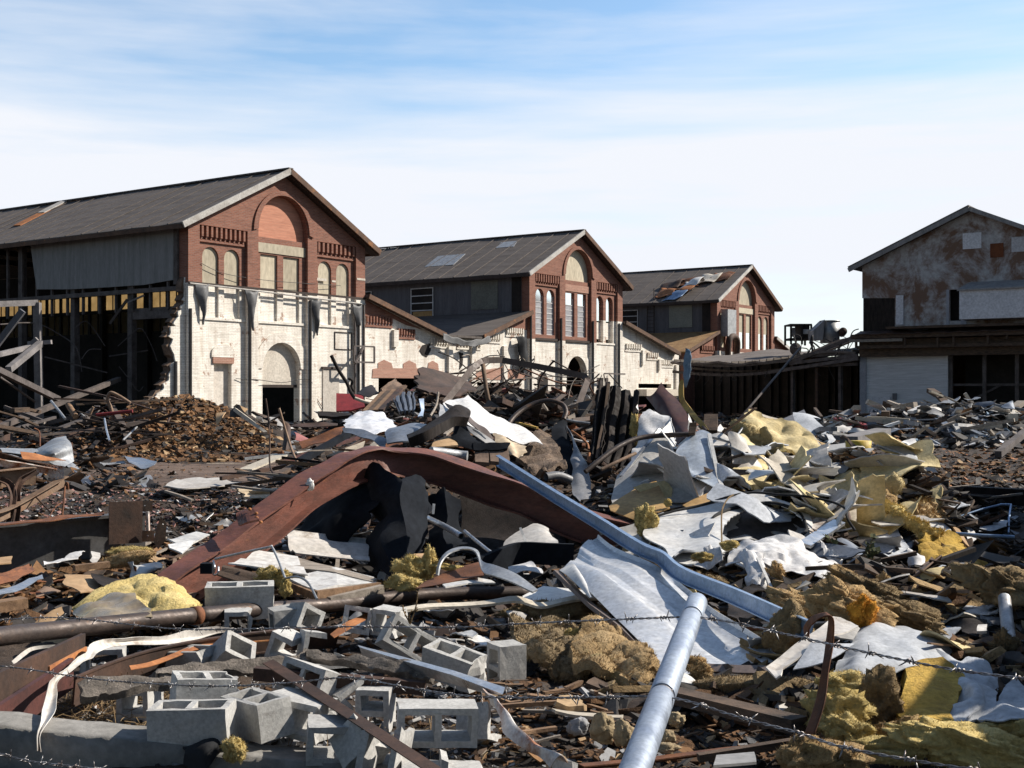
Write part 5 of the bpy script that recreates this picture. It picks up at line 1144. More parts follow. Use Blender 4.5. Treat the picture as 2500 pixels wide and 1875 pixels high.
S('dark_sheet', 'soot black sheet closing the hollow at the right under the girder', 'metal sheet', 'char_metal', '5',
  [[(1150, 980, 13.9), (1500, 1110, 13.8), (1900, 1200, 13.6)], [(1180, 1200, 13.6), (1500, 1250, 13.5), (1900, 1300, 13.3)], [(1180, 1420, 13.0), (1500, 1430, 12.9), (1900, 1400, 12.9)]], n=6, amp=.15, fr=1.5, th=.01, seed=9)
TUBE('pipe', 'short open galvanised pipe end poking out under the girder', 'pipe', 'galv', '5', [(935, 1140, 13.0), (1060, 1200, 12.3), (1180, 1270, 11.6)], .052, n=14, open_end=True)
TUBE('conduit', 'bent pale conduit curving under the girder right of the pipe end', 'conduit', 'galv', '5', [(1200, 1235, 12.6), (1290, 1310, 12.3), (1380, 1380, 12.0), (1440, 1405, 11.9), (1490, 1390, 11.9)], .033, n=10)
S('metal_scrap', 'thin bright shard hanging in the dark under the girder', 'scrap', 'white_metal', '5', [[(985, 1050, 12.6), (1003, 1052, 12.6)], [(980, 1120, 12.55), (996, 1120, 12.55)]], n=3, th=.004)
# insulation and hoop in the centre
tuft('fluffy pale yellow insulation clump by the hoop shaped gutter', '9', (1120, 250, 10.6), (.26, .16, .16), seed=21, mat='insulation')
tuft('pointed yellow insulation wisp standing above the pale clump', '9', (1245, 200, 10.6), (.10, .09, .22), seed=22)
tuft('low yellow insulation wad against the long pipe', '9', (1075, 340, 10.2), (.25, .12, .09), seed=23)
tuft('thin yellow insulation roll on the orange sheet', '9', (1370, 235, 10.5), (.22, .07, .04), seed=24, rot=(0, .1, 0))
PANEL('pinkish board scrap behind the yellow insulation clump', 'cardboard', '9', [[(1130, 150, 10.9), (1210, 145, 11.0)], [(1100, 210, 10.7), (1230, 240, 10.7)]])
S('gutter', 'grey gutter bent into a hoop then dropping to the right', 'gutter', 'galv_dull', '9',
  [[(1290, 285, 10.3), (1310, 200, 10.4), (1370, 130, 10.6), (1470, 103, 10.7), (1560, 125, 10.5), (1600, 200, 10.2), (1690, 230, 10.0), (1830, 290, 9.8), (1970, 395, 9.5)],
   [(1305, 290, 10.2), (1325, 205, 10.3), (1380, 145, 10.5), (1470, 118, 10.6), (1550, 140, 10.4), (1597, 265, 10.0), (1680, 300, 9.8), (1800, 345, 9.6), (1935, 410, 9.4)]], n=6, th=.012)
S('rust_sheet', 'orange brown rusted sheet lying under the hoop shaped gutter', 'metal sheet', 'rust_steel', '9',
  [[(1180, 365, 10.1), (1330, 290, 10.4), (1520, 225, 10.6), (1600, 215, 10.6)], [(1140, 385, 9.9), (1340, 350, 9.9), (1500, 320, 10.0), (1600, 300, 10.0)]], n=5, amp=.03, th=.006)
PANEL('white board lying beneath the hoop shaped gutter', 'white_metal', '9', [[(1330, 355, 9.9), (1500, 300, 10.2), (1650, 330, 10.1)], [(1350, 375, 9.7), (1500, 345, 9.9), (1680, 345, 9.9)]])
S('white_trim', 'long pale trim strip lying right of the long pipe towards the shiny sheet', 'trim', 'cream_trim', '9',
  [[(980, 535, 9.3), (1300, 490, 9.5), (1640, 475, 9.6), (1830, 450, 9.6), (2000, 490, 9.5), (2250, 440, 9.6), (2450, 420, 9.7)], [(985, 550, 9.2), (1300, 515, 9.4), (1650, 500, 9.5), (1840, 485, 9.5), (2000, 515, 9.4), (2250, 470, 9.5), (2450, 450, 9.6)]], n=5, amp=.02, th=.02)
PANEL('white soiled panel lying between the gutter end and the shiny sheet', 'white_metal', '9', [[(1870, 440, 9.9), (2010, 370, 10.3), (2300, 400, 10.2)], [(1900, 490, 9.7), (2100, 480, 9.8), (2400, 420, 9.9)]])
BEAM('steel_beam', 'dark curved steel strip running behind the gutter', 'beam', 'black_sheet', '9', [(1560, 250, 11.0), (1700, 190, 11.2), (1850, 140, 11.4), (2050, 145, 11.4), (2212, 150, 11.4)], [(-.03, -.10), (.03, -.10), (.03, .10), (-.03, .10)])
S('plastic_scrap', 'crumpled white plastic lying under the dark curved strip', 'plastic sheet', 'fabric_white', '9', [[(1790, 240, 10.9), (1890, 200, 11.0), (1960, 235, 10.9)], [(1800, 260, 10.7), (1890, 265, 10.6), (1985, 285, 10.6)]], n=6, amp=.05, fr=6, th=.006)
S('white_sheet', 'bent white panel rising at the right under the girder', 'metal sheet', 'dirty_white', '9', [[(1740, 120, 11.9), (1800, 40, 12.2), (1950, -70, 12.6), (2040, -20, 12.4)], [(1760, 170, 11.6), (1900, 130, 11.6), (2000, 100, 11.7), (2120, 110, 11.6)]], n=5, amp=.05, th=.006)
S('metal_scrap', 'small bright pointed scrap by the bent white panel', 'scrap', 'white_metal', '9', [[(1845, -30, 12), (1860, -35, 12)], [(1880, 60, 11.9), (1900, 65, 11.9)]], n=2, th=.004)
# ------------------------------------------------------------------ left: truss, I beam
ib = thing('i_beam', 'dark grey steel I-beam with rusty end plates lying at the left', 'beam', P('4', 0, 980, 12.6))
v, f = sweep([P('4', *q) for q in ((-200, 925, 12.4), (300, 885, 12.8), (740, 845, 13.2), (975, 828, 13.4))], I_PROF(.20, .62, .03)); addto(mesh_obj('beam_body', v, f, 'galv_dark', None), ib)
v, f = surf_geo(ztr('4', [[(-200, 910, 12.3), (100, 900, 12.5), (400, 860, 12.8), (700, 840, 13.1)], [(-200, 925, 12.1), (100, 915, 12.3), (400, 885, 12.6), (700, 850, 13.0)]]), n=5, amp=.03, fr=3, th=.01); addto(mesh_obj('curled_flange', v, f, 'rust_steel', None), ib)
addto(MB().bar(P('4', 735, 905, 13.0), P('4', 960, 895, 13.2), .02, .45).obj('splice_plate', 'dark_rust'), ib)
for q0, q1 in (((936, 752), (1030, 825)), ((955, 955), (1040, 1030))):
    v, f = polyplate(rect(q0[0], q1[0], q0[1], q1[1]), [[(q0[0] + 42 + 7 * math.cos(a), q0[1] + 35 + 7 * math.sin(a)) for a in [i * math.pi / 3 for i in range(6)]]], lambda a, b, y: P('4', a, b, 13.3 + y), 0, .02)
    addto(mesh_obj('end_plate', v, f, 'pale_rust'), ib)
addto(MB().bar(P('4', 995, 825, 13.3), P('4', 1000, 955, 13.3), .05, .03).obj('stiffener', 'rust_paint'), ib)
v, f = polyplate([(1085, 862), (1125, 905), (1118, 1020), (1068, 1082), (1035, 1030), (1060, 920)], [[(1103 + 6 * math.cos(a), 910 + 6 * math.sin(a)) for a in [i * math.pi / 3 for i in range(6)]], [(1068 + 6 * math.cos(a), 1030 + 6 * math.sin(a)) for a in [i * math.pi / 3 for i in range(6)]]], lambda a, b, y: P('4', a, b, 13.2 + y), 0, .02)
addto(mesh_obj('gusset_plate', v, f, 'pale_rust'), ib)
tr = thing('roof_truss', 'riveted pale rusty roof truss end lying at the left edge', 'truss', P('4', 40, 900, 15.5))
for pts, prof, m_ in (([(-200, 380, 15.2), (0, 425, 15.4), (180, 480, 15.6), (330, 505, 15.8), (430, 520, 15.9)], L_PROF(.13, .11, .012), 'dark_rust'), ([(-200, 400, 15.1), (0, 470, 15.3), (150, 495, 15.5), (400, 540, 15.8)], L_PROF(.10, .09, .012), 'rust_paint'), ([(-100, 840, 14.6), (0, 815, 14.8), (150, 740, 15.2), (420, 585, 15.8)], L_PROF(.11, .14, .012), 'pale_rust'),
                      ([(-200, 575, 15.0), (0, 545, 15.2), (130, 530, 15.4), (240, 525, 15.5)], L_PROF(.12, .22, .012), 'pale_rust')):
    v, f = sweep(smooth_path([P('4', *q) for q in pts], 4), prof); addto(mesh_obj('chord', v, f, m_), tr)
hs = [[(x + 5 * math.cos(a), y + 5 * math.sin(a)) for a in [i * math.pi / 3 for i in range(6)]] for x, y in [(285 + i * 23, 512 + i * 4) for i in range(6)] + [(310 + i * 22, 535 + i * 5) for i in range(5)] + [(345, 580), (372, 568), (400, 560), (365, 605), (392, 598), (415, 585)]]
v, f = polyplate([(260, 500), (430, 520), (432, 600), (385, 650), (330, 590)], hs, lambda a, b, y: P('4', a, b, 15.7 + y), 0, .015); addto(mesh_obj('gusset_plate', v, f, 'rust_paint'), tr)
for pts in ([(0, 620, 15.2), (60, 650, 15.2), (85, 720, 15.1), (70, 800, 15), (40, 900, 15)], [(240, 545, 15.4), (150, 600, 15.3), (110, 680, 15.2), (110, 800, 15.1), (95, 915, 15.1)]):
    v, f = sweep(smooth_path([P('4', *q) for q in pts], 5), L_PROF(.06, .08, .012), up=(0, 1, 0)); addto(mesh_obj('curved_brace', v, f, 'dark_rust'), tr)
S('rust_sheet', 'orange and brown rusted sheet on top of the truss at the left', 'metal sheet', 'bright_rust', '4', [[(150, 430, 16.2), (290, 445, 16.4), (430, 480, 16.6)], [(170, 470, 16.0), (300, 480, 16.2), (440, 495, 16.4)]], n=5, amp=.05, th=.006)
S('curled_sheet', 'curled grey galvanised sheet standing behind the truss at the left', 'metal sheet', 'galv_dull', '4',
  [[(240, 400, 19.0), (330, 360, 19.2), (450, 312, 19.6)], [(235, 440, 18.7), (370, 420, 18.4), (470, 385, 19.0)], [(330, 480, 18.4), (400, 470, 18.5), (480, 440, 18.9)], [(400, 520, 18.2), (450, 510, 18.4), (495, 490, 18.8)]], n=6, amp=.06, fr=2, th=.005)
S('grey_sheet', 'flat grey sheet lying behind the truss at the left edge', 'metal sheet', 'galv_dull', '4', [[(0, 400, 18), (150, 405, 18.2), (240, 400, 18.4)], [(0, 425, 17.5), (160, 440, 17.6), (260, 430, 17.9)]], n=4, amp=.04, th=.005)
TUBE('rod', 'rusty hooked rod standing up behind the I-beam', 'rod', 'rust_steel', '4', [(420, 850, 14.5), (430, 760, 14.6), (440, 650, 14.8), (455, 635, 14.8), (460, 680, 14.8)], .022)
TUBE('rod', 'thin dark rod leaning left of the hooked rod', 'rod', 'dark_rust', '4', [(205, 690, 15.5), (340, 830, 15.0)], .016, lin=True)
TUBE('rod', 'thin curved rusty rod beside the hooked rod', 'rod', 'rust_steel', '4', [(330, 870, 14.2), (370, 800, 14.6), (410, 770, 14.8)], .014)
PANEL('brown sheet of cardboard lying left of the yellow batt', 'cardboard', '8', [[(415, 305, 11.0), (620, 315, 11.0), (690, 365, 10.7)], [(410, 350, 10.6), (540, 408, 10.2), (640, 395, 10.4)]], amp=.05, th=.01, edge=.03)
S('rust_sheet', 'corrugated rusty sheet with dark ribs at the left edge', 'metal sheet', 'rust_steel', '8', [[(-60, 285, 10.6), (70, 262, 10.9), (190, 212, 11.4)], [(-60, 360, 10.0), (110, 318, 10.4), (250, 260, 11.0)]], n=6, amp=.02, th=.006, corr=(3, .05, 1), lin=True)
S('metal_strip', 'bright blue white metal strip lying at the left edge', 'metal strip', 'galv', '8', [[(-60, 400, 9.9), (100, 355, 10.3), (290, 290, 11.0)], [(-60, 445, 9.6), (110, 395, 10.1), (300, 315, 10.8)]], n=4, amp=.02, th=.005)
BAR('plank', 'thick brown timber plank at the left edge below the metal strip', 'plank', 'wood_brown', '8', (-80, 510, 9.3), (165, 470, 9.5), .22, .13)
S('folded_sheet', 'dark folded metal sheet left of the red girder foot', 'metal sheet', 'char_metal', '8', [[(622, 270, 10.8), (700, 290, 10.9), (830, 300, 11.0)], [(660, 330, 10.5), (740, 350, 10.6), (850, 330, 10.8)], [(730, 405, 10.2), (800, 390, 10.3), (860, 360, 10.5)]], n=4, amp=.06, th=.006, seed=3)
S('white_sheet', 'crumpled white metal sheet behind the red girder foot', 'metal sheet', 'white_metal', '8', [[(910, 235, 11.2), (1000, 220, 11.4), (1060, 190, 11.6), (1115, 205, 11.5)], [(950, 270, 11.0), (1020, 255, 11.1), (1080, 240, 11.3), (1100, 225, 11.3)], [(975, 300, 10.9), (1010, 290, 11.0), (1040, 275, 11.1), (1060, 265, 11.1)]], n=5, amp=.06, fr=4, th=.005)
S('bent_flashing', 'grey flashing bent upright left of the crumpled white sheet', 'metal strip', 'galv_dull', '8', [[(855, 190, 11.2), (880, 250, 11.2), (870, 320, 11.0)], [(900, 178, 11.2), (912, 250, 11.1), (970, 310, 10.9)]], n=5, amp=.04, th=.005)
tuft('long dirty yellow insulation roll below the I-beam', '4', (850, 1150, 11.9), (.55, .14, .11), mat='insulation_brown', seed=31, rot=(0, -.22, 0), amp=.2)
tuft('yellow insulation heap behind the long dirty roll', '4', (880, 1100, 12.6), (.40, .2, .09), mat='insulation', seed=32, amp=.25)
S('white_scrap', 'torn white plastic strip below the I-beam', 'scrap', 'fabric_white', '4', [[(290, 1150, 11.9), (400, 1140, 12.1), (560, 1100, 12.4)], [(300, 1185, 11.6), (420, 1170, 11.8), (560, 1125, 12.2)]], n=6, amp=.06, fr=5, th=.006, edge=.04)
S('white_scrap', 'curled white scrap near the end of the dirty roll', 'scrap', 'dirty_white', '4', [[(590, 1105, 12.2), (640, 1110, 12.2)], [(600, 1160, 11.9), (670, 1180, 11.8)]], n=6, amp=.08, fr=4, th=.006)
PANEL('flat brown board at the left edge below the I-beam', 'cardboard', '4', [[(-80, 1150, 11.6), (85, 1135, 11.9)], [(-80, 1190, 11.2), (80, 1180, 11.4)]])
BAR('log', 'short brown log lying below the white plastic strip', 'log', 'wood_brown', '8', (500, 240, 11.3), (735, 215, 11.5), .12, .09)
# ------------------------------------------------------------------ earth mound and what sticks out of it
for (nm, lab, cat, mat, pts, r) in (('hooked_pipe', 'rusty hook shaped pipe standing on top of the earth mound', 'pipe', 'pale_rust', [(765, 215, 37), (750, 130, 37), (725, 70, 37), (745, 25, 37), (800, 45, 37), (880, 95, 37)], .09),
    ('rod', 'red painted bar lying across the left shoulder of the earth mound', 'bar', 'red_paint', [(650, 175, 36.5), (770, 162, 36.5), (895, 148, 36.5)], .09), ('rod', 'thin brown rod leaning on the earth mound crest', 'rod', 'dark_rust', [(1130, 235, 36), (1168, 130, 37)], .06),
    ('rod', 'pale rod slanting down at the left of the mound', 'rod', 'galv_dull', [(345, 80, 40), (440, 200, 38)], .07), ('rod', 'thick tan post stub left of the mound', 'post', 'wood_brown', [(460, 105, 38), (510, 185, 37)], .16), ('rod', 'short pale stick left of the red painted bar', 'rod', 'pale_rust', [(600, 185, 37), (630, 120, 37)], .07),
    ('rod', 'thin tilted steel tube on the mound left shoulder', 'rod', 'galv_dull', [(540, 160, 37), (580, 195, 37)], .05), ('rod', 'dark bent rod crossing from the mound to the red painted bar', 'rod', 'dark_rust', [(630, 120, 37.5), (700, 135, 37.5), (760, 190, 37)], .05),
    ('rod', 'rusty curved rod standing at the left of the mound foot', 'rod', 'rust_steel', [(230, 265, 34), (265, 290, 34), (270, 390, 33)], .04), ('rod', 'bright thin rod left of the mound dark hollow', 'rod', 'galv', [(705, 200, 35), (720, 280, 34), (740, 350, 33)], .05),
    ('rod', 'grey tube lying on the mound face', 'rod', 'galv_dull', [(830, 345, 34), (930, 250, 35.5)], .05)):
    TUBE(nm, lab, cat, mat, '4', pts, r)
S('grey_board', 'long grey white board leaning on the right of the earth mound', 'board', 'wood_pale', '4', [[(1595, 128, 36.5), (1700, 205, 35.5), (1810, 300, 34)], [(1585, 150, 36.5), (1690, 230, 35.5), (1785, 303, 34)]], n=3, lin=True, th=.06)
S('dark_sheet', 'dark bent sheet under the leaning grey board', 'metal sheet', 'char_metal', '4', [[(1545, 155, 37), (1600, 95, 37), (1650, 130, 36.5)], [(1560, 190, 36.5), (1620, 180, 36), (1700, 240, 35.5)]], n=4, amp=.15, fr=1, th=.02)
S('board_scrap', 'tan board piece on the mound right crest', 'board', 'cardboard', '4', [[(1590, 95, 37), (1680, 130, 37)], [(1570, 120, 37), (1650, 165, 36.5)]], n=4, amp=.1, fr=1, th=.03)
S('board_scrap', 'brown curled sheet on the right side of the earth mound', 'board', 'cardboard', '4', [[(1470, 160, 36.2), (1530, 155, 36.2)], [(1465, 260, 35.5), (1500, 200, 35.5)]], n=4, amp=.1, fr=1, th=.02)
S('metal_scrap', 'glassy square frame on the mound right end', 'scrap', 'galv', '4', [[(1730, 180, 36), (1775, 185, 36)], [(1725, 215, 36), (1780, 215, 36)]], n=2, amp=.05, th=.03)
S('bent_sheet', 'bent grey roofing sheet lying at the mound foot', 'metal sheet', 'galv', '4', [[(820, 450, 31), (930, 480, 30.5), (1060, 485, 30)], [(850, 490, 29.8), (930, 525, 29), (1020, 510, 29)]], n=4, amp=.15, fr=1, th=.01)
S('bent_sheet', 'crumpled galvanised sheet lying on the mud road', 'metal sheet', 'galv_dull', '4', [[(860, 640, 25), (940, 610, 25.5), (1020, 600, 25.8)], [(900, 685, 24), (980, 690, 24), (1030, 660, 24.4)]], n=5, amp=.12, fr=2, th=.008)
S('bent_sheet', 'dark fold of metal right of the crumpled sheet on the mud road', 'metal sheet', 'char_metal', '4', [[(1000, 610, 25), (1050, 650, 24.5)], [(990, 690, 23.5), (1090, 650, 24)]], n=4, amp=.1, th=.01)
# long bars and boards left of the girder top
for i, (p, q, w1, w2, m_, lab, cat) in enumerate((((-60, 930, 22), (940, 740, 23.5), .12, .12, 'dark_rust', 'long dark pole running right behind the girder left arm', 'pole'), ((270, 815, 24), (770, 610, 25.5), .5, .06, 'cream_trim', 'long cream board beside the brown mound foot', 'board'),
    ((1000, 700, 21), (1650, 330, 23), .22, .16, 'black_sheet', 'thick black pipe slanting up towards the wrinkled white sheet', 'pipe'), ((800, 710, 23), (1250, 560, 24), .14, .14, 'red_paint_dark', 'dark red tube among the bars left of the girder crest', 'tube'),
    ((260, 665, 27), (700, 610, 27.5), .1, .1, 'galv_dull', 'thin grey pipe lying at the foot of the earth mound', 'pipe'), ((150, 800, 22), (590, 945, 21), .12, .05, 'wood_brown', 'brown lath crossing under the long dark pole', 'lath'),
    ((320, 940, 20.5), (540, 985, 20), .10, .05, 'wood_grey', 'grey lath lying left of the cream channel', 'lath'), ((780, 960, 19), (920, 960, 19), .14, .05, 'wood_grey', 'short flat lath behind the girder left arm', 'lath'),
    ((820, 940, 19.2), (910, 905, 19.5), .07, .05, 'galv_dull', 'short pale rod above the flat lath', 'rod'), ((920, 760, 21.5), (700, 890, 20), .2, .1, 'char_wood', 'charred plank end behind the vertical wires', 'plank'),
    ((950, 580, 24), (1160, 545, 24.5), .1, .04, 'white_metal', 'thin bright strip right of the standing rusty plate', 'strip'), ((1350, 465, 23), (1470, 590, 22), .07, .05, 'galv', 'pale slanting strip by the thick black pipe', 'strip'),
    ((1480, 480, 23), (1850, 360, 24), .1, .1, 'red_paint_dark', 'reddish bar under the wrinkled white sheet', 'bar'), ((1590, 560, 22.5), (1960, 385, 24), .12, .12, 'char_wood', 'charred timber below the reddish bar', 'timber'))):
    BAR('long_bar' if 'pole' in lab or 'bar' in lab else cat.replace(' ', '_'), lab, cat, m_, 'e', p, q, w1, w2)
TUBE('loose_wire', 'long drooping wire curving down before the earth mound', 'wire', 'dark_rust', 'e', [(545, -150, 20), (580, 100, 20), (600, 400, 19.8), (600, 720, 19.5), (650, 860, 19), (770, 940, 18.6), (800, 1030, 18)], .025)
TUBE('loose_wire', 'thick bent rod standing right of the drooping wire', 'rod', 'pale_rust', 'e', [(725, -20, 20), (790, 200, 20), (860, 430, 19.9), (920, 600, 19.6), (975, 715, 19.2)], .036)
S('standing_plate', 'dark rusty plate standing upright behind the bent rod', 'metal plate', 'dark_rust', 'e', [[(800, 240, 21.5), (850, 200, 21.6), (880, 240, 21.6)], [(780, 400, 21.2), (840, 400, 21.1), (870, 420, 21.2)], [(780, 560, 21), (830, 560, 20.9), (860, 540, 21)]], n=4, amp=.04, th=.012)
S('rust_sheet', 'twisted brown metal strip arching towards the wrinkled white sheet', 'metal strip', 'dark_rust', 'e', [[(870, 240, 23), (1050, 205, 23), (1250, 190, 23), (1500, 200, 23.2)], [(880, 255, 22.9), (1050, 235, 22.8), (1250, 240, 22.8), (1500, 235, 23)]], n=5, amp=.05, th=.012)
S('rust_sheet', 'folded brown steel strip below the arching one', 'metal strip', 'rust_steel', 'e', [[(990, 440, 22.6), (1200, 390, 22.8), (1450, 280, 23), (1580, 240, 23.2)], [(1030, 520, 22.3), (1200, 470, 22.4), (1450, 420, 22.6), (1560, 340, 22.8)]], n=5, amp=.04, th=.012)
S('arched_stand', 'black steel frame with arched leg standing right of the white door wall', 'frame', 'char_metal', 'e', [[(1260, 50, 26), (1450, 65, 26), (1690, 85, 26)], [(1280, 120, 25.7), (1450, 130, 25.7), (1690, 110, 25.7)]], n=4, amp=.04, th=.06)
S('red_scrap', 'dusty red sheet between the brown strips', 'metal sheet', 'red_dusty', 'e', [[(930, 320, 24), (1000, 345, 24), (1130, 400, 24)], [(940, 400, 23.5), (1040, 430, 23.5), (1120, 430, 23.6)]], n=3, amp=.04, th=.01)
S('cream_channel', 'cream coloured folded channel with torn lower edge behind the girder', 'channel', 'cream_metal', 'e', [[(170, 1045, 17.6), (450, 1060, 17.6), (760, 1075, 17.6)], [(165, 1100, 17.4), (450, 1115, 17.4), (740, 1135, 17.4)], [(250, 1170, 17.3), (450, 1140, 17.5), (700, 1150, 17.4)], [(330, 1200, 17.1), (450, 1205, 17.1), (580, 1200, 17.1)]], n=4, lin=True, amp=.02, th=.01, edge=.06)
S('white_board', 'peeling white board lying flat by the mud road', 'board', 'dirty_white', '4', [[(1130, 640, 22.5), (1250, 612, 23.5), (1460, 605, 24)], [(1100, 668, 21.5), (1280, 670, 21.6), (1640, 640, 22.5)]], n=5, amp=.06, th=.02, corr=(4, .04, 1))
S('white_board', 'upright thin cream board right of the black pipe', 'board', 'wood_pale', 'e', [[(1375, 625, 18), (1600, 540, 18.2), (1885, 435, 18.5)], [(1380, 640, 18), (1610, 620, 18.1), (1850, 550, 18.3)]], n=4, lin=True, th=.02)
S('white_board', 'short split white timber end right of the thin cream board', 'board', 'wood_pale', 'e', [[(1960, 520, 18.6), (2060, 440, 18.8)], [(2030, 545, 18.4), (2110, 480, 18.6)]], n=3, th=.05)
# ================================================================== right half of the debris
# blue galvanised stud and shiny corrugated sheet
BEAM('metal_stud', 'long blue grey perforated metal stud slanting from the red girder to the rusty strap loop', 'metal stud', 'galv_blue', 'p', [(1219, 1110, 12.2), (1351, 1192, 11.4), (1459, 1256, 10.7), (1560, 1318, 10.0), (1622, 1346, 9.7), (1671, 1384, 9.3), (1803, 1437, 8.6), (1988, 1518, 7.6)], C_PROF(.04, .115, .008), up=(.4, -1.0, .75), k=5)
cs = [[(690, 150, 10.6), (820, 230, 10.2), (1000, 330, 9.8), (1130, 410, 9.6), (1300, 510, 9.2), (1560, 690, 8.6), (1900, 925, 7.9)],
      [(645, 175, 10.5), (780, 270, 10.05), (960, 370, 9.6), (1180, 490, 9.2), (1330, 600, 8.9), (1560, 790, 8.4), (1850, 970, 7.75)],
      [(600, 215, 10.4), (750, 320, 9.9), (940, 430, 9.4), (1130, 540, 9.1), (1290, 660, 8.8), (1530, 840, 8.3), (1810, 995, 7.7)],
      [(560, 270, 10.2), (700, 360, 9.7), (900, 480, 9.2), (1080, 590, 8.9), (1260, 740, 8.5), (1490, 900, 8.1), (1700, 1000, 7.7)],
      [(515, 310, 10.0), (660, 400, 9.5), (830, 510, 9.1), (1030, 640, 8.7), (1230, 820, 8.3), (1420, 950, 7.9), (1560, 1005, 7.7)],
      [(470, 360, 9.9), (600, 500, 9.3), (760, 660, 8.8), (900, 780, 8.4), (1010, 910, 8.0), (1080, 1020, 7.7), (1120, 1090, 7.5)]]
S('corrugated_sheet', 'large shiny ribbed galvanised sheet lying in the right foreground', 'corrugated sheet', 'galv_bright', '10', cs, n=7, amp=.03, fr=1.4, th=.005, corr=(2, .028, 1))
S('sheet_rim', 'brown painted edge folded along the left of the shiny ribbed sheet', 'metal strip', 'brown_trim', '10', [[(405, 375, 9.9), (640, 600, 9.0), (830, 740, 8.5), (950, 860, 8.1), (1060, 1000, 7.7)], [(440, 380, 10.0), (660, 590, 9.1), (860, 740, 8.6), (990, 880, 8.2), (1080, 1010, 7.75)]], n=5, lin=True, th=.03)
S('white_flashing', 'folded bright white flashing at the top left of the shiny ribbed sheet', 'metal strip', 'white_metal', '10', [[(440, 380, 9.7), (520, 340, 9.75), (540, 350, 9.7)], [(510, 430, 9.5), (560, 400, 9.5), (600, 440, 9.4)], [(640, 560, 9.1), (645, 555, 9.1), (655, 560, 9.1)]], n=4, th=.006)
S('brown_trim', 'brown metal trim under the lower edge of the shiny ribbed sheet', 'trim', 'brown_trim', '10', [[(1410, 1000, 7.7), (1600, 1010, 7.6), (1830, 1015, 7.5)], [(1440, 1050, 7.6), (1600, 1060, 7.5), (1830, 1065, 7.4)]], n=3, lin=True, th=.02)
S('white_scrap', 'white scrap under the shiny ribbed sheet right of the post', 'scrap', 'white_metal', '10', [[(1230, 1040, 7.4), (1290, 1070, 7.4), (1350, 1125, 7.3)], [(1200, 1100, 7.2), (1280, 1115, 7.2), (1340, 1130, 7.2)]], n=3, th=.005)
# insulation under the sheet
S('insulation_chunk', 'large brown and yellow insulation chunk below the shiny ribbed sheet', 'insulation', 'insulation_brown', '10',
  [[(540, 900, 8.2), (600, 790, 8.5), (720, 760, 8.6), (860, 850, 8.4), (1000, 960, 8.0), (1075, 1020, 7.7)], [(500, 1000, 7.9), (620, 960, 7.9), (760, 960, 7.9), (900, 1000, 7.8), (1040, 1050, 7.6)] + [(1070, 1040, 7.6)], [(520, 1060, 7.6), (650, 1050, 7.5), (780, 1070, 7.5), (880, 1130, 7.4), (980, 1120, 7.4), (1060, 1060, 7.5)]], n=9, amp=.07, fr=4, th=.06, amp2=.05, fr2=9, seed=11)
S('insulation_chunk', 'dark soiled insulation mass left of the brown chunk', 'insulation', 'insulation_dark', '10',
  [[(130, 750, 9.0), (300, 740, 9.1), (450, 740, 9.0), (580, 760, 8.8)], [(150, 830, 8.6), (300, 850, 8.5), (430, 880, 8.4), (560, 900, 8.3)], [(330, 1040, 8.0), (420, 1050, 7.9), (520, 1070, 7.8), (640, 1060, 7.8)]], n=9, amp=.09, fr=4, th=.05, amp2=.05, fr2=9, seed=12)
tuft('shaded insulation slab under the pale trim strip at centre right', '10', (400, 640, 9.6), (.62, .2, .13), mat='insulation_dark', seed=41)
tuft('small yellow insulation crest left of the brown chunk', '10', (535, 785, 8.5), (.09, .05, .05), seed=42)
tuft('yellow insulation lump right of the galvanised post', '10', (1340, 1010, 7.5), (.16, .1, .09), mat='insulation_brown', seed=43, rot=(0, .5, 0))
tuft('flat tan insulation strip running right under the brown trim', '10', (1700, 1120, 7.2), (.62, .14, .09), mat='insulation_dark', seed=44, amp=.15)
# white vehicle-like panel with oval hole, draped fabric
wp = thing('rounded_sheet', 'big rounded white panel with a dark oval opening in the right debris', 'panel', P('6', 1000, 1300, 12.2))
rows = [[(560, 1130, 12.6), (780, 1085, 12.8), (1000, 1030, 12.9), (1250, 985, 13.0), (1420, 1030, 12.9), (1560, 1090, 12.8)], [(500, 1220, 12.2), (740, 1190, 12.3), (960, 1150, 12.3), (1180, 1100, 12.6), (1400, 1090, 12.6), (1610, 1200, 12.4)],
        [(480, 1270, 11.8), (720, 1290, 11.8), (930, 1260, 11.8), (1120, 1270, 11.9), (1350, 1240, 12.1), (1580, 1250, 12.1)], [(600, 1340, 11.4), (760, 1370, 11.3), (950, 1370, 11.2), (1080, 1340, 11.4), (1300, 1300, 11.8), (1500, 1280, 12)], [(650, 1420, 11.0), (800, 1450, 10.9), (920, 1450, 10.9), (1000, 1400, 11.1), (1200, 1350, 11.5), (1400, 1300, 11.9)]]
v, f = surf_geo(ztr('6', rows), n=12, amp=.05, fr=1.6, th=.012, hole=lambda a, b: ((a - .74) / .28) ** 2 + ((b - .50) / .33) ** 2 < 1); o = mesh_obj('skin', v, f, 'white_metal', None, True); addto(o, wp); o.data.set_sharp_from_angle(angle=RAD(40))
rim = [(930, 1190, 12.2), (960, 1130, 12.3), (1080, 1080, 12.6), (1300, 1045, 12.7), (1420, 1060, 12.7), (1530, 1120, 12.6), (1575, 1220, 12.3), (1540, 1260, 12.1), (1400, 1290, 12), (1200, 1330, 11.8), (1000, 1320, 11.8), (935, 1250, 12), (930, 1190, 12.2)]
addto(MB().tube(smooth_path([P('6', *q) for q in rim[:8]], 6), .018, 7).obj('rubber_seal', 'black_cloth', None, True), wp)
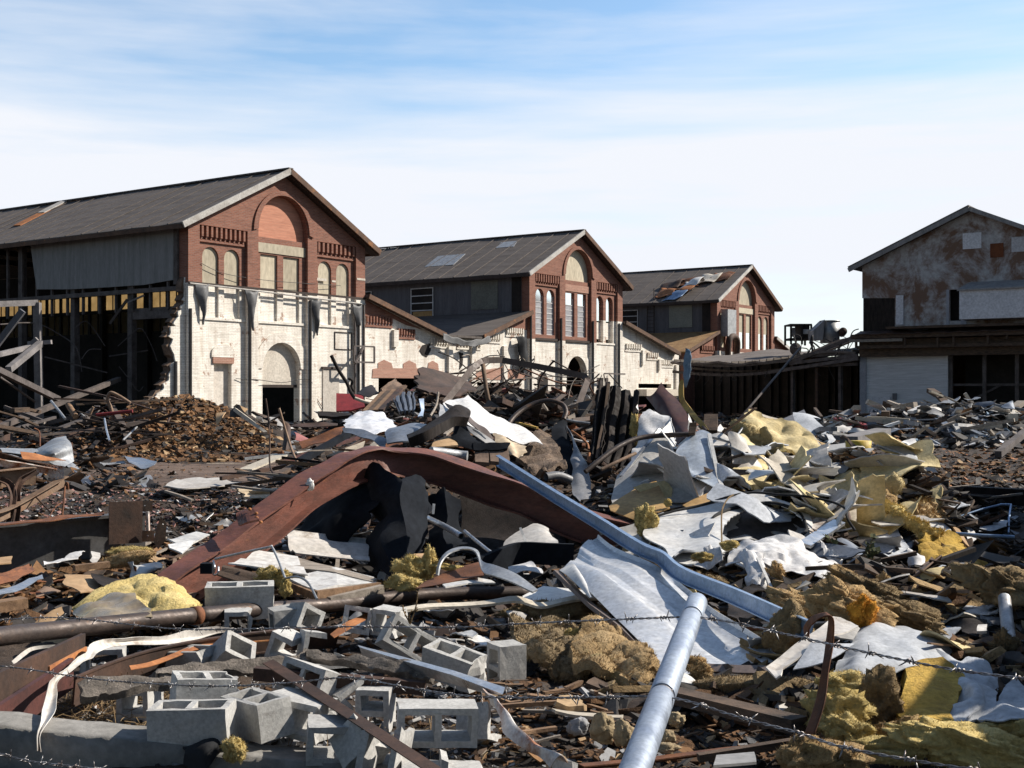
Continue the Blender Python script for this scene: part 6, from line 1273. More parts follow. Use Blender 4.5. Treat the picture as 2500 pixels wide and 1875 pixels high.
S('dark_sheet', 'mottled dark lining sheet seen through the oval opening', 'metal sheet', 'char_mottled', '6', [[(900, 1120, 13.2), (1200, 1040, 13.4), (1500, 1060, 13.3)], [(920, 1330, 12.4), (1200, 1340, 12.3), (1600, 1280, 12.5)]], n=6, amp=.15, fr=2, th=.01)
TUBE('rope', 'thin frayed cord hanging down before the oval opening', 'cord', 'straw', '6', [(1080, 990, 12.4), (1040, 1020, 12.3), (1005, 1090, 12.1), (1000, 1200, 11.8), (1003, 1310, 11.5)], .014, n=5)
TUBE('cable', 'dark trim cable curving along the top of the rounded white panel', 'cable', 'black_cloth', '6', [(560, 1135, 12.5), (700, 1095, 12.6), (860, 1060, 12.7), (1060, 1000, 12.7), (1200, 975, 12.8), (1400, 990, 12.7), (1560, 1000, 12.6), (1750, 1040, 12.5), (1840, 1090, 12.3), (1850, 1150, 12.1), (1900, 1230, 12)], .022)
BAR('white_trim', 'bluish white length of trim right of the oval opening', 'trim', 'galv', '6', (1560, 1330, 11.2), (1795, 1175, 12.2), .20, .05, up=(0, -.5, 1))
S('mud_sheet', 'white sheet caked with brown mud right of the oval opening', 'metal sheet', 'muddy_white', '6', [[(1540, 1070, 12.9), (1640, 1075, 13), (1720, 1110, 12.9)], [(1580, 1150, 12.6), (1690, 1160, 12.6), (1760, 1170, 12.6)], [(1560, 1320, 12), (1640, 1270, 12.1), (1730, 1200, 12.3)]], n=6, amp=.06, fr=3, th=.008)
S('draped_fabric', 'twisted dirty white fabric stretched across the right debris', 'fabric', 'fabric_white', '6',
  [[(1040, 1370, 10.9), (1090, 1330, 11), (1200, 1300, 11), (1330, 1270, 11.1), (1450, 1300, 11.1), (1620, 1390, 10.9), (1760, 1460, 10.8), (1840, 1480, 10.7)], [(1030, 1430, 10.7), (1100, 1390, 10.7), (1220, 1350, 10.7), (1350, 1340, 10.7), (1480, 1390, 10.6), (1640, 1460, 10.5), (1740, 1520, 10.4), (1830, 1560, 10.4)],
   [(1050, 1490, 10.5), (1120, 1440, 10.5), (1240, 1400, 10.4), (1360, 1440, 10.3), (1500, 1500, 10.2), (1640, 1560, 10.1), (1740, 1600, 10.0), (1815, 1640, 10.0)]], n=9, amp=.07, fr=2.5, th=.006, amp2=.05, fr2=7, seed=21)
S('draped_fabric', 'knotted end of white fabric hanging left of the stretched piece', 'fabric', 'fabric_white', '6', [[(1110, 1370, 10.6), (1180, 1370, 10.6), (1260, 1420, 10.5)], [(1160, 1480, 10.3), (1230, 1440, 10.3), (1300, 1520, 10.2)], [(1180, 1600, 10.1), (1230, 1560, 10.0), (1320, 1640, 10.0)]], n=8, amp=.10, fr=3, th=.006, amp2=.05, seed=22)
S('draped_fabric', 'shiny crinkled plastic with yellow inside left of the knotted fabric', 'plastic sheet', 'fabric_white', '6', [[(800, 1400, 10.9), (900, 1370, 11), (1030, 1380, 11)], [(810, 1440, 10.6), (900, 1440, 10.6), (1020, 1440, 10.6)]], n=9, amp=.10, fr=4, th=.006, amp2=.04, seed=23)
S('draped_fabric', 'pleated white fabric bunch at the upper right of the stretched piece', 'fabric', 'fabric_white', '6', [[(1640, 1330, 11.2), (1700, 1360, 11.2), (1800, 1420, 11)], [(1650, 1400, 11), (1740, 1440, 10.9), (1840, 1500, 10.8)]], n=8, amp=.10, fr=4, th=.006, amp2=.05, seed=24)
BAR('trim', 'thin white rail hanging from the knotted fabric end', 'trim', 'white_metal', '6', (1245, 1420, 10.3), (1350, 1650, 9.9), .04, .03)
for x, y, Y, r, m_, sd, lab in ((800, 1560, 10.0, (.22, .12, .10), 'insulation_dark', 50, 'mossy dark insulation clump above the blue grey stud'), (930, 1590, 9.9, (.22, .12, .10), 'insulation_dark', 51, 'second mossy insulation clump with a yellow glint on it'),
                               (870, 1410, 10.5, (.14, .08, .06), 'insulation', 52, 'yellow foam inside the crinkled plastic'), (1050, 1330, 10.7, (.13, .07, .06), 'insulation', 53, 'small yellow tuft at the left end of the stretched fabric'),
                               (490, 1170, 12.2, (.16, .1, .24), 'insulation', 54, 'yellow green insulation clump between the plywood and the rounded white panel'), (1370, 1560, 10.2, (.14, .1, .2), 'insulation_brown', 55, 'brown insulation rag under the stretched fabric'),
                               (640, 1045, 13.0, (.06, .04, .07), 'insulation', 56, 'tiny yellow tuft at the right edge of the plywood'), (560, 1440, 10.4, (.16, .08, .1), 'insulation_brown', 57, 'brown pad lodged above the shiny ribbed sheet')):
    tuft(lab, '6', (x, y, Y), r, mat=m_, seed=sd)
# plywood, white-grey panels
PANEL('amber plywood sheet standing above the right end of the red girder', 'ply', '6', [[(240, 1075, 13.4), (420, 950, 13.8), (560, 900, 14.0)], [(250, 1100, 13.2), (430, 1050, 13.3), (610, 1000, 13.5)], [(430, 1170, 12.9), (560, 1120, 12.9), (655, 1090, 13)]], name='plywood', cat='plywood')
PANEL('small tan board wedged right of the amber plywood', 'ply', '6', [[(740, 1070, 13.2), (840, 1010, 13.4), (935, 970, 13.6)], [(770, 1085, 13), (860, 1060, 13.1), (950, 1040, 13.2)]], name='plywood', cat='plywood')
S('bent_sheet', 'large grey white panel with speckled dirt rising behind the amber plywood', 'panel', 'dirty_white_lit', '6', [[(300, 870, 14.6), (440, 700, 15.2), (570, 550, 15.6), (620, 530, 15.6)], [(270, 960, 14.2), (420, 860, 14.4), (600, 760, 14.8), (690, 800, 14.8)], [(250, 1030, 13.9), (450, 960, 14), (700, 880, 14.1), (900, 900, 14.2)], [(260, 1060, 13.7), (650, 1080, 13.5), (850, 1040, 13.5), (1040, 1010, 13.6)]], n=5, lin=True, amp=.03, fr=1.5, th=.008, seed=3)
S('edging_strip', 'pale blue edge strip slanting up the speckled panel', 'metal strip', 'galv', '6', [[(310, 870, 14.5), (430, 720, 15), (575, 545, 15.5)], [(335, 870, 14.5), (455, 715, 15), (590, 560, 15.5)]], n=3, lin=True, th=.02)
S('bent_sheet', 'smooth blue grey panel with bright right rim in the right pile', 'panel', 'galv_pale', '6', [[(790, 600, 14.9), (860, 560, 15), (920, 575, 14.9)], [(700, 690, 14.6), (830, 700, 14.5), (940, 740, 14.4)], [(705, 760, 14.4), (850, 850, 14.1), (965, 860, 14)], [(800, 870, 14), (930, 930, 13.7), (1010, 960, 13.6)]], n=5, lin=False, amp=.02, th=.008, seed=4)
S('edging_strip', 'bright white folded rim right of the smooth blue grey panel', 'metal strip', 'white_metal', '6', [[(905, 575, 14.8), (940, 740, 14.3), (970, 880, 13.9), (1010, 970, 13.5), (1045, 1020, 13.4)], [(930, 575, 14.8), (965, 740, 14.3), (1000, 880, 13.9), (1025, 950, 13.6), (1050, 1010, 13.4)]], n=4, lin=True, th=.02)
S('bent_sheet', 'bright white panel corner above the smooth blue grey panel', 'panel', 'white_metal', '6', [[(640, 500, 15.4), (690, 600, 15.3), (700, 720, 15)], [(610, 560, 15.2), (660, 660, 15), (680, 760, 14.9)]], n=4, amp=.05, th=.008)
PANEL('thin bright strip along the seam of the speckled panel', 'white_metal', '6', [[(480, 735, 14.3), (600, 820, 14.1), (715, 905, 13.9)], [(470, 745, 14.3), (590, 832, 14.1), (705, 912, 13.9)]], name='edging_strip', cat='metal strip')
TUBE('short_pipe', 'short dark rod poking out of the speckled panel', 'rod', 'dark_rust', '6', [(610, 715, 14.2), (700, 785, 14.5)], .03, lin=True)
S('crumpled_fabric', 'crumpled white cloth piled at the top behind the speckled panel', 'fabric', 'fabric_white', '6', [[(430, 450, 16.6), (510, 410, 16.8), (600, 470, 16.6), (650, 500, 16.4)], [(440, 560, 16.3), (530, 540, 16.2), (610, 560, 16.1), (700, 650, 15.8)], [(390, 680, 16), (500, 700, 15.8), (600, 700, 15.8), (690, 760, 15.6)], [(370, 800, 15.6), (480, 830, 15.4), (580, 830, 15.4), (680, 840, 15.4)]], n=7, amp=.13, fr=1.6, th=.008, amp2=.08, fr2=4, seed=31)
S('crumpled_fabric', 'small white rag behind the upright black corrugated sheets', 'fabric', 'white_metal', '6', [[(415, 320, 18.4), (435, 350, 18.4)], [(425, 400, 18.2), (450, 420, 18.2)]], n=5, amp=.05, fr=3, th=.006)
tuft('yellow insulation tuft at the right edge of the black corrugated sheets', '6', (415, 540, 17.0), (.10, .08, .30), mat='insulation', seed=61)
# black upright corrugated sheets
S('corrugated_sheet', 'tall black burnt corrugated sheet standing upright, left of a pair', 'corrugated sheet', 'char_metal', 'b', [[(1400, 300, 17.6), (1460, 190, 17.6), (1530, 185, 17.7), (1610, 200, 17.5)], [(1390, 600, 17.3), (1430, 560, 17.2), (1490, 560, 17.3), (1570, 560, 17.1)], [(1340, 900, 17), (1390, 880, 16.9), (1440, 880, 17), (1510, 880, 16.8)], [(1310, 1260, 16.6), (1350, 1230, 16.5), (1400, 1230, 16.6), (1450, 1200, 16.5)]], n=7, lin=False, amp=.04, fr=1.5, th=.01, corr=(2, .07, 0), edge=.05)
S('corrugated_sheet', 'tall black burnt corrugated sheet standing upright, right of a pair', 'corrugated sheet', 'char_metal', 'b', [[(1610, 225, 17.5), (1740, 250, 17.6), (1860, 290, 17.7), (1970, 300, 17.6)], [(1570, 560, 17.2), (1700, 580, 17.3), (1820, 600, 17.3), (1930, 620, 17.3)], [(1510, 880, 16.9), (1640, 900, 17), (1780, 920, 17), (1890, 930, 17)], [(1450, 1240, 16.5), (1580, 1280, 16.5), (1700, 1320, 16.5), (1800, 1340, 16.5)]], n=7, amp=.05, fr=1.5, th=.01, corr=(3, .09, 0), edge=.07)
PANEL('thin brown rusty batten on the face of the black corrugated pair', 'pale_rust_dark', 'b', [[(1565, 200, 17.4), (1605, 205, 17.4)], [(1500, 700, 17), (1530, 700, 17)], [(1395, 1220, 16.4), (1425, 1220, 16.4)]], name='batten', cat='batten')
S('rust_sheet', 'orange rust curl at the foot of the black corrugated pair', 'metal scrap', 'bright_rust', 'b', [[(1300, 1110, 16.6), (1340, 1130, 16.6), (1355, 1180, 16.6)], [(1270, 1240, 16.4), (1310, 1250, 16.4), (1345, 1240, 16.4)]], n=5, amp=.05, th=.01)
# twisted standing strip
S('twisted_strip', 'tall twisted strip, blue white at top and ochre below, standing on the right pile', 'metal strip', 'blue_rag', '6', [[(755, -5, 17.5), (745, 60, 17.5), (745, 140, 17.5), (745, 210, 17.5), (748, 260, 17.5)], [(778, 5, 17.5), (790, 50, 17.4), (788, 140, 17.4), (775, 210, 17.4), (755, 260, 17.5)]], n=6, amp=.03, th=.01, edge=.03)
S('twisted_strip', 'ochre lower part of the tall twisted strip', 'metal strip', 'ochre_rag', '6', [[(735, 205, 17.4), (715, 240, 17.4), (708, 310, 17.3), (720, 380, 17.2), (770, 440, 16.8), (860, 540, 16.2)], [(745, 215, 17.4), (742, 260, 17.3), (745, 330, 17.2), (765, 380, 17.0), (830, 450, 16.6), (905, 545, 16)]], n=6, amp=.03, th=.01)
TUBE('short_pipe', 'dark rail running beside the ochre strip', 'rail', 'dark_rust', '6', [(760, 400, 17.1), (830, 480, 16.6), (900, 560, 16)], .04)
S('bent_sheet', 'dark maroon steel sheet bent into a point beside the twisted strip', 'metal sheet', 'maroon', '6', [[(595, 225, 18.2), (640, 290, 18), (700, 350, 17.8), (770, 460, 17.4), (785, 560, 17)], [(545, 300, 18), (600, 350, 17.8), (640, 430, 17.5), (700, 520, 17.2), (760, 600, 16.8)], [(485, 320, 18.2), (560, 420, 17.8), (620, 500, 17.5), (680, 600, 17.1), (700, 650, 16.8)]], n=5, amp=.04, fr=1.5, th=.012, seed=2)
S('white_scrap', 'bright white crumple by the tip of the maroon steel sheet', 'scrap', 'white_metal', '6', [[(765, 440, 17), (790, 470, 17)], [(780, 540, 16.8), (810, 530, 16.8)], [(790, 590, 16.6), (805, 600, 16.6)]], n=5, amp=.06, fr=4, th=.006)
BAR('short_post', 'dark stump standing right of the twisted strip', 'post', 'char_wood', '6', (925, 590, 16.5), (930, 480, 16.8), .30, .3)
S('white_scrap', 'small white paper scrap beside the dark stump', 'scrap', 'fabric_white', '6', [[(980, 500, 16.6), (1010, 540, 16.6)], [(975, 560, 16.4), (1000, 570, 16.4)]], n=4, amp=.05, th=.006)
TUBE('pipe', 'curved dark pipe reaching from the felt sheet up to the speckled panel', 'pipe', 'pipe_steel', '6', [(80, 835, 14.6), (160, 770, 14.7), (280, 680, 14.9), (400, 620, 15.1), (520, 595, 15.2), (700, 585, 15.2), (830, 580, 15.2)], .055, n=12)
TUBE('pipe', 'thinner tan pipe below the curved dark pipe', 'pipe', 'pale_rust', '6', [(190, 820, 14.5), (300, 765, 14.6), (420, 710, 14.8)], .035)
TUBE('cable_bundle', 'grey cable bundle running right to the upright insulation piece', 'cable', 'galv_dull', '6', [(930, 600, 15), (1010, 620, 15), (1060, 635, 15), (1130, 650, 14.9)], .035)
TUBE('steel_arch', 'curved grey edge rail hugging the upright insulation piece', 'rail', 'galv_dull', '6', [(1140, 540, 15.6), (1120, 570, 15.5), (1065, 640, 15), (1055, 760, 14.8), (1060, 850, 14.5), (1110, 920, 14.2), (1170, 970, 14)], .022)
TUBE('steel_arch', 'pale ring of cable right of the upright insulation piece', 'cable', 'galv', '6', [(1290, 740, 15), (1350, 800, 15), (1380, 910, 14.7)], .02)
TUBE('steel_arch', 'inner grey hose right of the upright insulation piece', 'hose', 'galv_dull', '6', [(1240, 730, 15), (1300, 770, 15), (1325, 830, 14.9), (1320, 900, 14.7)], .03)
# insulation arch
S('insulation_board', 'long cream foam backed panel arching down to the right', 'insulation panel', 'insulation_cream', '6', [[(1180, 420, 17.2), (1300, 470, 17.2), (1430, 510, 17.1), (1560, 560, 16.9), (1640, 650, 16.6), (1720, 760, 16.2), (1800, 850, 15.9)], [(1155, 470, 17), (1270, 540, 16.9), (1390, 600, 16.8), (1500, 640, 16.6), (1580, 720, 16.3), (1670, 820, 16), (1760, 870, 15.8)],
   [(1140, 560, 16.8), (1230, 620, 16.6), (1330, 680, 16.5), (1440, 700, 16.3), (1540, 760, 16.1), (1620, 860, 15.8), (1730, 905, 15.7)]], n=8, amp=.05, fr=1.6, th=.05, amp2=.06, fr2=5, edge=.06, seed=41)
S('edging_strip', 'pale metal skin edging the top of the arching foam panel', 'metal strip', 'cream_trim', '6', [[(1180, 418, 17.3), (1310, 466, 17.3), (1440, 500, 17.2), (1590, 565, 17), (1700, 710, 16.5), (1805, 845, 16)], [(1185, 428, 17.2), (1310, 482, 17.2), (1440, 520, 17.1), (1580, 590, 16.9), (1680, 730, 16.4), (1790, 862, 15.9)]], n=5, th=.02)
S('insulation_board', 'upright cream foam slab with ragged right side below the arch', 'insulation panel', 'insulation_cream', '6', [[(1085, 620, 15.6), (1130, 590, 15.7), (1190, 640, 15.6), (1270, 720, 15.4)], [(1060, 740, 15.1), (1140, 740, 15.1), (1210, 750, 15.1), (1290, 790, 15)], [(1080, 860, 14.6), (1180, 850, 14.6), (1240, 830, 14.7), (1330, 900, 14.5)], [(1150, 940, 14.1), (1240, 980, 13.9), (1340, 990, 13.8), (1450, 975, 13.9)]], n=8, amp=.06, fr=2, th=.06, amp2=.06, fr2=5, edge=.06, seed=42)
tuft('pale foam lump on top of the lower end of the upright slab', '6', (1390, 940, 14.1), (.20, .12, .13), mat='insulation_cream', seed=63)
tuft('cream foam roll behind the upright slab', '6', (1200, 600, 16.4), (.45, .16, .24), mat='insulation_cream', seed=64, rot=(0, .5, 0))
BAR('long_bar', 'dark square bar leaning behind the foam arch', 'bar', 'dark_rust', '6', (1030, 590, 17.4), (1200, 410, 17.8), .09, .09)
S('door_slab', 'white door panel lying dark under the foam arch', 'panel', 'grey_panel', '6', [[(1370, 860, 15.6), (1500, 820, 15.8), (1640, 790, 16)], [(1380, 930, 15.2), (1520, 890, 15.4), (1620, 860, 15.6)]], n=3, th=.04)
BLOCK('lone dark block lying under the right end of the foam arch', '6', 1620, 905, 15.3, (70, 10, 20), 60, 2, 0, .39, 1.0, None)
# Z7 items
S('insulation_board', 'cream panel folded into a peak with foam inside, upper right pile', 'insulation panel', 'insulation_cream', '7', [[(200, 770, 14.6), (400, 680, 14.8), (600, 585, 15), (640, 575, 15)], [(280, 800, 14.4), (440, 730, 14.4), (620, 640, 14.5), (700, 690, 14.4)], [(420, 830, 14), (560, 820, 14), (700, 800, 14), (860, 850, 14)], [(560, 990, 13.5), (680, 980, 13.5), (800, 940, 13.6), (900, 900, 13.7)]], n=7, lin=False, amp=.04, fr=1.5, th=.03, amp2=.05, seed=43)
S('edging_strip', 'bent cream metal edge running down right of the folded peak', 'metal strip', 'cream_trim', '7', [[(620, 572, 15), (700, 650, 14.7), (850, 740, 14.4), (930, 850, 14), (960, 930, 13.7)], [(600, 590, 15), (680, 680, 14.6), (820, 790, 14.2), (880, 900, 13.8), (940, 960, 13.6)]], n=5, lin=True, th=.02)
tuft('brownish foam chunk inside the folded peak', '7', (780, 800, 14.0), (.28, .15, .36), mat='insulation_cream', seed=71, rot=(0, .5, 0))
tuft('shaded brown insulation below the folded peak', '7', (720, 900, 13.8), (.38, .2, .38), mat='insulation_brown', seed=72)
S('bent_sheet', 'cream box shaped panel end with dark strap left of the folded peak', 'panel', 'cream_trim', '7', [[(430, 825, 13.8), (520, 820, 13.8), (600, 825, 13.8)], [(440, 920, 13.5), (560, 900, 13.5), (640, 920, 13.5)], [(500, 1040, 13.2), (600, 1010, 13.2), (680, 1000, 13.2)]], n=4, amp=.03, th=.02)
TUBE('cable', 'dark strap hanging over the box shaped panel end', 'cable', 'dark_rust', '7', [(0, 780, 13.6), (150, 780, 13.6), (300, 810, 13.5), (430, 860, 13.4), (500, 900, 13.3), (530, 1000, 13.1), (570, 1060, 13)], .05)
S('insulation_batt', 'long yellow insulation strip draped down the right pile', 'insulation', 'insulation', '7', [[(740, 850, 13.4), (860, 900, 13.2), (990, 960, 13), (1100, 1040, 12.8), (1190, 1110, 12.7)], [(760, 880, 13.2), (900, 960, 13), (990, 1050, 12.8), (1060, 1120, 12.7), (1180, 1140, 12.6)]], n=8, amp=.05, fr=3, th=.08, amp2=.04, seed=44)
S('insulation_batt', 'foil backed insulation piece with torn top right of the folded peak', 'insulation', 'insulation_brown', '7', [[(930, 810, 14.2), (1000, 790, 14.2), (1090, 800, 14.2), (1140, 830, 14.1)], [(960, 890, 13.8), (1040, 900, 13.8), (1110, 910, 13.8), (1190, 930, 13.8)], [(1050, 1000, 13.4), (1120, 1010, 13.4), (1200, 1030, 13.4), (1280, 1060, 13.4)]], n=7, amp=.07, fr=2.5, th=.08, amp2=.06, seed=45)
S('bent_sheet', 'white inner sheet glowing beneath the foil backed piece', 'metal sheet', 'white_metal', '7', [[(1100, 910, 13.6), (1170, 960, 13.5), (1260, 1030, 13.3)], [(1060, 1000, 13.3), (1160, 1040, 13.2), (1300, 1080, 13)]], n=5, amp=.05, th=.008)
S('edging_strip', 'thin brown edge sheet slanting down from the foil backed piece', 'metal strip', 'cardboard', '7', [[(1150, 840, 14), (1260, 950, 13.6), (1340, 1060, 13.2), (1400, 1170, 12.9)], [(1140, 870, 13.9), (1240, 970, 13.5), (1320, 1080, 13.1), (1380, 1160, 12.9)]], n=4, th=.02)
S('insulation_batt', 'long brownish yellow insulation blanket hanging down the far right', 'insulation', 'insulation_deep', '7', [[(1190, 1080, 12.8), (1300, 1110, 12.8), (1400, 1200, 12.6), (1520, 1310, 12.3), (1590, 1370, 12.1)], [(1050, 1150, 12.5), (1200, 1230, 12.3), (1330, 1330, 12), (1450, 1400, 11.9), (1570, 1440, 11.8)], [(1000, 1180, 12.3), (1130, 1320, 11.9), (1280, 1400, 11.7), (1420, 1450, 11.6), (1530, 1620, 11.3)]], n=9, amp=.08, fr=2.5, th=.06, amp2=.07, fr2=8, edge=.08, seed=46)
tuft('fluffy insulation tail at the lower end of the hanging blanket', '7', (1530, 1560, 11.4), (.12, .1, .34), mat='insulation_deep', seed=73)
S('draped_fabric', 'large grey white cloth hanging under the folded peak', 'fabric', 'fabric_grey', '7', [[(560, 1060, 13.0), (740, 1010, 13.1), (900, 975, 13.1)], [(600, 1130, 12.7), (800, 1120, 12.6), (940, 1100, 12.7)], [(720, 1300, 12.2), (850, 1240, 12.2), (965, 1190, 12.3)], [(690, 1390, 11.8), (740, 1370, 11.8), (790, 1290, 12)]], n=7, amp=.08, fr=2, th=.006, seed=47)
S('draped_fabric', 'narrow white cloth tail hanging before the insulation blanket', 'fabric', 'fabric_white', '7', [[(975, 1185, 12), (1010, 1190, 12), (1035, 1230, 12)], [(950, 1300, 11.8), (1010, 1290, 11.7), (1060, 1300, 11.8)], [(930, 1420, 11.5), (990, 1420, 11.4), (1040, 1390, 11.6)]], n=7, amp=.08, fr=3, th=.006, amp2=.03, seed=48)
TUBE('tube_rail', 'white tube pointing right beside the hanging blanket', 'tube', 'galv_blue', '7', [(1310, 1065, 13), (1500, 1080, 12.9), (1740, 1090, 12.8)], .035, lin=True)
TUBE('tube_rail', 'blue frame tube bent above the white tube', 'tube', 'galv_blue', '7', [(1330, 940, 13.8), (1500, 885, 13.9), (1640, 850, 14), (1715, 850, 14), (1700, 950, 13.7), (1695, 1060, 13.4)], .022, lin=True)
S('draped_fabric', 'pale cloth lying in shade within the blue frame tube', 'fabric', 'fabric_grey', '7', [[(1500, 990, 13.6), (1620, 965, 13.7), (1700, 970, 13.7)], [(1490, 1050, 13.3), (1600, 1040, 13.3), (1700, 1030, 13.4)]], n=5, amp=.06, fr=3, th=.006)
S('white_scrap', 'small white bag at the left end of the white tube', 'bag', 'fabric_white', '7', [[(1330, 1010, 13.5), (1400, 1010, 13.5), (1450, 1050, 13.4)], [(1390, 1120, 13.1), (1430, 1140, 13.1), (1470, 1110, 13.2)]], n=5, amp=.06, fr=3, th=.006)
S('grey_peak', 'grey white sheet pinched into a tall point before the leaf strewn ground', 'metal sheet', 'dirty_white', '7', [[(840, 450, 17.2), (870, 445, 17.2), (905, 470, 17.2)], [(740, 560, 16.8), (830, 560, 16.6), (880, 570, 16.6)], [(660, 590, 16.8), (800, 650, 16.4), (850, 700, 16.3)]], n=6, amp=.06, fr=2, th=.01, seed=5)
S('black_lath', 'black charred lath slanting down in front of the yellow bucket', 'lath', 'char_wood', '7', [[(468, 348, 20), (520, 390, 19.8), (620, 450, 19.4), (700, 520, 19)], [(475, 355, 20), (540, 430, 19.6), (620, 510, 19.2), (690, 535, 18.9)]], n=3, amp=.04, th=.05)
yb = P('7', 590, 510, 21); tag(MB().tube([yb, yb + Vector((0, 0, .3))], [.2, .22], 20).obj('bucket', 'yellow_paint', None, True), 'yellow drum half hidden behind the black charred lath', 'drum')
PANEL('long pale panel under the black lath', 'grey_panel', '7', [[(330, 420, 22), (500, 400, 22.5)], [(340, 540, 20), (520, 540, 20)]])
PANEL('white plank pile lying under the foam arch at the right', 'dirty_white', '7', [[(-20, 600, 16), (100, 575, 16.2), (220, 570, 16.4)], [(0, 690, 15.2), (120, 650, 15.4), (240, 620, 15.6)]], corr=(3, .04, 1))
BAR('dark_beam', 'dark shaded steel beam crossing the far right middle ground', 'beam', 'char_metal', '7', (890, 750, 18.5), (1900, 800, 18), .4, .4)
BAR('dark_beam', 'rust brown bar in shade at the far right edge', 'beam', 'dark_rust', '7', (1560, 1330, 13), (1900, 1350, 12.6), .3, .12)
# weeds
def WEED(label, z, base, tips, mat='dry_leaf', leaf='green_leaf', seed=0, ls=.02, nl=9):
    r = random.Random(seed); t = thing('weed', label, 'weed', P(z, *base))
    for tp in tips:
        a = P(z, *base); b = P(z, *tp); pp = smooth_path([a, a.lerp(b, .5) + Vector((r.uniform(-.03, .03), 0, .02)), b], 5)
        addto(MB().tube(pp, .004, 4).obj('stem', mat), t)
        mb = MB()
        for i in range(nl * 3):
            p = pp[min(len(pp) - 1, 1 + int(len(pp) * (i / (nl * 3))))]; d = Vector((r.uniform(-1, 1), r.uniform(-1, 1), r.uniform(-.3, 1))).normalized() * ls * r.uniform(.7, 1.6); q = Vector((-d.z, d.x, d.y)) * .4
            mb.add([p, p + d * .5 + q, p + d, p + d * .5 - q], [(0, 1, 2, 3)])
        addto(mb.obj('leaves', leaf), t)
WEED('tall leafy weed standing before the grey white hanging cloth', '7', (650, 1400, 11.0), [(700, 1090, 11.0), (670, 1180, 11.0), (720, 1200, 11.0)], seed=1, ls=.05, nl=10)
WEED('small brown leaved weed left of the tall leafy weed', '7', (430, 1260, 11.2), [(350, 1080, 11.3), (400, 1180, 11.3)], seed=2, ls=.04)
WEED('broad leaved brownish plant at the foot of the tall leafy weed', '7', (660, 1380, 10.9), [(610, 1310, 10.9), (680, 1300, 10.9), (700, 1340, 10.9)], seed=3, ls=.08, leaf='dry_leaf')
WEED('dry thin weed in front of the long rusty pipe', '9', (1110, 620, 7.4), [(1060, 490, 7.4), (1160, 400, 7.4), (1165, 520, 7.4)], seed=4, ls=.012, nl=5, leaf='dry_leaf')
# ------------------------------------------------------------------ bottom right
S('blanket', 'big crumpled white cloth spread at the right bottom', 'fabric', 'fabric_grey', '11', [[(930, 580, 7.9), (1080, 555, 8), (1220, 580, 8), (1380, 630, 7.9), (1500, 700, 7.8), (1640, 780, 7.7)], [(860, 700, 7.5), (1000, 680, 7.4), (1150, 700, 7.4), (1320, 730, 7.4), (1450, 780, 7.4), (1580, 860, 7.3)], [(760, 820, 7.2), (900, 830, 7), (1050, 830, 7), (1180, 850, 7), (1350, 850, 7.1), (1530, 860, 7.2)], [(700, 960, 6.9), (850, 990, 6.8), (1000, 980, 6.8), (1110, 985, 6.8), (1230, 930, 6.9), (1500, 880, 7.1)]], n=9, amp=.05, fr=2.5, th=.006, amp2=.035, fr2=6, seed=61)
S('blanket', 'crumpled white cloth strip trailing from the big cloth to the bottom right', 'fabric', 'fabric_grey', '11', [[(1560, 790, 7.5), (1700, 830, 7.4), (1830, 820, 7.5), (1980, 930, 7.3), (2080, 1030, 7.1)], [(1640, 920, 7.1), (1760, 960, 6.9), (1850, 1000, 6.9), (1950, 1080, 6.8), (2040, 1150, 6.7)], [(1700, 1090, 6.7), (1800, 1130, 6.5), (1880, 1200, 6.4), (1900, 1250, 6.4), (1960, 1280, 6.4)], [(1590, 1250, 6.5), (1600, 1330, 6.3), (1620, 1390, 6.2), (1700, 1350, 6.2), (1830, 1280, 6.3)]], n=8, amp=.07, fr=3, th=.006, amp2=.04, fr2=7, seed=62)
S('blanket', 'white cloth corner at the right edge above the yellow heap', 'fabric', 'fabric_grey', '11', [[(2130, 980, 7), (2230, 1050, 6.9), (2350, 1120, 6.8)], [(2000, 1130, 6.7), (2150, 1150, 6.6), (2350, 1200, 6.5)], [(1850, 1290, 6.3), (2050, 1290, 6.2), (2300, 1260, 6.3)]], n=8, amp=.05, fr=3, th=.006, amp2=.03, fr2=8, seed=63)
S('metal_sheet', 'long soiled white trim panel left of the big crumpled cloth', 'panel', 'dirty_white', '11', [[(740, 500, 7.6), (800, 510, 7.6), (940, 570, 7.5)], [(500, 700, 7.2), (620, 690, 7.2), (740, 650, 7.2)], [(230, 890, 6.9), (300, 910, 6.9), (360, 900, 6.9)], [(310, 975, 6.7), (330, 960, 6.7), (345, 950, 6.7)]], n=5, lin=True, amp=.02, th=.01)
S('metal_sheet', 'shaded inner face of the soiled white trim panel', 'panel', 'grey_panel', '11', [[(800, 530, 7.8), (870, 540, 7.8), (940, 590, 7.8)], [(740, 660, 7.5), (820, 670, 7.5), (890, 680, 7.5)]], n=3, th=.01)
S('white_scrap', 'torn grey cloth corner below the soiled trim panel', 'scrap', 'fabric_grey', '11', [[(560, 740, 7.1), (700, 740, 7.1), (860, 730, 7.1)], [(440, 900, 6.9), (560, 880, 6.9), (660, 850, 6.9)]], n=6, amp=.05, fr=3, th=.006)
st = thing('strap_loop', 'flat rusty steel strap looped upright at the right bottom', 'strap', P('11', 560, 1400, 5.2))
rows = [[(530, 650, 5.9), (520, 570, 5.9), (570, 500, 5.7), (650, 470, 5.5), (700, 490, 5.4), (680, 700, 5.4), (650, 900, 5.3), (600, 1150, 5.25), (520, 1390, 5.2)], [(560, 680, 5.8), (560, 590, 5.8), (600, 540, 5.6), (660, 500, 5.4), (735, 510, 5.35), (735, 700, 5.35), (705, 900, 5.28), (670, 1150, 5.2), (590, 1400, 5.15)]]
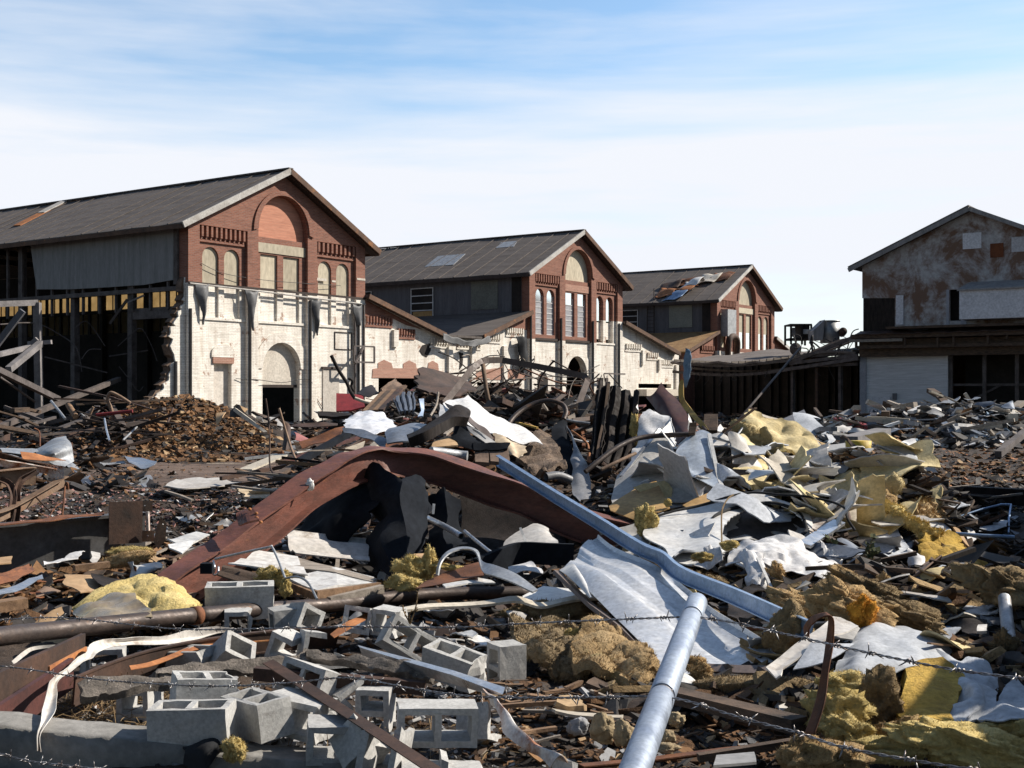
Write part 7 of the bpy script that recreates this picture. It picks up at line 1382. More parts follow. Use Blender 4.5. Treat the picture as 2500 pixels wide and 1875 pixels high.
v, f = surf_geo(ztr('11', rows), n=6, th=.006); addto(mesh_obj('strap', v, f, 'rust_steel', None, True), st)
for (q, r, m_, sd, lab, ro) in (((850, 1010, 6.6), (.24, .13, .10), 'insulation', 81, 'pale yellow fluff left of the deep yellow batt', (0, 0, 0)), ((780, 1220, 6.2), (.26, .16, .19), 'insulation', 82, 'big pale yellow insulation heap right of the rusty strap', (0, 0, 0)), ((850, 1380, 6.0), (.20, .12, .13), 'insulation', 83, 'yellow insulation flap below the big pale heap', (0, .3, 0)),
        ((520, 1560, 5.7), (.22, .12, .14), 'insulation_brown', 84, 'greyish yellow insulation lump at the bottom under the wire', (0, 0, 0)), ((780, 1580, 5.7), (.22, .12, .10), 'insulation_brown', 85, 'torn brown yellow lump at the bottom right of the grey one', (0, 0, 0)), ((1090, 1520, 5.9), (.36, .14, .08), 'insulation', 86, 'flat yellow sheet fold right of the torn lump', (0, 0, 0)),
        ((1250, 1400, 6.1), (.26, .16, .12), 'insulation_brown', 87, 'grey yellow fluff below the deep yellow batt', (0, 0, 0)), ((1760, 1500, 5.9), (.55, .25, .16), 'insulation', 88, 'broad fluffy yellow insulation heap at the bottom right corner', (0, .2, 0)), ((2150, 1400, 6.2), (.36, .18, .12), 'insulation', 89, 'yellow insulation roll at the right edge under the cloth', (0, 0, 0)),
        ((1100, 1130, 6.5), (.22, .12, .26), 'insulation_dark', 90, 'dark shaded insulation left of the deep yellow batt', (0, 0, 0)), ((870, 400, 8.1), (.44, .2, .22), 'insulation_brown', 91, 'brown domed insulation piece with orange torn side', (0, .3, 0)), ((970, 460, 7.9), (.12, .1, .18), 'insulation_orange', 92, 'orange torn face of the brown domed insulation', (0, 0, 0)),
        ((1250, 470, 8.2), (.55, .18, .14), 'insulation_dark', 93, 'long dark insulation roll right of the domed piece', (0, .25, 0)), ((950, 260, 9.4), (.42, .16, .12), 'insulation_brown', 94, 'tan insulation edge above the domed piece', (0, .35, 0)), ((500, 400, 8.6), (.38, .16, .10), 'insulation_brown', 95, 'tan rounded foam log above the lower end of the stud', (0, .3, 0)),
        ((1100, 330, 9.0), (.5, .2, .14), 'insulation_dark', 96, 'soiled dark insulation sheet between tan edge and long roll', (0, .4, 0)), ((430, 640, 7.8), (.24, .14, .28), 'insulation_dark', 97, 'dark insulation with lit flecks left of the rusty strap', (0, 0, 0)), ((1130, 220, 9.4), (.08, .06, .10), 'insulation_brown', 98, 'curled tan insulation scrap above the dark sheet', (0, 0, 0)),
        ((2100, 280, 8.8), (.55, .25, .22), 'insulation_dark', 99, 'dark yellow insulation at the right edge above the grey tube', (0, .3, 0)), ((2060, 730, 7.9), (.16, .1, .16), 'insulation_dark', 100, 'greyish fluff at the foot of the grey tube', (0, 0, 0))):
    tuft(lab, '11', q, r, mat=m_, seed=sd, rot=ro, sub=5 if r[0] > .4 else 4)
S('insulation_batt', 'deep yellow smooth insulation batt under the big crumpled cloth', 'insulation', 'insulation_deep', '11', [[(1260, 980, 7.0), (1420, 930, 7.1), (1590, 900, 7.1)], [(1290, 1150, 6.7), (1450, 1140, 6.7), (1730, 1060, 6.9)], [(1240, 1330, 6.5), (1450, 1340, 6.4), (1670, 1290, 6.5)], [(1370, 1400, 6.3), (1480, 1410, 6.2), (1600, 1400, 6.3)]], n=7, amp=.02, fr=2, th=.09, amp2=.008, fr2=16, seed=64)
S('metal_channel', 'bluish metal channel leaning in shade right of the crumpled cloth', 'channel', 'galv_blue', '11', [[(1490, 640, 8.6), (1640, 500, 8.9), (1820, 290, 9.4)], [(1500, 660, 8.4), (1680, 560, 8.6), (1870, 385, 9.1)], [(1510, 680, 8.5), (1700, 600, 8.7), (1850, 400, 9.2)]], n=3, lin=True, th=.008)
TUBE('tube', 'thick dull grey tube standing at the right edge', 'tube', 'galv_dull', '11', [(2060, 350, 8.6), (2090, 600, 8.2), (2125, 840, 7.8)], .075, n=14)
S('bent_flashing', 'wavy grey metal strip left of the thick grey tube', 'metal strip', 'galv_dull', '11', [[(1840, 470, 8.8), (1900, 480, 8.8), (1970, 500, 8.7), (2050, 490, 8.7)], [(1840, 520, 8.6), (1900, 530, 8.6), (1970, 545, 8.5), (2050, 560, 8.5)]], n=5, amp=.06, fr=3, th=.006)
S('white_scrap', 'small white bulb shaped scrap beside the bluish channel', 'scrap', 'dirty_white', '11', [[(1840, 600, 8.2), (1900, 590, 8.2)], [(1850, 640, 8.1), (1910, 630, 8.1)]], n=5, amp=.05, fr=4, th=.02)
S('metal_sheet', 'short pale panel end at the right edge above the dark insulation', 'panel', 'dirty_white', '11', [[(1980, 170, 9.6), (2060, 190, 9.6), (2150, 230, 9.5)], [(1990, 200, 9.4), (2070, 230, 9.4), (2140, 260, 9.3)]], n=3, th=.02)
BAR('timber', 'dark timber lying in shade left of the rusty strap foot', 'timber', 'char_wood', '11', (-560, 1080, 7.0), (480, 1330, 6.2), .20, .12)
BAR('timber', 'thin brown timber at the bottom behind the wire, right of the post', 'timber', 'char_wood', '11', (-300, 1580, 5.9), (560, 1440, 6.0), .07, .06)
PANEL('flat shaded board at the bottom right of the galvanised post', 'grey_panel', '10', [[(1450, 1590, 5.7), (1700, 1570, 5.8)], [(1440, 1660, 5.4), (1720, 1640, 5.5)]])
# ------------------------------------------------------------------ centre pile
S('white_sheet', 'large bright white crumpled metal sheet sloping right in the centre', 'metal sheet', 'white_bright', 'a', [[(1260, 590, 16.8), (1400, 560, 17.2), (1540, 500, 17.6), (1620, 460, 17.8)], [(1380, 700, 16.2), (1560, 680, 16.6), (1700, 600, 17), (1790, 620, 17.2)], [(1620, 830, 16), (1740, 780, 16.4), (1900, 720, 16.8), (1960, 740, 17)], [(1850, 960, 15.8), (1980, 920, 16.2), (2080, 860, 16.5), (2150, 860, 16.6)], [(2050, 1020, 15.6), (2200, 1020, 16), (2320, 1000, 16.3), (2400, 1000, 16.4)], [(2200, 1080, 15.4), (2400, 1120, 15.8), (2550, 1120, 16), (2640, 1150, 16)]], n=6, amp=.07, fr=1.6, th=.008, seed=71, amp2=.03, fr2=4)
S('white_sheet', 'cream left end of a folded sheet beside the bright crumpled sheet', 'metal sheet', 'white_bright', 'a', [[(1235, 600, 16.6), (1300, 640, 16.5), (1420, 720, 16.2)], [(1225, 720, 16.3), (1320, 780, 16.1), (1400, 800, 16)], [(1250, 840, 16), (1290, 860, 15.9), (1340, 840, 15.9)]], n=5, lin=True, amp=.03, th=.01)
S('dark_sheet', 'brown torn fold hanging along the near edge of the bright crumpled sheet', 'metal sheet', 'brown_trim', 'a', [[(1290, 590, 16.6), (1430, 640, 16.3), (1570, 680, 16), (1660, 820, 15.8), (1850, 940, 15.6), (2030, 1130, 15.4)], [(1330, 650, 16.4), (1450, 740, 16), (1540, 780, 15.8), (1650, 880, 15.6), (1800, 1000, 15.5), (1960, 1130, 15.3)]], n=6, amp=.04, th=.01)
S('dark_sheet', 'dull shadowed panel with a white slit below the bright crumpled sheet', 'metal sheet', 'grey_panel', 'a', [[(1600, 900, 15.6), (1780, 960, 15.4), (2000, 1110, 15.2)], [(1650, 980, 15.4), (1760, 1060, 15.2), (1860, 1120, 15.1)]], n=4, amp=.02, th=.01)
S('white_scrap', 'thin bright white slit like strip on the shadowed panel', 'metal strip', 'white_bright', 'a', [[(1670, 905, 15.3), (1780, 970, 15.2), (1865, 1060, 15.1)], [(1690, 940, 15.3), (1770, 1000, 15.2), (1850, 1065, 15.1)]], n=4, th=.006)
S('torn_sheet', 'cream torn lower skirt of the bright crumpled sheet', 'metal sheet', 'cream_metal', 'b', [[(20, 880, 15.6), (150, 900, 15.5), (300, 1000, 15.4), (490, 1070, 15.3)], [(80, 1010, 15.3), (250, 1040, 15.2), (350, 1140, 15.1), (440, 1150, 15.1)], [(240, 1130, 15.1), (300, 1180, 15), (360, 1210, 15), (400, 1180, 15)]], n=5, amp=.02, th=.008, edge=.05)
S('dark_sheet', 'thick dark bent beam curving up under the bright crumpled sheet', 'metal sheet', 'char_metal', 'a', [[(820, 1100, 14.6), (1020, 1050, 14.6), (1200, 930, 14.8), (1420, 740, 15.2), (1560, 740, 15.4)], [(850, 1180, 14.3), (1080, 1110, 14.3), (1260, 1010, 14.5), (1430, 870, 14.8), (1600, 880, 15.0)]], n=6, amp=.04, th=.12)
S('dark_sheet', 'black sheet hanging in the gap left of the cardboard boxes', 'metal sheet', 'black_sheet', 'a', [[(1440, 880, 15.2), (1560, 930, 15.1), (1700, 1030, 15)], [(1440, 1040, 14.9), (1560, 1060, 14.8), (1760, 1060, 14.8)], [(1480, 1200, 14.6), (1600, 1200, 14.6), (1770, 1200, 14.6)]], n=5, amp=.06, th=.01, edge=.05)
S('wrinkled_sheet', 'wrinkled silver white sheet draped left of the centre pile', 'metal sheet', 'white_rust', 'a', [[(-30, 760, 18), (120, 730, 18.2), (250, 690, 18.4), (380, 700, 18.5), (480, 720, 18.4), (600, 790, 18.2)], [(-60, 850, 17.6), (80, 860, 17.5), (240, 850, 17.6), (400, 850, 17.7), (520, 880, 17.6), (640, 900, 17.6)], [(-100, 910, 17.2), (100, 930, 17), (260, 990, 16.8), (400, 990, 17), (500, 990, 17.1), (600, 960, 17.2)]], n=10, amp=.13, fr=1.6, th=.008, amp2=.07, fr2=3.4, seed=72, edge=.10)
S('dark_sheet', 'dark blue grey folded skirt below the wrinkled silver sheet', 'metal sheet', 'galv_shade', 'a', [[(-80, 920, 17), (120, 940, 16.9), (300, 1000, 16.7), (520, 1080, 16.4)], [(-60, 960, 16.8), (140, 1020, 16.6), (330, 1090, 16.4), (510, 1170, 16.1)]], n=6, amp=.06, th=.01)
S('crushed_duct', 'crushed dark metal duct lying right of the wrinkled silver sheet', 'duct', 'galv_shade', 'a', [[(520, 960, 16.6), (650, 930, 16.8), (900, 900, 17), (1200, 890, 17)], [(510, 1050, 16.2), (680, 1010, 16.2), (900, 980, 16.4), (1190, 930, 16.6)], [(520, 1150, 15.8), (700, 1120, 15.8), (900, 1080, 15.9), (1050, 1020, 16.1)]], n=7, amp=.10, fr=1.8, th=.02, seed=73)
sq = thing('tube_gantry', 'large bent square steel tube frame standing over the debris before the middle hall', 'steel frame', P('5', 1080, 370, 24))
fp_ = [(1060, 380, 23.4), (1150, 270, 23.8), (1240, 150, 24.2), (1310, 92, 24.5), (1350, 82, 24.6), (1450, 80, 24.8), (1700, 125, 25), (1900, 165, 25), (2010, 190, 25), (2030, 220, 24.9), (2000, 300, 24.6), (1950, 430, 24.2), (1900, 590, 23.6)]
v, f = sweep(smooth_path([P('5', *q) for q in fp_], 4, True), [(-.06, -.06), (.06, -.06), (.06, .06), (-.06, .06)], up=(0, 1, 0)); addto(mesh_obj('square_tube', v, f, 'tube_brown'), sq)
addto(MB().tube([P('5', 1325, 110, 24.4), P('5', 1345, 270, 24.2), P('5', 1375, 420, 24)], .05, 6).obj('hanging_rod', 'pale_rust_dark', None, True), sq)
TUBE('pipe', 'thick bent black pipe arching before the steel frame', 'pipe', 'pipe_steel', '5', [(1475, 650, 18.2), (1480, 560, 18.3), (1520, 480, 18.5), (1600, 410, 18.7), (1700, 365, 18.8), (1790, 355, 18.8), (1860, 380, 18.8), (1885, 430, 18.7), (1870, 480, 18.6)], .065, n=12)
S('felt_flap', 'tall twisted black felt flap hanging from the arched pipe', 'roofing felt', 'black_sheet', '5', [[(1860, 480, 18), (1880, 500, 18), (1895, 560, 17.9)], [(1770, 570, 17.6), (1850, 600, 17.4), (1900, 620, 17.5)], [(1820, 680, 17), (1870, 720, 16.9), (1930, 700, 17)], [(1870, 840, 16.4), (1910, 870, 16.3), (1940, 850, 16.4)]], n=7, amp=.05, th=.01)
S('felt_flap', 'smooth grey side of the twisted flap falling to the stud', 'roofing felt', 'grey_rubber', '5', [[(1890, 520, 17.9), (1900, 560, 17.8), (1910, 600, 17.8)], [(1930, 650, 17.1), (1960, 680, 17), (1990, 720, 17)], [(1925, 800, 16.5), (1970, 800, 16.4), (2030, 800, 16.5)], [(1930, 980, 15.6), (1990, 990, 15.5), (2060, 960, 15.7)], [(1940, 1010, 15.4), (1980, 1050, 15.2), (2040, 1040, 15.3)]], n=7, amp=.03, th=.01)
S('mossy_slab', 'dirt crusted brown roofing slab with broken ribs right of the bright sheet', 'slab', 'crusted', '5', [[(1640, 640, 16.6), (1700, 590, 16.9), (1780, 580, 17)], [(1600, 700, 16.2), (1700, 690, 16.2), (1830, 680, 16.4)], [(1570, 750, 15.8), (1680, 780, 15.6), (1860, 740, 16)], [(1660, 840, 15.2), (1740, 850, 15.1), (1880, 800, 15.6)]], n=8, amp=.06, fr=3, th=.05, amp2=.10, fr2=5, seed=8)
TUBE('rolled_felt', 'rolled edge of black felt above the blue grey stud', 'roofing felt', 'grey_rubber', '5', [(1750, 870, 15), (1830, 860, 15.1), (1915, 890, 15.2)], .09, n=14, open_end=True)
cbx = thing('cardboard_boxes', 'row of brown boards with dark torn top edge behind the girder crest', 'boards', P('5', 1380, 760, 14.4))
for i, (x0, x1) in enumerate(((1270, 1365), (1372, 1495))):
    v, f = surf_geo(ztr('5', [[(x0, 680, 14.8), (x1, 665, 14.8)], [(x0 + 3, 790, 14.4), (x1 + 3, 800, 14.4)]]), n=4, amp=.02, th=.05); addto(mesh_obj('board', v, f, 'cardboard_dark'), cbx)
v, f = surf_geo(ztr('5', [[(1260, 640, 14.7), (1400, 650, 14.7), (1510, 645, 14.7)], [(1265, 690, 14.6), (1400, 700, 14.6), (1495, 690, 14.6)]]), n=5, amp=.03, th=.02, edge=.04); addto(mesh_obj('torn_edge', v, f, 'black_sheet'), cbx)
S('tan_wedge', 'small tan wedge of board below the dark bent beam', 'board', 'cardboard', 'a', [[(1170, 1110, 14.8), (1330, 1060, 15), (1400, 1040, 15)], [(1130, 1200, 14.5), (1300, 1190, 14.5), (1480, 1180, 14.6)]], n=4, amp=.03, th=.02)
TUBE('half_pipe', 'grey round duct end lying right behind the girder crest', 'duct', 'galv_dull', 'a', [(1120, 1230, 13.9), (1300, 1250, 14), (1500, 1280, 14.1), (1610, 1290, 14.1)], .10, n=14)
# charred things before the wing wall
S('charred_planks', 'charred tongue and groove roof boards leaning up left of the centre pile', 'boards', 'char_plank', 'a', [[(430, 400, 27), (520, 320, 27.4), (620, 265, 27.8)], [(480, 450, 26.6), (600, 390, 26.8), (720, 330, 27.2)], [(330, 600, 26), (480, 540, 26), (780, 380, 27)]], n=6, lin=True, amp=.04, th=.06, corr=(5, .12, 1))
for i in range(4):
    BAR('charred_batten', ('first', 'second', 'third', 'fourth')[i] + ' charred batten from the left under the leaning roof boards', 'batten', ('wood_brown', 'char_wood', 'wood_brown', 'dark_rust')[i], 'a', (230 + i * 70, 700 - i * 6, 24.5), (480 + i * 75, 440 - i * 14, 26.2), .20, .12)
S('black_sheet', 'black holed sheet left of the charred roof boards', 'metal sheet', 'soot_sheet', 'a', [[(180, 450, 27.5), (260, 375, 27.6), (380, 370, 27.6)], [(150, 490, 27), (280, 520, 26.8), (420, 460, 27)]], n=5, amp=.10, fr=1.2, th=.02, edge=.1)
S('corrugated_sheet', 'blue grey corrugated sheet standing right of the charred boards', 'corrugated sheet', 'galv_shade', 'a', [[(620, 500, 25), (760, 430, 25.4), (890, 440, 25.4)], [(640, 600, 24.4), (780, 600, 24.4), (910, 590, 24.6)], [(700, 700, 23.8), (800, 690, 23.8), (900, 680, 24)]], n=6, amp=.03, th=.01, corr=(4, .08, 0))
S('brown_roof', 'dark brown burnt roof section sloping behind the steel frame left leg', 'roof section', 'char_roof', 'a', [[(950, 120, 30), (1200, 170, 30.4), (1450, 260, 30.8), (1560, 300, 31)], [(930, 280, 29), (1150, 330, 29), (1400, 350, 29.4), (1700, 390, 29.8)], [(920, 430, 28), (1150, 480, 28), (1350, 520, 28), (1500, 540, 28.2)]], n=6, amp=.2, fr=.8, th=.05, edge=.15, seed=4)
S('tan_roof_edge', 'tan rusty roof edge sheet on top of the burnt roof section', 'metal sheet', 'pale_rust', 'a', [[(945, 115, 30.2), (1070, 165, 30.2), (1250, 165, 30.4)], [(990, 190, 29.8), (1090, 215, 29.8), (1200, 225, 29.9)]], n=5, amp=.12, fr=1.2, th=.02)
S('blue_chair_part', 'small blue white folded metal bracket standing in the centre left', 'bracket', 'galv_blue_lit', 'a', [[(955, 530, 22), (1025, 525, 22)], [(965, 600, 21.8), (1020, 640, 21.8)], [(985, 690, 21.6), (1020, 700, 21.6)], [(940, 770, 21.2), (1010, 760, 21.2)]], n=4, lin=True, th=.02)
TUBE('thin_rod', 'thin grey bar standing left of the bright crumpled sheet', 'bar', 'wood_grey', 'a', [(1215, 430, 21), (1190, 600, 20.8), (1110, 750, 20.4)], .035)
S('red_door', 'low red panel with white strap before the nearest hall corner', 'panel', 'red_paint', 'a', [[(-160, 460, 40), (40, 470, 40), (200, 490, 40)], [(-160, 700, 39), (40, 690, 39), (230, 640, 39)]], n=3, lin=True, th=.05)
TUBE('bent_bar', 'black bent bar rising before the red panel', 'bar', 'char_metal', 'a', [(-230, -70, 32), (-130, 130, 32), (-20, 300, 31.8), (30, 420, 31.6), (90, 510, 31.4)], .08)
TUBE('bent_bar', 'pale bar lying right from the red panel', 'bar', 'cream_trim', 'a', [(90, 510, 31), (200, 550, 31), (305, 580, 31)], .07)
TUBE('bent_bar', 'twisted dark wire bundle above the red panel', 'wire bundle', 'char_metal', 'a', [(0, 240, 33), (60, 280, 33), (40, 350, 33), (80, 420, 33)], .06)
# small coloured bits of the centre
BAR('yellow_handle', 'yellow and pink wooden handle inside the arched pipe', 'handle', 'ochre_rag', 'b', (330, 725, 20), (620, 800, 19.6), .07, .05)
BAR('pale_rail', 'pale ribbed rail slanting inside the arched pipe', 'rail', 'wood_grey', 'b', (670, 520, 21.5), (870, 690, 20.6), .16, .06)
S('blue_sheet', 'dull blue sheet behind the arched pipe', 'metal sheet', 'galv_shade', 'b', [[(700, 470, 23), (850, 480, 23)], [(880, 640, 22), (960, 660, 22)]], n=4, amp=.1, th=.01)
S('blue_sheet', 'small blue crumpled sheet left of the arched pipe crown', 'metal sheet', 'galv_shade', 'b', [[(380, 430, 24), (470, 440, 24)], [(400, 540, 23.5), (500, 520, 23.5)]], n=4, amp=.12, th=.01)
S('pink_rag', 'pinkish crumpled cloth left of the arched pipe', 'rag', 'cream_metal', 'b', [[(180, 540, 22), (280, 520, 22), (370, 510, 22)], [(170, 620, 21.6), (260, 610, 21.6), (350, 580, 21.8)], [(200, 690, 21.3), (240, 680, 21.3), (290, 640, 21.5)]], n=6, amp=.08, fr=2.5, th=.01)
TUBE('thin_rail', 'pale thin rail running right to the black corrugated pair', 'rail', 'galv_dull', 'b', [(1000, 690, 20), (1150, 720, 20), (1330, 740, 20)], .04, lin=True)
TUBE('thin_rail', 'lower white rail running right below the steel frame leg', 'rail', 'white_metal', 'b', [(1080, 950, 19), (1200, 980, 19), (1310, 995, 19)], .035, lin=True)
TUBE('orange_strap', 'thin orange strap curling before the black corrugated pair', 'strap', 'bright_rust', 'b', [(1080, 840, 19), (1180, 910, 18.8), (1290, 1010, 18.6), (1310, 1090, 18.4)], .03)
TUBE('ladder_hoop', 'tall thin dark hoop of conduit left of the steel frame right leg', 'conduit', 'dark_rust', 'b', [(640, 400, 26), (630, 280, 26), (660, 130, 26), (720, 40, 26), (800, -60, 26), (850, -110, 26)], .035)
# boulders and bottom centre pieces
for q, r, lab, sd in (((715, 1400, 6.3), (.085, .07, .10), 'tan boulder like foam lump left of the post foot', 1), ((855, 1435, 6.2), (.065, .06, .085), 'second tan foam lump touching the post foot', 2), ((560, 1390, 6.4), (.07, .05, .06), 'grey stone with knobbly top left of the tan lumps', 3), ((1140, 1470, 6.1), (.05, .04, .06), 'small tan lump right of the post foot', 4), ((1130, 1530, 6.0), (.09, .05, .03), 'flat yellow flake right of the post foot', 5), ((1200, 1350, 6.6), (.06, .04, .05), 'yellow fluff right of the post middle', 6)):
    tuft(lab, '10', q, r, mat='stone_tan' if sd != 3 else 'chip_grey', seed=100 + sd, amp=.25, name='foam_lump', cat='lump')
for i, (a, b, w1, w2, m_, lab) in enumerate((((60, 1260, 7.0), (420, 1235, 7.1), .05, .04, 'wood_brown', 'split brown lath lying flat below the brown chunk'), ((250, 1190, 7.3), (530, 1195, 7.3), .08, .03, 'wood_brown', 'curved bark like strip above the split lath'), ((200, 1290, 6.9), (420, 1300, 6.9), .04, .03, 'wood_grey', 'short pale splinter below the split lath'),
        ((640, 1160, 7.2), (880, 1220, 7.1), .04, .03, 'wood_grey', 'thin grey splinter near the wire left of the post'), ((60, 1215, 7.2), (190, 1230, 7.2), .05, .03, 'wood_brown', 'small splinter at the rusty strip top'), ((640, 1290, 6.8), (790, 1305, 6.8), .05, .02, 'wood_brown', 'small orange flake right of the flat stone'),
        ((620, 1250, 7.0), (860, 1290, 6.9), .04, .03, 'wood_brown', 'dark lath slanting towards the post'), ((200, 1430, 6.2), (420, 1400, 6.3), .05, .03, 'wood_brown', 'thin lath left of the grey stone'))):
    BAR('splinter', lab, 'splinter', m_, '10', a, b, w1, w2, jag=.02, kink=.02)
S('flat_stone', 'flat tan layered chip on top of the pale slab left of the post', 'stone', 'chip_tan', '10', [[(430, 1230, 7.0), (520, 1225, 7.0), (600, 1260, 6.95)], [(405, 1270, 6.8), (500, 1290, 6.8), (610, 1290, 6.8)]], n=5, amp=.02, fr=6, th=.03, edge=.03)
S('flat_stone', 'pale flat curved board under the tan layered chip', 'board', 'wood_pale', '10', [[(380, 1290, 6.8), (500, 1305, 6.8), (700, 1325, 6.7), (860, 1335, 6.7)], [(420, 1320, 6.6), (520, 1340, 6.6), (690, 1345, 6.6), (850, 1350, 6.6)]], n=5, amp=.02, th=.015, edge=.02)
# ------------------------------------------------------------------ far right things
BAR('red_beam', 'red and white painted beam lying before the white walled shed', 'beam', 'red_paint', '7', (430, 235, 50), (700, 300, 46), .5, .45)
BAR('red_beam', 'second red beam end pointing at the grey rubble heap', 'beam', 'red_paint', '7', (700, 300, 47), (840, 260, 49), .4, .3)
BAR('long_bar', 'long pale log shaped duct lying left of the grey rubble heap', 'duct', 'beam_pale', '7', (520, 390, 33), (770, 325, 37), .8, .5)
BAR('long_bar', 'pale plank behind the log shaped duct', 'plank', 'beam_pale', '7', (380, 360, 36), (740, 350, 36), .2, .25)
S('white_scrap', 'white torn sheet at the left end of the log shaped duct', 'scrap', 'white_metal', '7', [[(345, 345, 32), (400, 340, 32)], [(330, 395, 31), (400, 390, 31)]], n=4, amp=.3, fr=1, th=.01)
BAR('tilted_post', 'tan stick standing out of the top of the grey rubble heap', 'stick', 'wood_pale', '7', (1430, 120, 50), (1375, 30, 50), .2, .2)
BAR('dark_beam', 'dark burnt beam lying across the crest of the grey rubble heap', 'beam', 'char_wood', '7', (1220, 125, 51), (1500, 210, 48), .6, .5)
BAR('pale_plank', 'pale plank lying on the crest of the grey rubble heap', 'plank', 'wood_pale', '7', (1360, 155, 50), (1490, 148, 50), .4, .2)
BAR('pale_plank', 'pale plank slanting up at the far right above the heap', 'plank', 'wood_grey', '7', (1680, 180, 48), (1790, 100, 49), .5, .3)
BAR('dark_beam', 'long grey beam slanting up at the right edge of the frame', 'beam', 'beam_sooty', '7', (1620, 480, 34), (1900, 250, 38), .3, .3)
S('white_bundle', 'white bundled plastic behind the foam arch', 'plastic sheet', 'fabric_grey', '7', [[(150, 210, 45), (250, 215, 45), (310, 240, 45)], [(140, 290, 43), (230, 290, 43), (320, 280, 43)]], n=6, amp=.5, fr=.8, th=.02)
S('grey_sheet', 'dull grey sheet leaning against a shed post', 'metal sheet', 'sheet_grey_dark', '7', [[(20, 230, 50), (190, 155, 52)], [(100, 260, 48), (220, 210, 50)]], n=3, th=.03)
for i, (a, b) in enumerate((((380, 160, 52), (600, 190, 50)), ((600, 190, 50), (930, 170, 50)), ((700, 215, 49), (960, 200, 49)), ((270, 145, 50), (320, 210, 48)))):
    BAR('burnt_rafter', ('first', 'second', 'third', 'fourth')[i] + ' from the left of the burnt rafters at the foot of the pale shed wall', 'rafter', 'char_wood', '7', a, b, .18, .18)
# ------------------------------------------------------------------ ground, kept below everything that lies on it
NB, NY, Y0_, DY_ = 420, 290, 4.5, .2
carve = [[9.0] * NY for _ in range(NB)]
for o in list(COL.objects):
    r = o
    while r.parent: r = r.parent
    if o.type != 'MESH' or r.get('category') in ('building', 'shed', 'rooftop unit', 'tank', 'pipes', 'pole', 'wall', 'roof', 'column', 'truss', 'concrete block', 'cable', 'tarpaulin', 'post', 'timber') or o.name.split('.')[0] in ('insulation_tuft', 'foam_lump'): continue
    m = Matrix.Translation(r.location) @ Matrix.Translation(o.location) if r is not o else Matrix.Translation(o.location)
    vs = o.data.vertices
    if vs and (m @ vs[0].co).y > 45: continue
    for q in (vs):
        c = m @ q.co
        if c.y < 4.6 or c.y > 45: continue
        b = int((c.x / c.y + .5) * NB); j = min(NY - 1, int((c.y - Y0_) / DY_))
        if 0 <= b < NB:
            k = (c.z - EYE) / c.y
            if k < carve[b][j]: carve[b][j] = k
for b in range(NB):
    run = 9.0; 
    for j in range(NY - 1, -1, -1):
        run = min(run + .0035, carve[b][j]); carve[b][j] = run
cs2 = [[min(carve[max(b - 1, 0)][j], carve[b][j], carve[min(b + 1, NB - 1)][j]) for j in range(NY)] for b in range(NB)]
carve = [[sum(cs2[min(max(b + d, 0), NB - 1)][min(max(j + e, 0), NY - 1)] for d in (-1, 0, 1) for e in (-1, 0, 1)) / 9 for j in range(NY)] for b in range(NB)]
def gz_raw(x, y):
    z = ground_z(x, y)
    if 4.6 < y < 60:
        b = (x / y + .5) * NB - .5; j = (y - Y0_) / DY_ - .5
        if 0 <= b < NB - 1 and 0 <= j < NY - 1:
            bi, ji = int(b), int(j); fb, fj = b - bi, j - ji
            k = (carve[bi][ji] * (1 - fb) + carve[bi + 1][ji] * fb) * (1 - fj) + (carve[bi][ji + 1] * (1 - fb) + carve[bi + 1][ji + 1] * fb) * fj
            z = max(min(z, EYE + k * y - (.03 if y < 8 else .13)), -.45 if y < 30 else z - .5)
    return z
GK, GY = 320, [4.0]
while GY[-1] < 90: GY.append(GY[-1] * 1.009)
GT = [[gz_raw((i / GK - .5) * 1.3 * y, y) for i in range(GK + 1)] for y in GY]
def gz(x, y):
    j = math.log(max(y, 4.0) / 4.0) / math.log(1.009); i = (x / y / 1.3 + .5) * GK
    if j >= len(GY) - 1: return 0.0
    i = min(max(i, 0), GK - .001); a, b = int(j), int(i); fa, fb = j - a, i - b
    return (GT[a][b] * (1 - fb) + GT[a][b + 1] * fb) * (1 - fa) + (GT[a + 1][b] * (1 - fb) + GT[a + 1][b + 1] * fb) * fa
def build_ground():
    ys = [2.0, 3.0] + GY + [110, 150, 250, 500, 1200, 3000]; v = []; f = []; n = GK
    for y in ys:
        for i in range(n + 1): v.append(((i / n - .5) * 1.3 * y, y, -.45 if y < 4 else (gz((i / n - .5) * 1.3 * y, y) if y < 90 else 0.0)))
    for j in range(len(ys) - 1):
        for i in range(n):
            a = j * (n + 1) + i; f.append((a, a + 1, a + n + 2, a + n + 1))
    tag(mesh_obj('ground', v, f, 'soil', None, True, center=False), None, None, kind='structure')
    a = MB().add([(-3000, -3000, -.62), (3000, -3000, -.62), (3000, 3000, -.62), (-3000, 3000, -.62)], [(0, 1, 2, 3)])
    tag(a.obj('far_ground', 'soil', None, center=False), None, None, kind='structure')
build_ground()
def hit(u, v):
    y = 5.0; kx = (u - 1250) / FPX; kz = (HORIZ - v) / FPX
    while y < 110:
        if EYE + kz * y <= gz(kx * y, y): return y
        y += max(.04, y * .006)
    return None
v = []; f = []
for j in range(41):
    for i in range(61):
        u, w_ = 60 + i * 10.5, 1128 + j * 1.9 + 6 * math.sin(i * .2); Y = hit(u, w_); x = (u - 1250) / FPX * Y; v.append((x, Y, gz(x, Y) + .015 * (1 if 0 < i < 60 and 0 < j < 40 else -3)))
for j in range(40):
    for i in range(60): a = j * 61 + i; f.append((a, a + 1, a + 62, a + 61))
tag(mesh_obj('dirt_track', v, f, 'track_mud', None, True, center=False), None, None, kind='structure')
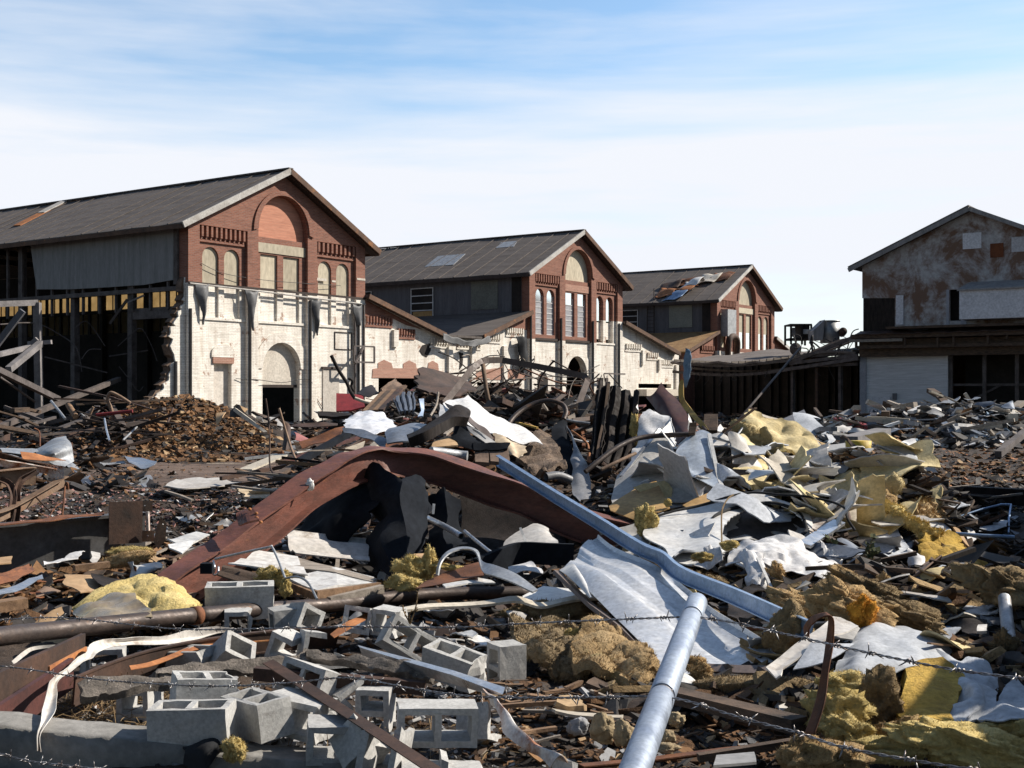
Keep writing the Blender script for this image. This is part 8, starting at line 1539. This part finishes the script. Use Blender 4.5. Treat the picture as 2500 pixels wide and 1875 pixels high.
# ------------------------------------------------------------------ loose rubble too fine to count
def chip(mb, c, s, flat, mi, r, long=1.0):
    """irregular broken piece"""
    R = Euler((r.uniform(-.6, .6), r.uniform(-.6, .6), r.uniform(0, 6.3))).to_matrix(); n = r.choice((4, 5, 6)); top = []; bot = []
    for i in range(n):
        a = 6.283 * (i + r.uniform(-.3, .3)) / n; q = s * r.uniform(.6, 1.1)
        top.append(c + R @ Vector((math.cos(a) * q * long, math.sin(a) * q, s * flat * r.uniform(.3, .7)))); bot.append(c + R @ Vector((math.cos(a) * q * r.uniform(.8, 1.1) * long, math.sin(a) * q * r.uniform(.8, 1.1), -s * flat * r.uniform(.3, .7))))
    mb.add(top + bot, [tuple(range(n)), tuple(range(2 * n - 1, n - 1, -1))] + [(i, i + n, (i + 1) % n + n, (i + 1) % n) for i in range(n)], mi)
def scatter(name, label, cat, poly, n, s0, s1, mats, flat=.35, long=(1, 1.6), lift=.3, seed=0, weights=None, group=None):
    r = random.Random(seed); mb = MB(); us = [p[0] for p in poly]; vs = [p[1] for p in poly]
    k = 0; tries = 0
    while k < n and tries < n * 4:
        tries += 1; u, v = r.uniform(min(us), max(us)), r.uniform(min(vs), max(vs)); ins = False
        for i in range(len(poly)):
            (x1, y1), (x2, y2) = poly[i], poly[i - 1]
            if (y1 > v) != (y2 > v) and u < (x2 - x1) * (v - y1) / (y2 - y1) + x1: ins = not ins
        if not ins: continue
        Y = hit(u, v)
        if not Y: continue
        Y *= r.uniform(.995, 1.01); x = (u - 1250) / FPX * Y; s = s0 * (s1 / s0) ** (r.random() ** 1.6)
        chip(mb, Vector((x, Y, gz(x, Y) + s * lift * flat)), s, flat * r.uniform(.6, 1.3), r.choices(range(len(mats)), weights)[0], r, r.uniform(*long)); k += 1
    o = mb.obj(name, None, None, False, mats=mats, center=False); return tag(o, label, cat, None, 'stuff')
B4 = lambda a, b, c, d: [(a, b), (c, b), (c, d), (a, d)]
mound = [(150, 1130), (230, 1050), (320, 985), (440, 965), (560, 1005), (680, 1070), (700, 1130)]
scatter('earth_rubble', 'lumps of brown earth and flat stone chips covering the mound', 'rubble', mound, 5200, .04, .17, ['earth', 'chip_brown', 'chip_tan', 'chip_dark'], .45, seed=1, weights=(5, 4, 1, 3))
scatter('gravel', 'pale pink and white gravel strewn behind the I-beam', 'gravel', B4(-200, 1195, 700, 1330), 5000, .015, .06, ['chip_pink', 'chip_white', 'chip_dark', 'chip_grey', 'earth'], .5, seed=2, weights=(4, 1, 7, 1.4, 4))
scatter('wood_chips', 'brown bark like chips on the left foreground ground', 'wood chips', B4(-250, 1330, 430, 1560), 3200, .02, .13, ['chip_brown', 'earth', 'chip_tan', 'chip_dark'], .22, (1, 2.2), seed=3, weights=(4, 4, 1, 4))
scatter('concrete_chips', 'broken grey concrete chips between the foreground blocks', 'rubble', B4(200, 1560, 1250, 1875), 3200, .007, .04, ['chip_grey', 'chip_white', 'chip_dark', 'earth'], .6, seed=4, weights=(5, 1, 3, 3))
scatter('concrete_chips', 'heap of concrete crumbs right of the nearest block', 'rubble', B4(560, 1775, 860, 1870), 900, .012, .05, ['chip_grey', 'chip_grey', 'chip_dark'], .7, seed=5)
scatter('wood_chips', 'dark splinters and dirt at the bottom centre', 'wood chips', B4(1130, 1640, 2100, 1875), 3000, .008, .045, ['chip_brown', 'chip_dark', 'earth', 'chip_tan', 'chip_grey'], .3, (1, 3), seed=6, weights=(3, 6, 4, .6, 1))
scatter('rubble', 'dark mixed rubble across the middle ground', 'rubble', B4(300, 1140, 1500, 1560), 5200, .015, .10, ['chip_dark', 'earth', 'chip_grey', 'chip_brown', 'chip_white', 'dark_rust'], .35, (1, 2.6), seed=7, weights=(10, 3, .7, 2, .2, 3))
scatter('rubble', 'charred rubble of the centre pile', 'rubble', B4(700, 930, 1750, 1180), 6500, .03, .17, ['chip_dark', 'char_wood', 'dark_rust', 'chip_grey', 'chip_brown', 'chip_white'], .25, (1, 3.2), seed=8, weights=(8, 4, 4, 1.2, 2, .5))
scatter('rubble', 'soiled dark rubble of the right pile', 'rubble', B4(1450, 1130, 2760, 1780), 8200, .02, .11, ['chip_dark', 'insulation_dark', 'earth', 'char_wood', 'chip_grey', 'insulation_brown', 'dirty_white'], .35, (1, 2.6), seed=9, weights=(10, 3, 3, 3, .5, .8, .15))
scatter('rubble_heap', 'grey heap of broken boards, blocks and scrap before the gabled shed', 'rubble', [(1900, 1085), (2000, 1035), (2130, 1010), (2260, 985), (2400, 975), (2500, 960), (2800, 975), (2800, 1095), (2200, 1095)], 4400, .05, .30, ['chip_grey', 'chip_white', 'galv_shade', 'chip_dark', 'wood_grey', 'blue_rag', 'chip_brown'], .35, (1, 2.6), lift=.9, seed=10, weights=(2.4, .5, 2.6, 11, 3, .4, 2.4))  # dark chips weighted up to imitate partial shade and shaded gaps
scatter('leaf_litter', 'orange brown leaves and board scraps on the ground before the grey heap', 'leaf litter', B4(1950, 1095, 2800, 1190), 3700, .03, .13, ['chip_brown', 'bright_rust', 'chip_dark', 'earth', 'chip_tan'], .15, (1, 1.8), seed=11, weights=(4, 2, 5, 4, 1))
scatter('rubble', 'dark debris lying in the shade at the right edge', 'rubble', B4(2050, 1185, 2780, 1420), 3200, .03, .16, ['chip_dark', 'char_wood', 'galv_shade', 'dark_rust'], .2, (1, 4), seed=12, weights=(7, 4, 1, 1))
scatter('rubble', 'scrap and rubble strewn before the collapsed left bay', 'rubble', B4(-260, 1005, 330, 1200), 3600, .04, .2, ['chip_dark', 'earth', 'dark_rust', 'chip_brown', 'galv_shade'], .25, (1, 3), seed=13, weights=(8, 3, 3, 1.4, 1))
scatter('rubble', 'far rubble along the foot of the hall walls', 'rubble', B4(650, 960, 1900, 1050), 4200, .08, .38, ['chip_dark', 'char_wood', 'dark_rust', 'chip_grey', 'wood_grey', 'chip_white', 'red_dusty'], .25, (1, 3.4), lift=1, seed=14, weights=(8, 5, 4, 1.5, 2, .6, .4))
scatter('road_grit', 'small stones on the muddy track', 'gravel', B4(150, 1130, 700, 1200), 900, .012, .05, ['earth', 'chip_brown', 'chip_white', 'chip_dark'], .4, seed=15, weights=(5, 3, .5, 3))
# dry grass and fibres
def fibres(name, label, region, n, L0, L1, mat, seed):
    r = random.Random(seed); mb = MB()
    for i in range(n):
        u, v = r.uniform(region[0], region[2]), r.uniform(region[1], region[3]); Y = hit(u, v)
        if not Y: continue
        x = (u - 1250) / FPX * Y; a = Vector((x, Y, gz(x, Y) + .01)); l = r.uniform(L0, L1); d = Vector((r.uniform(-1, 1), r.uniform(-1, 1), r.uniform(0, .6))).normalized()
        mb.tube([a, a + d * l * .5 + Vector((0, 0, l * .1)), a + d * l], .0022, 3, caps=False)
    tag(mb.obj(name, mat, None, center=False), label, 'dry grass', None, 'stuff')
fibres('dry_grass', 'dry brown grass tangled behind the concrete wall', (0, 1690, 560, 1790), 700, .06, .22, 'straw', 1)
fibres('dry_grass', 'straw bits among the concrete chips', (560, 1780, 1250, 1870), 160, .04, .14, 'straw', 2)
# ------------------------------------------------------------------ countable scrap of the tangles: each piece a thing
CW = dict(dark_rust='dark rusty', rust_steel='rusty', char_metal='sooty', char_wood='charred', wood_grey='grey wooden', wood_brown='brown wooden', galv_shade='blue grey', galv_dull='dull grey', maroon='maroon', pale_rust='pale rusty', bright_rust='orange', cardboard_dark='dark brown', cardboard='tan', tube_brown='brown', dirty_white='dirty white', white_metal='white', fabric_white='white cloth', fabric_grey='grey cloth', grey_panel='grey', insulation='yellow', insulation_brown='tan', insulation_dark='olive brown', insulation_cream='cream', cream_trim='cream trim', dirty_white_lit='pale speckled', chip_white='white', insulation_deep='deep yellow', wood_pale='pale wooden', beam_sooty='sooty grey', wood_dark='dark wooden')
def pieces(kind, name, label, cat, group, region, n, mats, seed, Ls, wd=(.04, .10), zoff=(0, .5), tilt=.35, Ysc=None, sheet=False, az=None):
    r = random.Random(seed)
    for i in range(n):
        u, v = r.uniform(region[0], region[2]), r.uniform(region[1], region[3]); Y = hit(u, v)
        if not Y or Y > 80: continue
        x = (u - 1250) / FPX * Y; c = Vector((x, Y, gz(x, Y) + r.uniform(*zoff))); l = r.uniform(*Ls); a = r.uniform(0, 3.14) if az is None else az + r.uniform(-.5, .5); t_ = r.uniform(-tilt, tilt)
        d = Vector((math.cos(a) * math.cos(t_), math.sin(a) * math.cos(t_), math.sin(t_))); m_ = r.choice(mats); wv = r.uniform(*wd)
        if kind == 'bar':
            mb = MB(); k = c + Vector((r.uniform(-1, 1), r.uniform(-1, 1), r.uniform(-.5, 1))) * l * .05
            mb.bar(c - d * l / 2, k, wv, wv * r.uniform(.25, .9)); mb.bar(k, c + d * l / 2, wv * .97, wv * r.uniform(.25, .9)); o = mb.obj(name, m_)
        elif kind == 'rod':
            q = Vector((r.uniform(-1, 1), r.uniform(-1, 1), r.uniform(-.6, 1))) * l * .16
            o = MB().tube(smooth_path([c - d * l / 2, c - d * l * .15 + q, c + d * l * .2 + q * .6, c + d * l / 2], 4), wv / 2, 5).obj(name, m_, None, True)
        else:
            s = d.cross(Vector((r.uniform(-.4, .4), r.uniform(-.4, .4), 1))).normalized() * l * r.uniform(.3, .7); q = lambda k: Vector((r.uniform(-1, 1), r.uniform(-1, 1), r.uniform(-1, 1))) * l * k
            rows = [[c + d * l * (b - 1) * .5 + s * (e - 1) * .5 + q(.11) for b in range(3)] for e in range(3)]
            vv, ff = surf_geo(rows, n=4, lin=r.random() < .5, amp=l * .05, fr=2 / l, th=.008 + l * .008, seed=r.random() * 50, edge=l * .07, corr=(r.choice((3, 4, 5)), l * .035, 0) if r.random() < .3 else None)
            o = mesh_obj(name, vv, ff, m_, None, True); o.data.set_sharp_from_angle(angle=RAD(35))
        sz = 'short' if l < (Ls[0] * Ls[1]) ** .5 else 'long'
        if kind == 'sheet': sz = 'small' if sz == 'short' else 'large'
        fu = (u - region[0]) / (region[2] - region[0]); fv = (v - region[1]) / (region[3] - region[1])
        tag(o, '%s %s %s, %s %s part' % (sz, CW.get(m_, 'dark'), label, 'upper' if fv < .5 else 'lower', 'left' if fu < .34 else 'middle' if fu < .67 else 'right'), cat, group)
DR = ['dark_rust', 'char_metal', 'rust_steel', 'char_wood']
pieces('rod', 'steel_rod', 'rod in the tangle before the middle hall', 'rod', 'thin rods tangled before the middle hall', (1120, 925, 1460, 1010), 70, ['dark_rust', 'rust_steel', 'char_metal', 'wood_grey'], 21, (1.0, 3.2), (.03, .06), (.1, 1.3), .7)
pieces('bar', 'charred_bar', 'bar in the rubble below the middle hall', 'bar', 'charred bars below the middle hall', (860, 950, 1500, 1050), 60, DR + ['wood_brown'], 22, (.6, 1.9), (.05, .14), (0, .35), .35)
pieces('sheet', 'scrap_sheet', 'crumpled piece in the rubble below the halls', 'metal scrap', 'crumpled dark metal below the halls', (720, 955, 1560, 1060), 60, DR + ['galv_shade', 'maroon', 'wood_grey'], 23, (.4, 1.2), zoff=(0, .3))
pieces('bar', 'lath', 'lath lying left of the girder crest', 'lath', 'laths left of the girder crest', (560, 1090, 960, 1230), 60, DR + ['wood_grey', 'wood_brown', 'wood_grey'], 24, (.4, 2.0), (.03, .09), (0, .25), .2, az=.3)
pieces('sheet', 'scrap_sheet', 'sheet scrap in the centre pile', 'metal scrap', 'sheet scraps of the centre pile', (900, 990, 1750, 1130), 55, DR + ['galv_shade', 'galv_dull', 'cardboard_dark', 'tube_brown'], 25, (.3, 1.0), zoff=(0, .3))
pieces('bar', 'scrap_bar', 'stick in the centre pile', 'stick', 'burnt sticks of the centre pile', (880, 980, 1800, 1140), 70, DR + ['wood_grey', 'wood_brown'], 26, (.3, 1.6), (.02, .08), (0, .4), .5)
pieces('sheet', 'scrap_sheet', 'scrap among the right insulation', 'scrap', 'scraps among the right insulation', (1500, 1200, 2480, 1620), 90, ['char_metal', 'insulation_dark', 'insulation_brown', 'fabric_grey', 'dirty_white', 'cardboard_dark', 'insulation', 'fabric_white', 'insulation_cream'], 27, (.15, .5), zoff=(0, .08))
pieces('bar', 'scrap_bar', 'stick among the right pile', 'stick', 'sticks of the right pile', (1500, 1180, 2480, 1640), 50, DR + ['wood_brown', 'galv_dull'], 28, (.15, .6), (.01, .03), (0, .1), .4)
pieces('bar', 'plank_piece', 'splintered board in shade at the right edge', 'board', 'splintered boards at the right edge', (2080, 1190, 2500, 1420), 45, ['char_wood', 'char_metal', 'wood_grey', 'char_wood'], 29, (.3, 1.1), (.03, .08), (0, .1), .2)
pieces('bar', 'heap_board', 'board on the grey rubble heap', 'board', 'broken boards on the grey rubble heap', (2000, 985, 2500, 1085), 70, ['wood_grey', 'chip_white', 'galv_shade', 'wood_pale', 'char_wood'], 30, (.6, 2.2), (.08, .35), (.05, .5), .5)
pieces('sheet', 'heap_sheet', 'bent sheet on the grey rubble heap', 'metal scrap', 'bent sheets on the grey rubble heap', (2050, 990, 2500, 1085), 35, ['galv_shade', 'galv_dull', 'dirty_white', 'grey_panel'], 31, (.5, 1.4), zoff=(.1, .5))
pieces('bar', 'collapsed_beam', 'timber before the collapsed left bay', 'timber', 'burnt timbers before the collapsed left bay', (-10, 1010, 330, 1110), 55, ['char_wood', 'beam_sooty', 'char_metal', 'wood_dark', 'dark_rust'], 32, (1.0, 4.5), (.06, .2), (0, .7), .35)
pieces('sheet', 'scrap_sheet', 'sheet scrap on the far left ground', 'metal scrap', 'rusty scraps at the far left', (0, 1060, 300, 1200), 26, DR + ['galv_dull', 'pale_rust', 'bright_rust'], 33, (.3, 1.0), zoff=(0, .15))
pieces('bar', 'lath', 'stick in the middle ground rubble', 'stick', 'sticks of the middle ground rubble', (330, 1200, 1000, 1480), 60, ['wood_brown', 'wood_grey', 'dark_rust', 'char_wood', 'pale_rust'], 34, (.2, 1.0), (.012, .05), (0, .08), .2)
pieces('sheet', 'white_scrap', 'scrap in the middle ground rubble', 'scrap', 'white scraps of the middle ground', (330, 1220, 1000, 1460), 26, ['dirty_white', 'white_metal', 'grey_panel', 'cardboard'], 35, (.12, .45), zoff=(0, .04))
pieces('sheet', 'brown_scrap', 'board scrap on the left foreground', 'scrap', 'brown scraps on the left foreground', (0, 1340, 420, 1560), 30, ['cardboard', 'wood_brown', 'char_wood', 'rust_steel', 'cardboard_dark'], 36, (.15, .5), zoff=(0, .04))
pieces('sheet', 'white_scrap', 'scrap between the blocks and the pipe', 'scrap', 'pale scraps between the blocks', (500, 1500, 1350, 1660), 26, ['dirty_white', 'galv_dull', 'white_metal', 'grey_panel'], 37, (.1, .35), zoff=(0, .06))
pieces('bar', 'splinter', 'splinter in the dirt at bottom centre', 'splinter', 'splinters at the bottom centre', (1150, 1650, 1950, 1860), 60, ['wood_brown', 'char_wood', 'char_wood', 'wood_grey'], 38, (.06, .4), (.008, .03), (0, .02), .15)
WM = ['dirty_white', 'fabric_white', 'insulation_cream', 'grey_panel', 'insulation', 'insulation_brown', 'white_metal', 'dirty_white_lit', 'fabric_grey', 'cream_trim', 'char_metal', 'galv_shade']
pieces('sheet', 'torn_sheet', 'folded sheet packed into the right pile', 'metal sheet', 'folded sheets packed into the right pile', (1500, 1090, 2180, 1400), 85, WM, 41, (.35, 1.0), zoff=(-.02, .12))
pieces('sheet', 'torn_sheet', 'torn sheet low in the right foreground', 'metal sheet', 'soiled sheets of the right foreground', (1900, 1400, 2490, 1640), 40, WM, 42, (.2, .6), zoff=(-.02, .05))
pieces('sheet', 'torn_sheet', 'upright torn sheet on the right pile', 'metal sheet', 'upright torn sheets of the right pile', (1600, 1090, 2280, 1330), 34, ['dirty_white', 'fabric_white', 'insulation_cream', 'insulation_brown', 'white_metal', 'fabric_grey', 'cream_trim', 'insulation_cream'], 43, (.4, .95), zoff=(.08, .36), tilt=1.1)
# ------------------------------------------------------------------ added fence, unseen right of the frame, placed only to shade the right foreground
sf = thing('added_shade_fence', 'added unseen sheet metal fence shading the right foreground', 'shade blocker', (5.6, 4.0, -.3))
pts = [(5.7, 2.0), (5.9, 7.4), (8.6, 13.5), (10.6, 23.0)]
for (x0, y0), (x1, y1) in zip(pts, pts[1:]):
    d = Vector((x1 - x0, y1 - y0, 0)); n = max(2, int(d.length / 1.1)); 
    for i in range(n):
        a = Vector((x0, y0, -.3)) + d * (i / n); b = Vector((x0, y0, -.3)) + d * ((i + .97) / n); h = 3.5 + rnd.uniform(-.25, .25)
        mb = MB(); nn = Vector((-d.y, d.x, 0)).normalized() * .03
        mb.add([a, b, b + Vector((0, 0, h)), a + Vector((0, 0, h + rnd.uniform(-.05, .05))), a + nn, b + nn, b + nn + Vector((0, 0, h)), a + nn + Vector((0, 0, h))], [(0, 1, 2, 3), (7, 6, 5, 4), (0, 4, 5, 1), (1, 5, 6, 2), (2, 6, 7, 3), (3, 7, 4, 0)])
        addto(mb.obj('shade_fence_sheet', 'sheet_grey_dark'), sf)
# ------------------------------------------------------------------ fence post arm and barbed wires, close to the camera
pa = thing('fence_post_arm', 'galvanised tubular fence arm with notches, leaning across the right of centre', 'fence post', P('p', 1560, 1875, 2.35))
ax = [P('p', 1700, 1472, 3.55), P('p', 1682, 1500, 3.45), P('p', 1615, 1690, 2.82), P('p', 1530, 1890, 2.32)]
a0, a1 = P('p', 1702, 1470, 3.62), P('p', 1512, 1980, 2.2); dd = a1 - a0
def seg(t0, t1, r, nm, m_='post_galv'):
    o = MB().tube([a0 + dd * t0, a0 + dd * (t0 + .004), a0 + dd * (t1 - .004), a0 + dd * t1], [r * .94, r, r, r * .94], 28).obj(nm, m_, None, True); o.data.set_sharp_from_angle(angle=RAD(40)); addto(o, pa)
def tpar(v_):   # parameter on the axis for a picture height
    lo, hi = 0, 1
    for _ in range(40):
        m_ = (lo + hi) / 2; p = a0 + dd * m_; vv = HORIZ - (p.z - EYE) / p.y * FPX
        if vv < v_: lo = m_
        else: hi = m_
    return lo
t1, t2 = tpar(1506), tpar(1700)
seg(0, t1 - .006, .0305, 'tube_section'); seg(t1 + .006, t2 - .006, .0305, 'tube_section'); seg(t2 + .006, 1, .0305, 'tube_section'); seg(t1 - .008, t1 + .008, .026, 'notch', 'wire_steel'); seg(t2 - .008, t2 + .008, .026, 'notch', 'wire_steel')
def wire(label, pts, spacing, phase=0, seed=0):
    r = random.Random(seed); W = thing('barbed_wire', label, 'barbed wire', P('p', *pts[0]), group='barbed wires of the fence')
    path = smooth_path([P('p', *q) for q in pts], 40); s = [0]
    for a, b in zip(path, path[1:]): s.append(s[-1] + (b - a).length)
    # resample every 8 mm
    res = []; L_ = s[-1]; k = 0; x = 0
    while x < L_:
        while s[k + 1] < x: k += 1
        res.append(path[k].lerp(path[k + 1], (x - s[k]) / max(1e-9, s[k + 1] - s[k]))); x += .008
    for ph in (0, math.pi):
        st_ = []
        for i, p in enumerate(res):
            t_ = (res[min(i + 1, len(res) - 1)] - res[max(i - 1, 0)]).normalized(); u_ = t_.cross(Vector((0, 0, 1))).normalized(); w_ = u_.cross(t_); a = i * .008 / .055 * 6.283 + ph
            st_.append(p + (u_ * math.cos(a) + w_ * math.sin(a)) * .0019)
        addto(MB().tube(st_, .0017, 5).obj('strand', 'wire_steel', None, True), W)
    x = phase
    while x < L_ - .02:
        i = int(x / .008); p = res[i]; t_ = (res[min(i + 1, len(res) - 1)] - res[max(i - 1, 0)]).normalized(); u_ = t_.cross(Vector((0, 0, 1))).normalized(); w_ = u_.cross(t_); mb = MB(); a0_ = r.uniform(0, 6.28)
        coil = [p + t_ * (j * .0012 - .012) + (u_ * math.cos(a0_ + j * .7) + w_ * math.sin(a0_ + j * .7)) * .0045 for j in range(21)]
        mb.tube(coil, .0015, 5)
        for e, sg in ((0, -1), (20, 1)):
            for q in (1, -1):
                a = a0_ + r.uniform(-.5, .5) + (0 if q > 0 else math.pi) + e; d = (u_ * math.cos(a) + w_ * math.sin(a)); mb.tube([coil[e] - d * .001, coil[e] + d * .012 + t_ * sg * .002, coil[e] + d * .019 + t_ * sg * .004], [.0016, .0016, .0006], 5)
        addto(mb.obj('barb', 'wire_steel', None, True), W); x += spacing * r.uniform(.94, 1.06)
wire('upper barbed wire sagging from the left edge to the post arm tip', [(-40, 1517, 5.6), (150, 1508, 5.3), (420, 1535, 4.9), (640, 1535, 4.6), (850, 1530, 4.4), (1100, 1532, 4.15), (1250, 1524, 4.0), (1450, 1515, 3.75), (1690, 1505, 3.5)], .125, .05, 1)
wire('upper barbed wire running from the post arm tip down to the right edge', [(1690, 1505, 3.45), (1790, 1520, 3.3), (1960, 1558, 3.05), (2150, 1600, 2.8), (2330, 1635, 2.62), (2540, 1662, 2.5)], .125, .09, 2)
wire('middle barbed wire sagging from the left edge to the lower notch', [(-40, 1622, 5.1), (60, 1633, 5.0), (250, 1660, 4.7), (500, 1675, 4.3), (700, 1668, 4.0), (850, 1655, 3.8), (1000, 1680, 3.55), (1150, 1700, 3.35), (1350, 1704, 3.1), (1600, 1700, 2.85)], .125, .04, 3)
wire('middle barbed wire running from the lower notch to the bottom right', [(1600, 1698, 2.8), (1680, 1712, 2.72), (1800, 1750, 2.6), (1950, 1790, 2.5), (2060, 1825, 2.4), (2250, 1860, 2.3), (2420, 1885, 2.2)], .125, .03, 4)
wire('lowest barbed wire just showing at the bottom left corner', [(-60, 1822, 3.9), (60, 1856, 3.8), (150, 1868, 3.7), (260, 1880, 3.6)], .085, .06, 5)
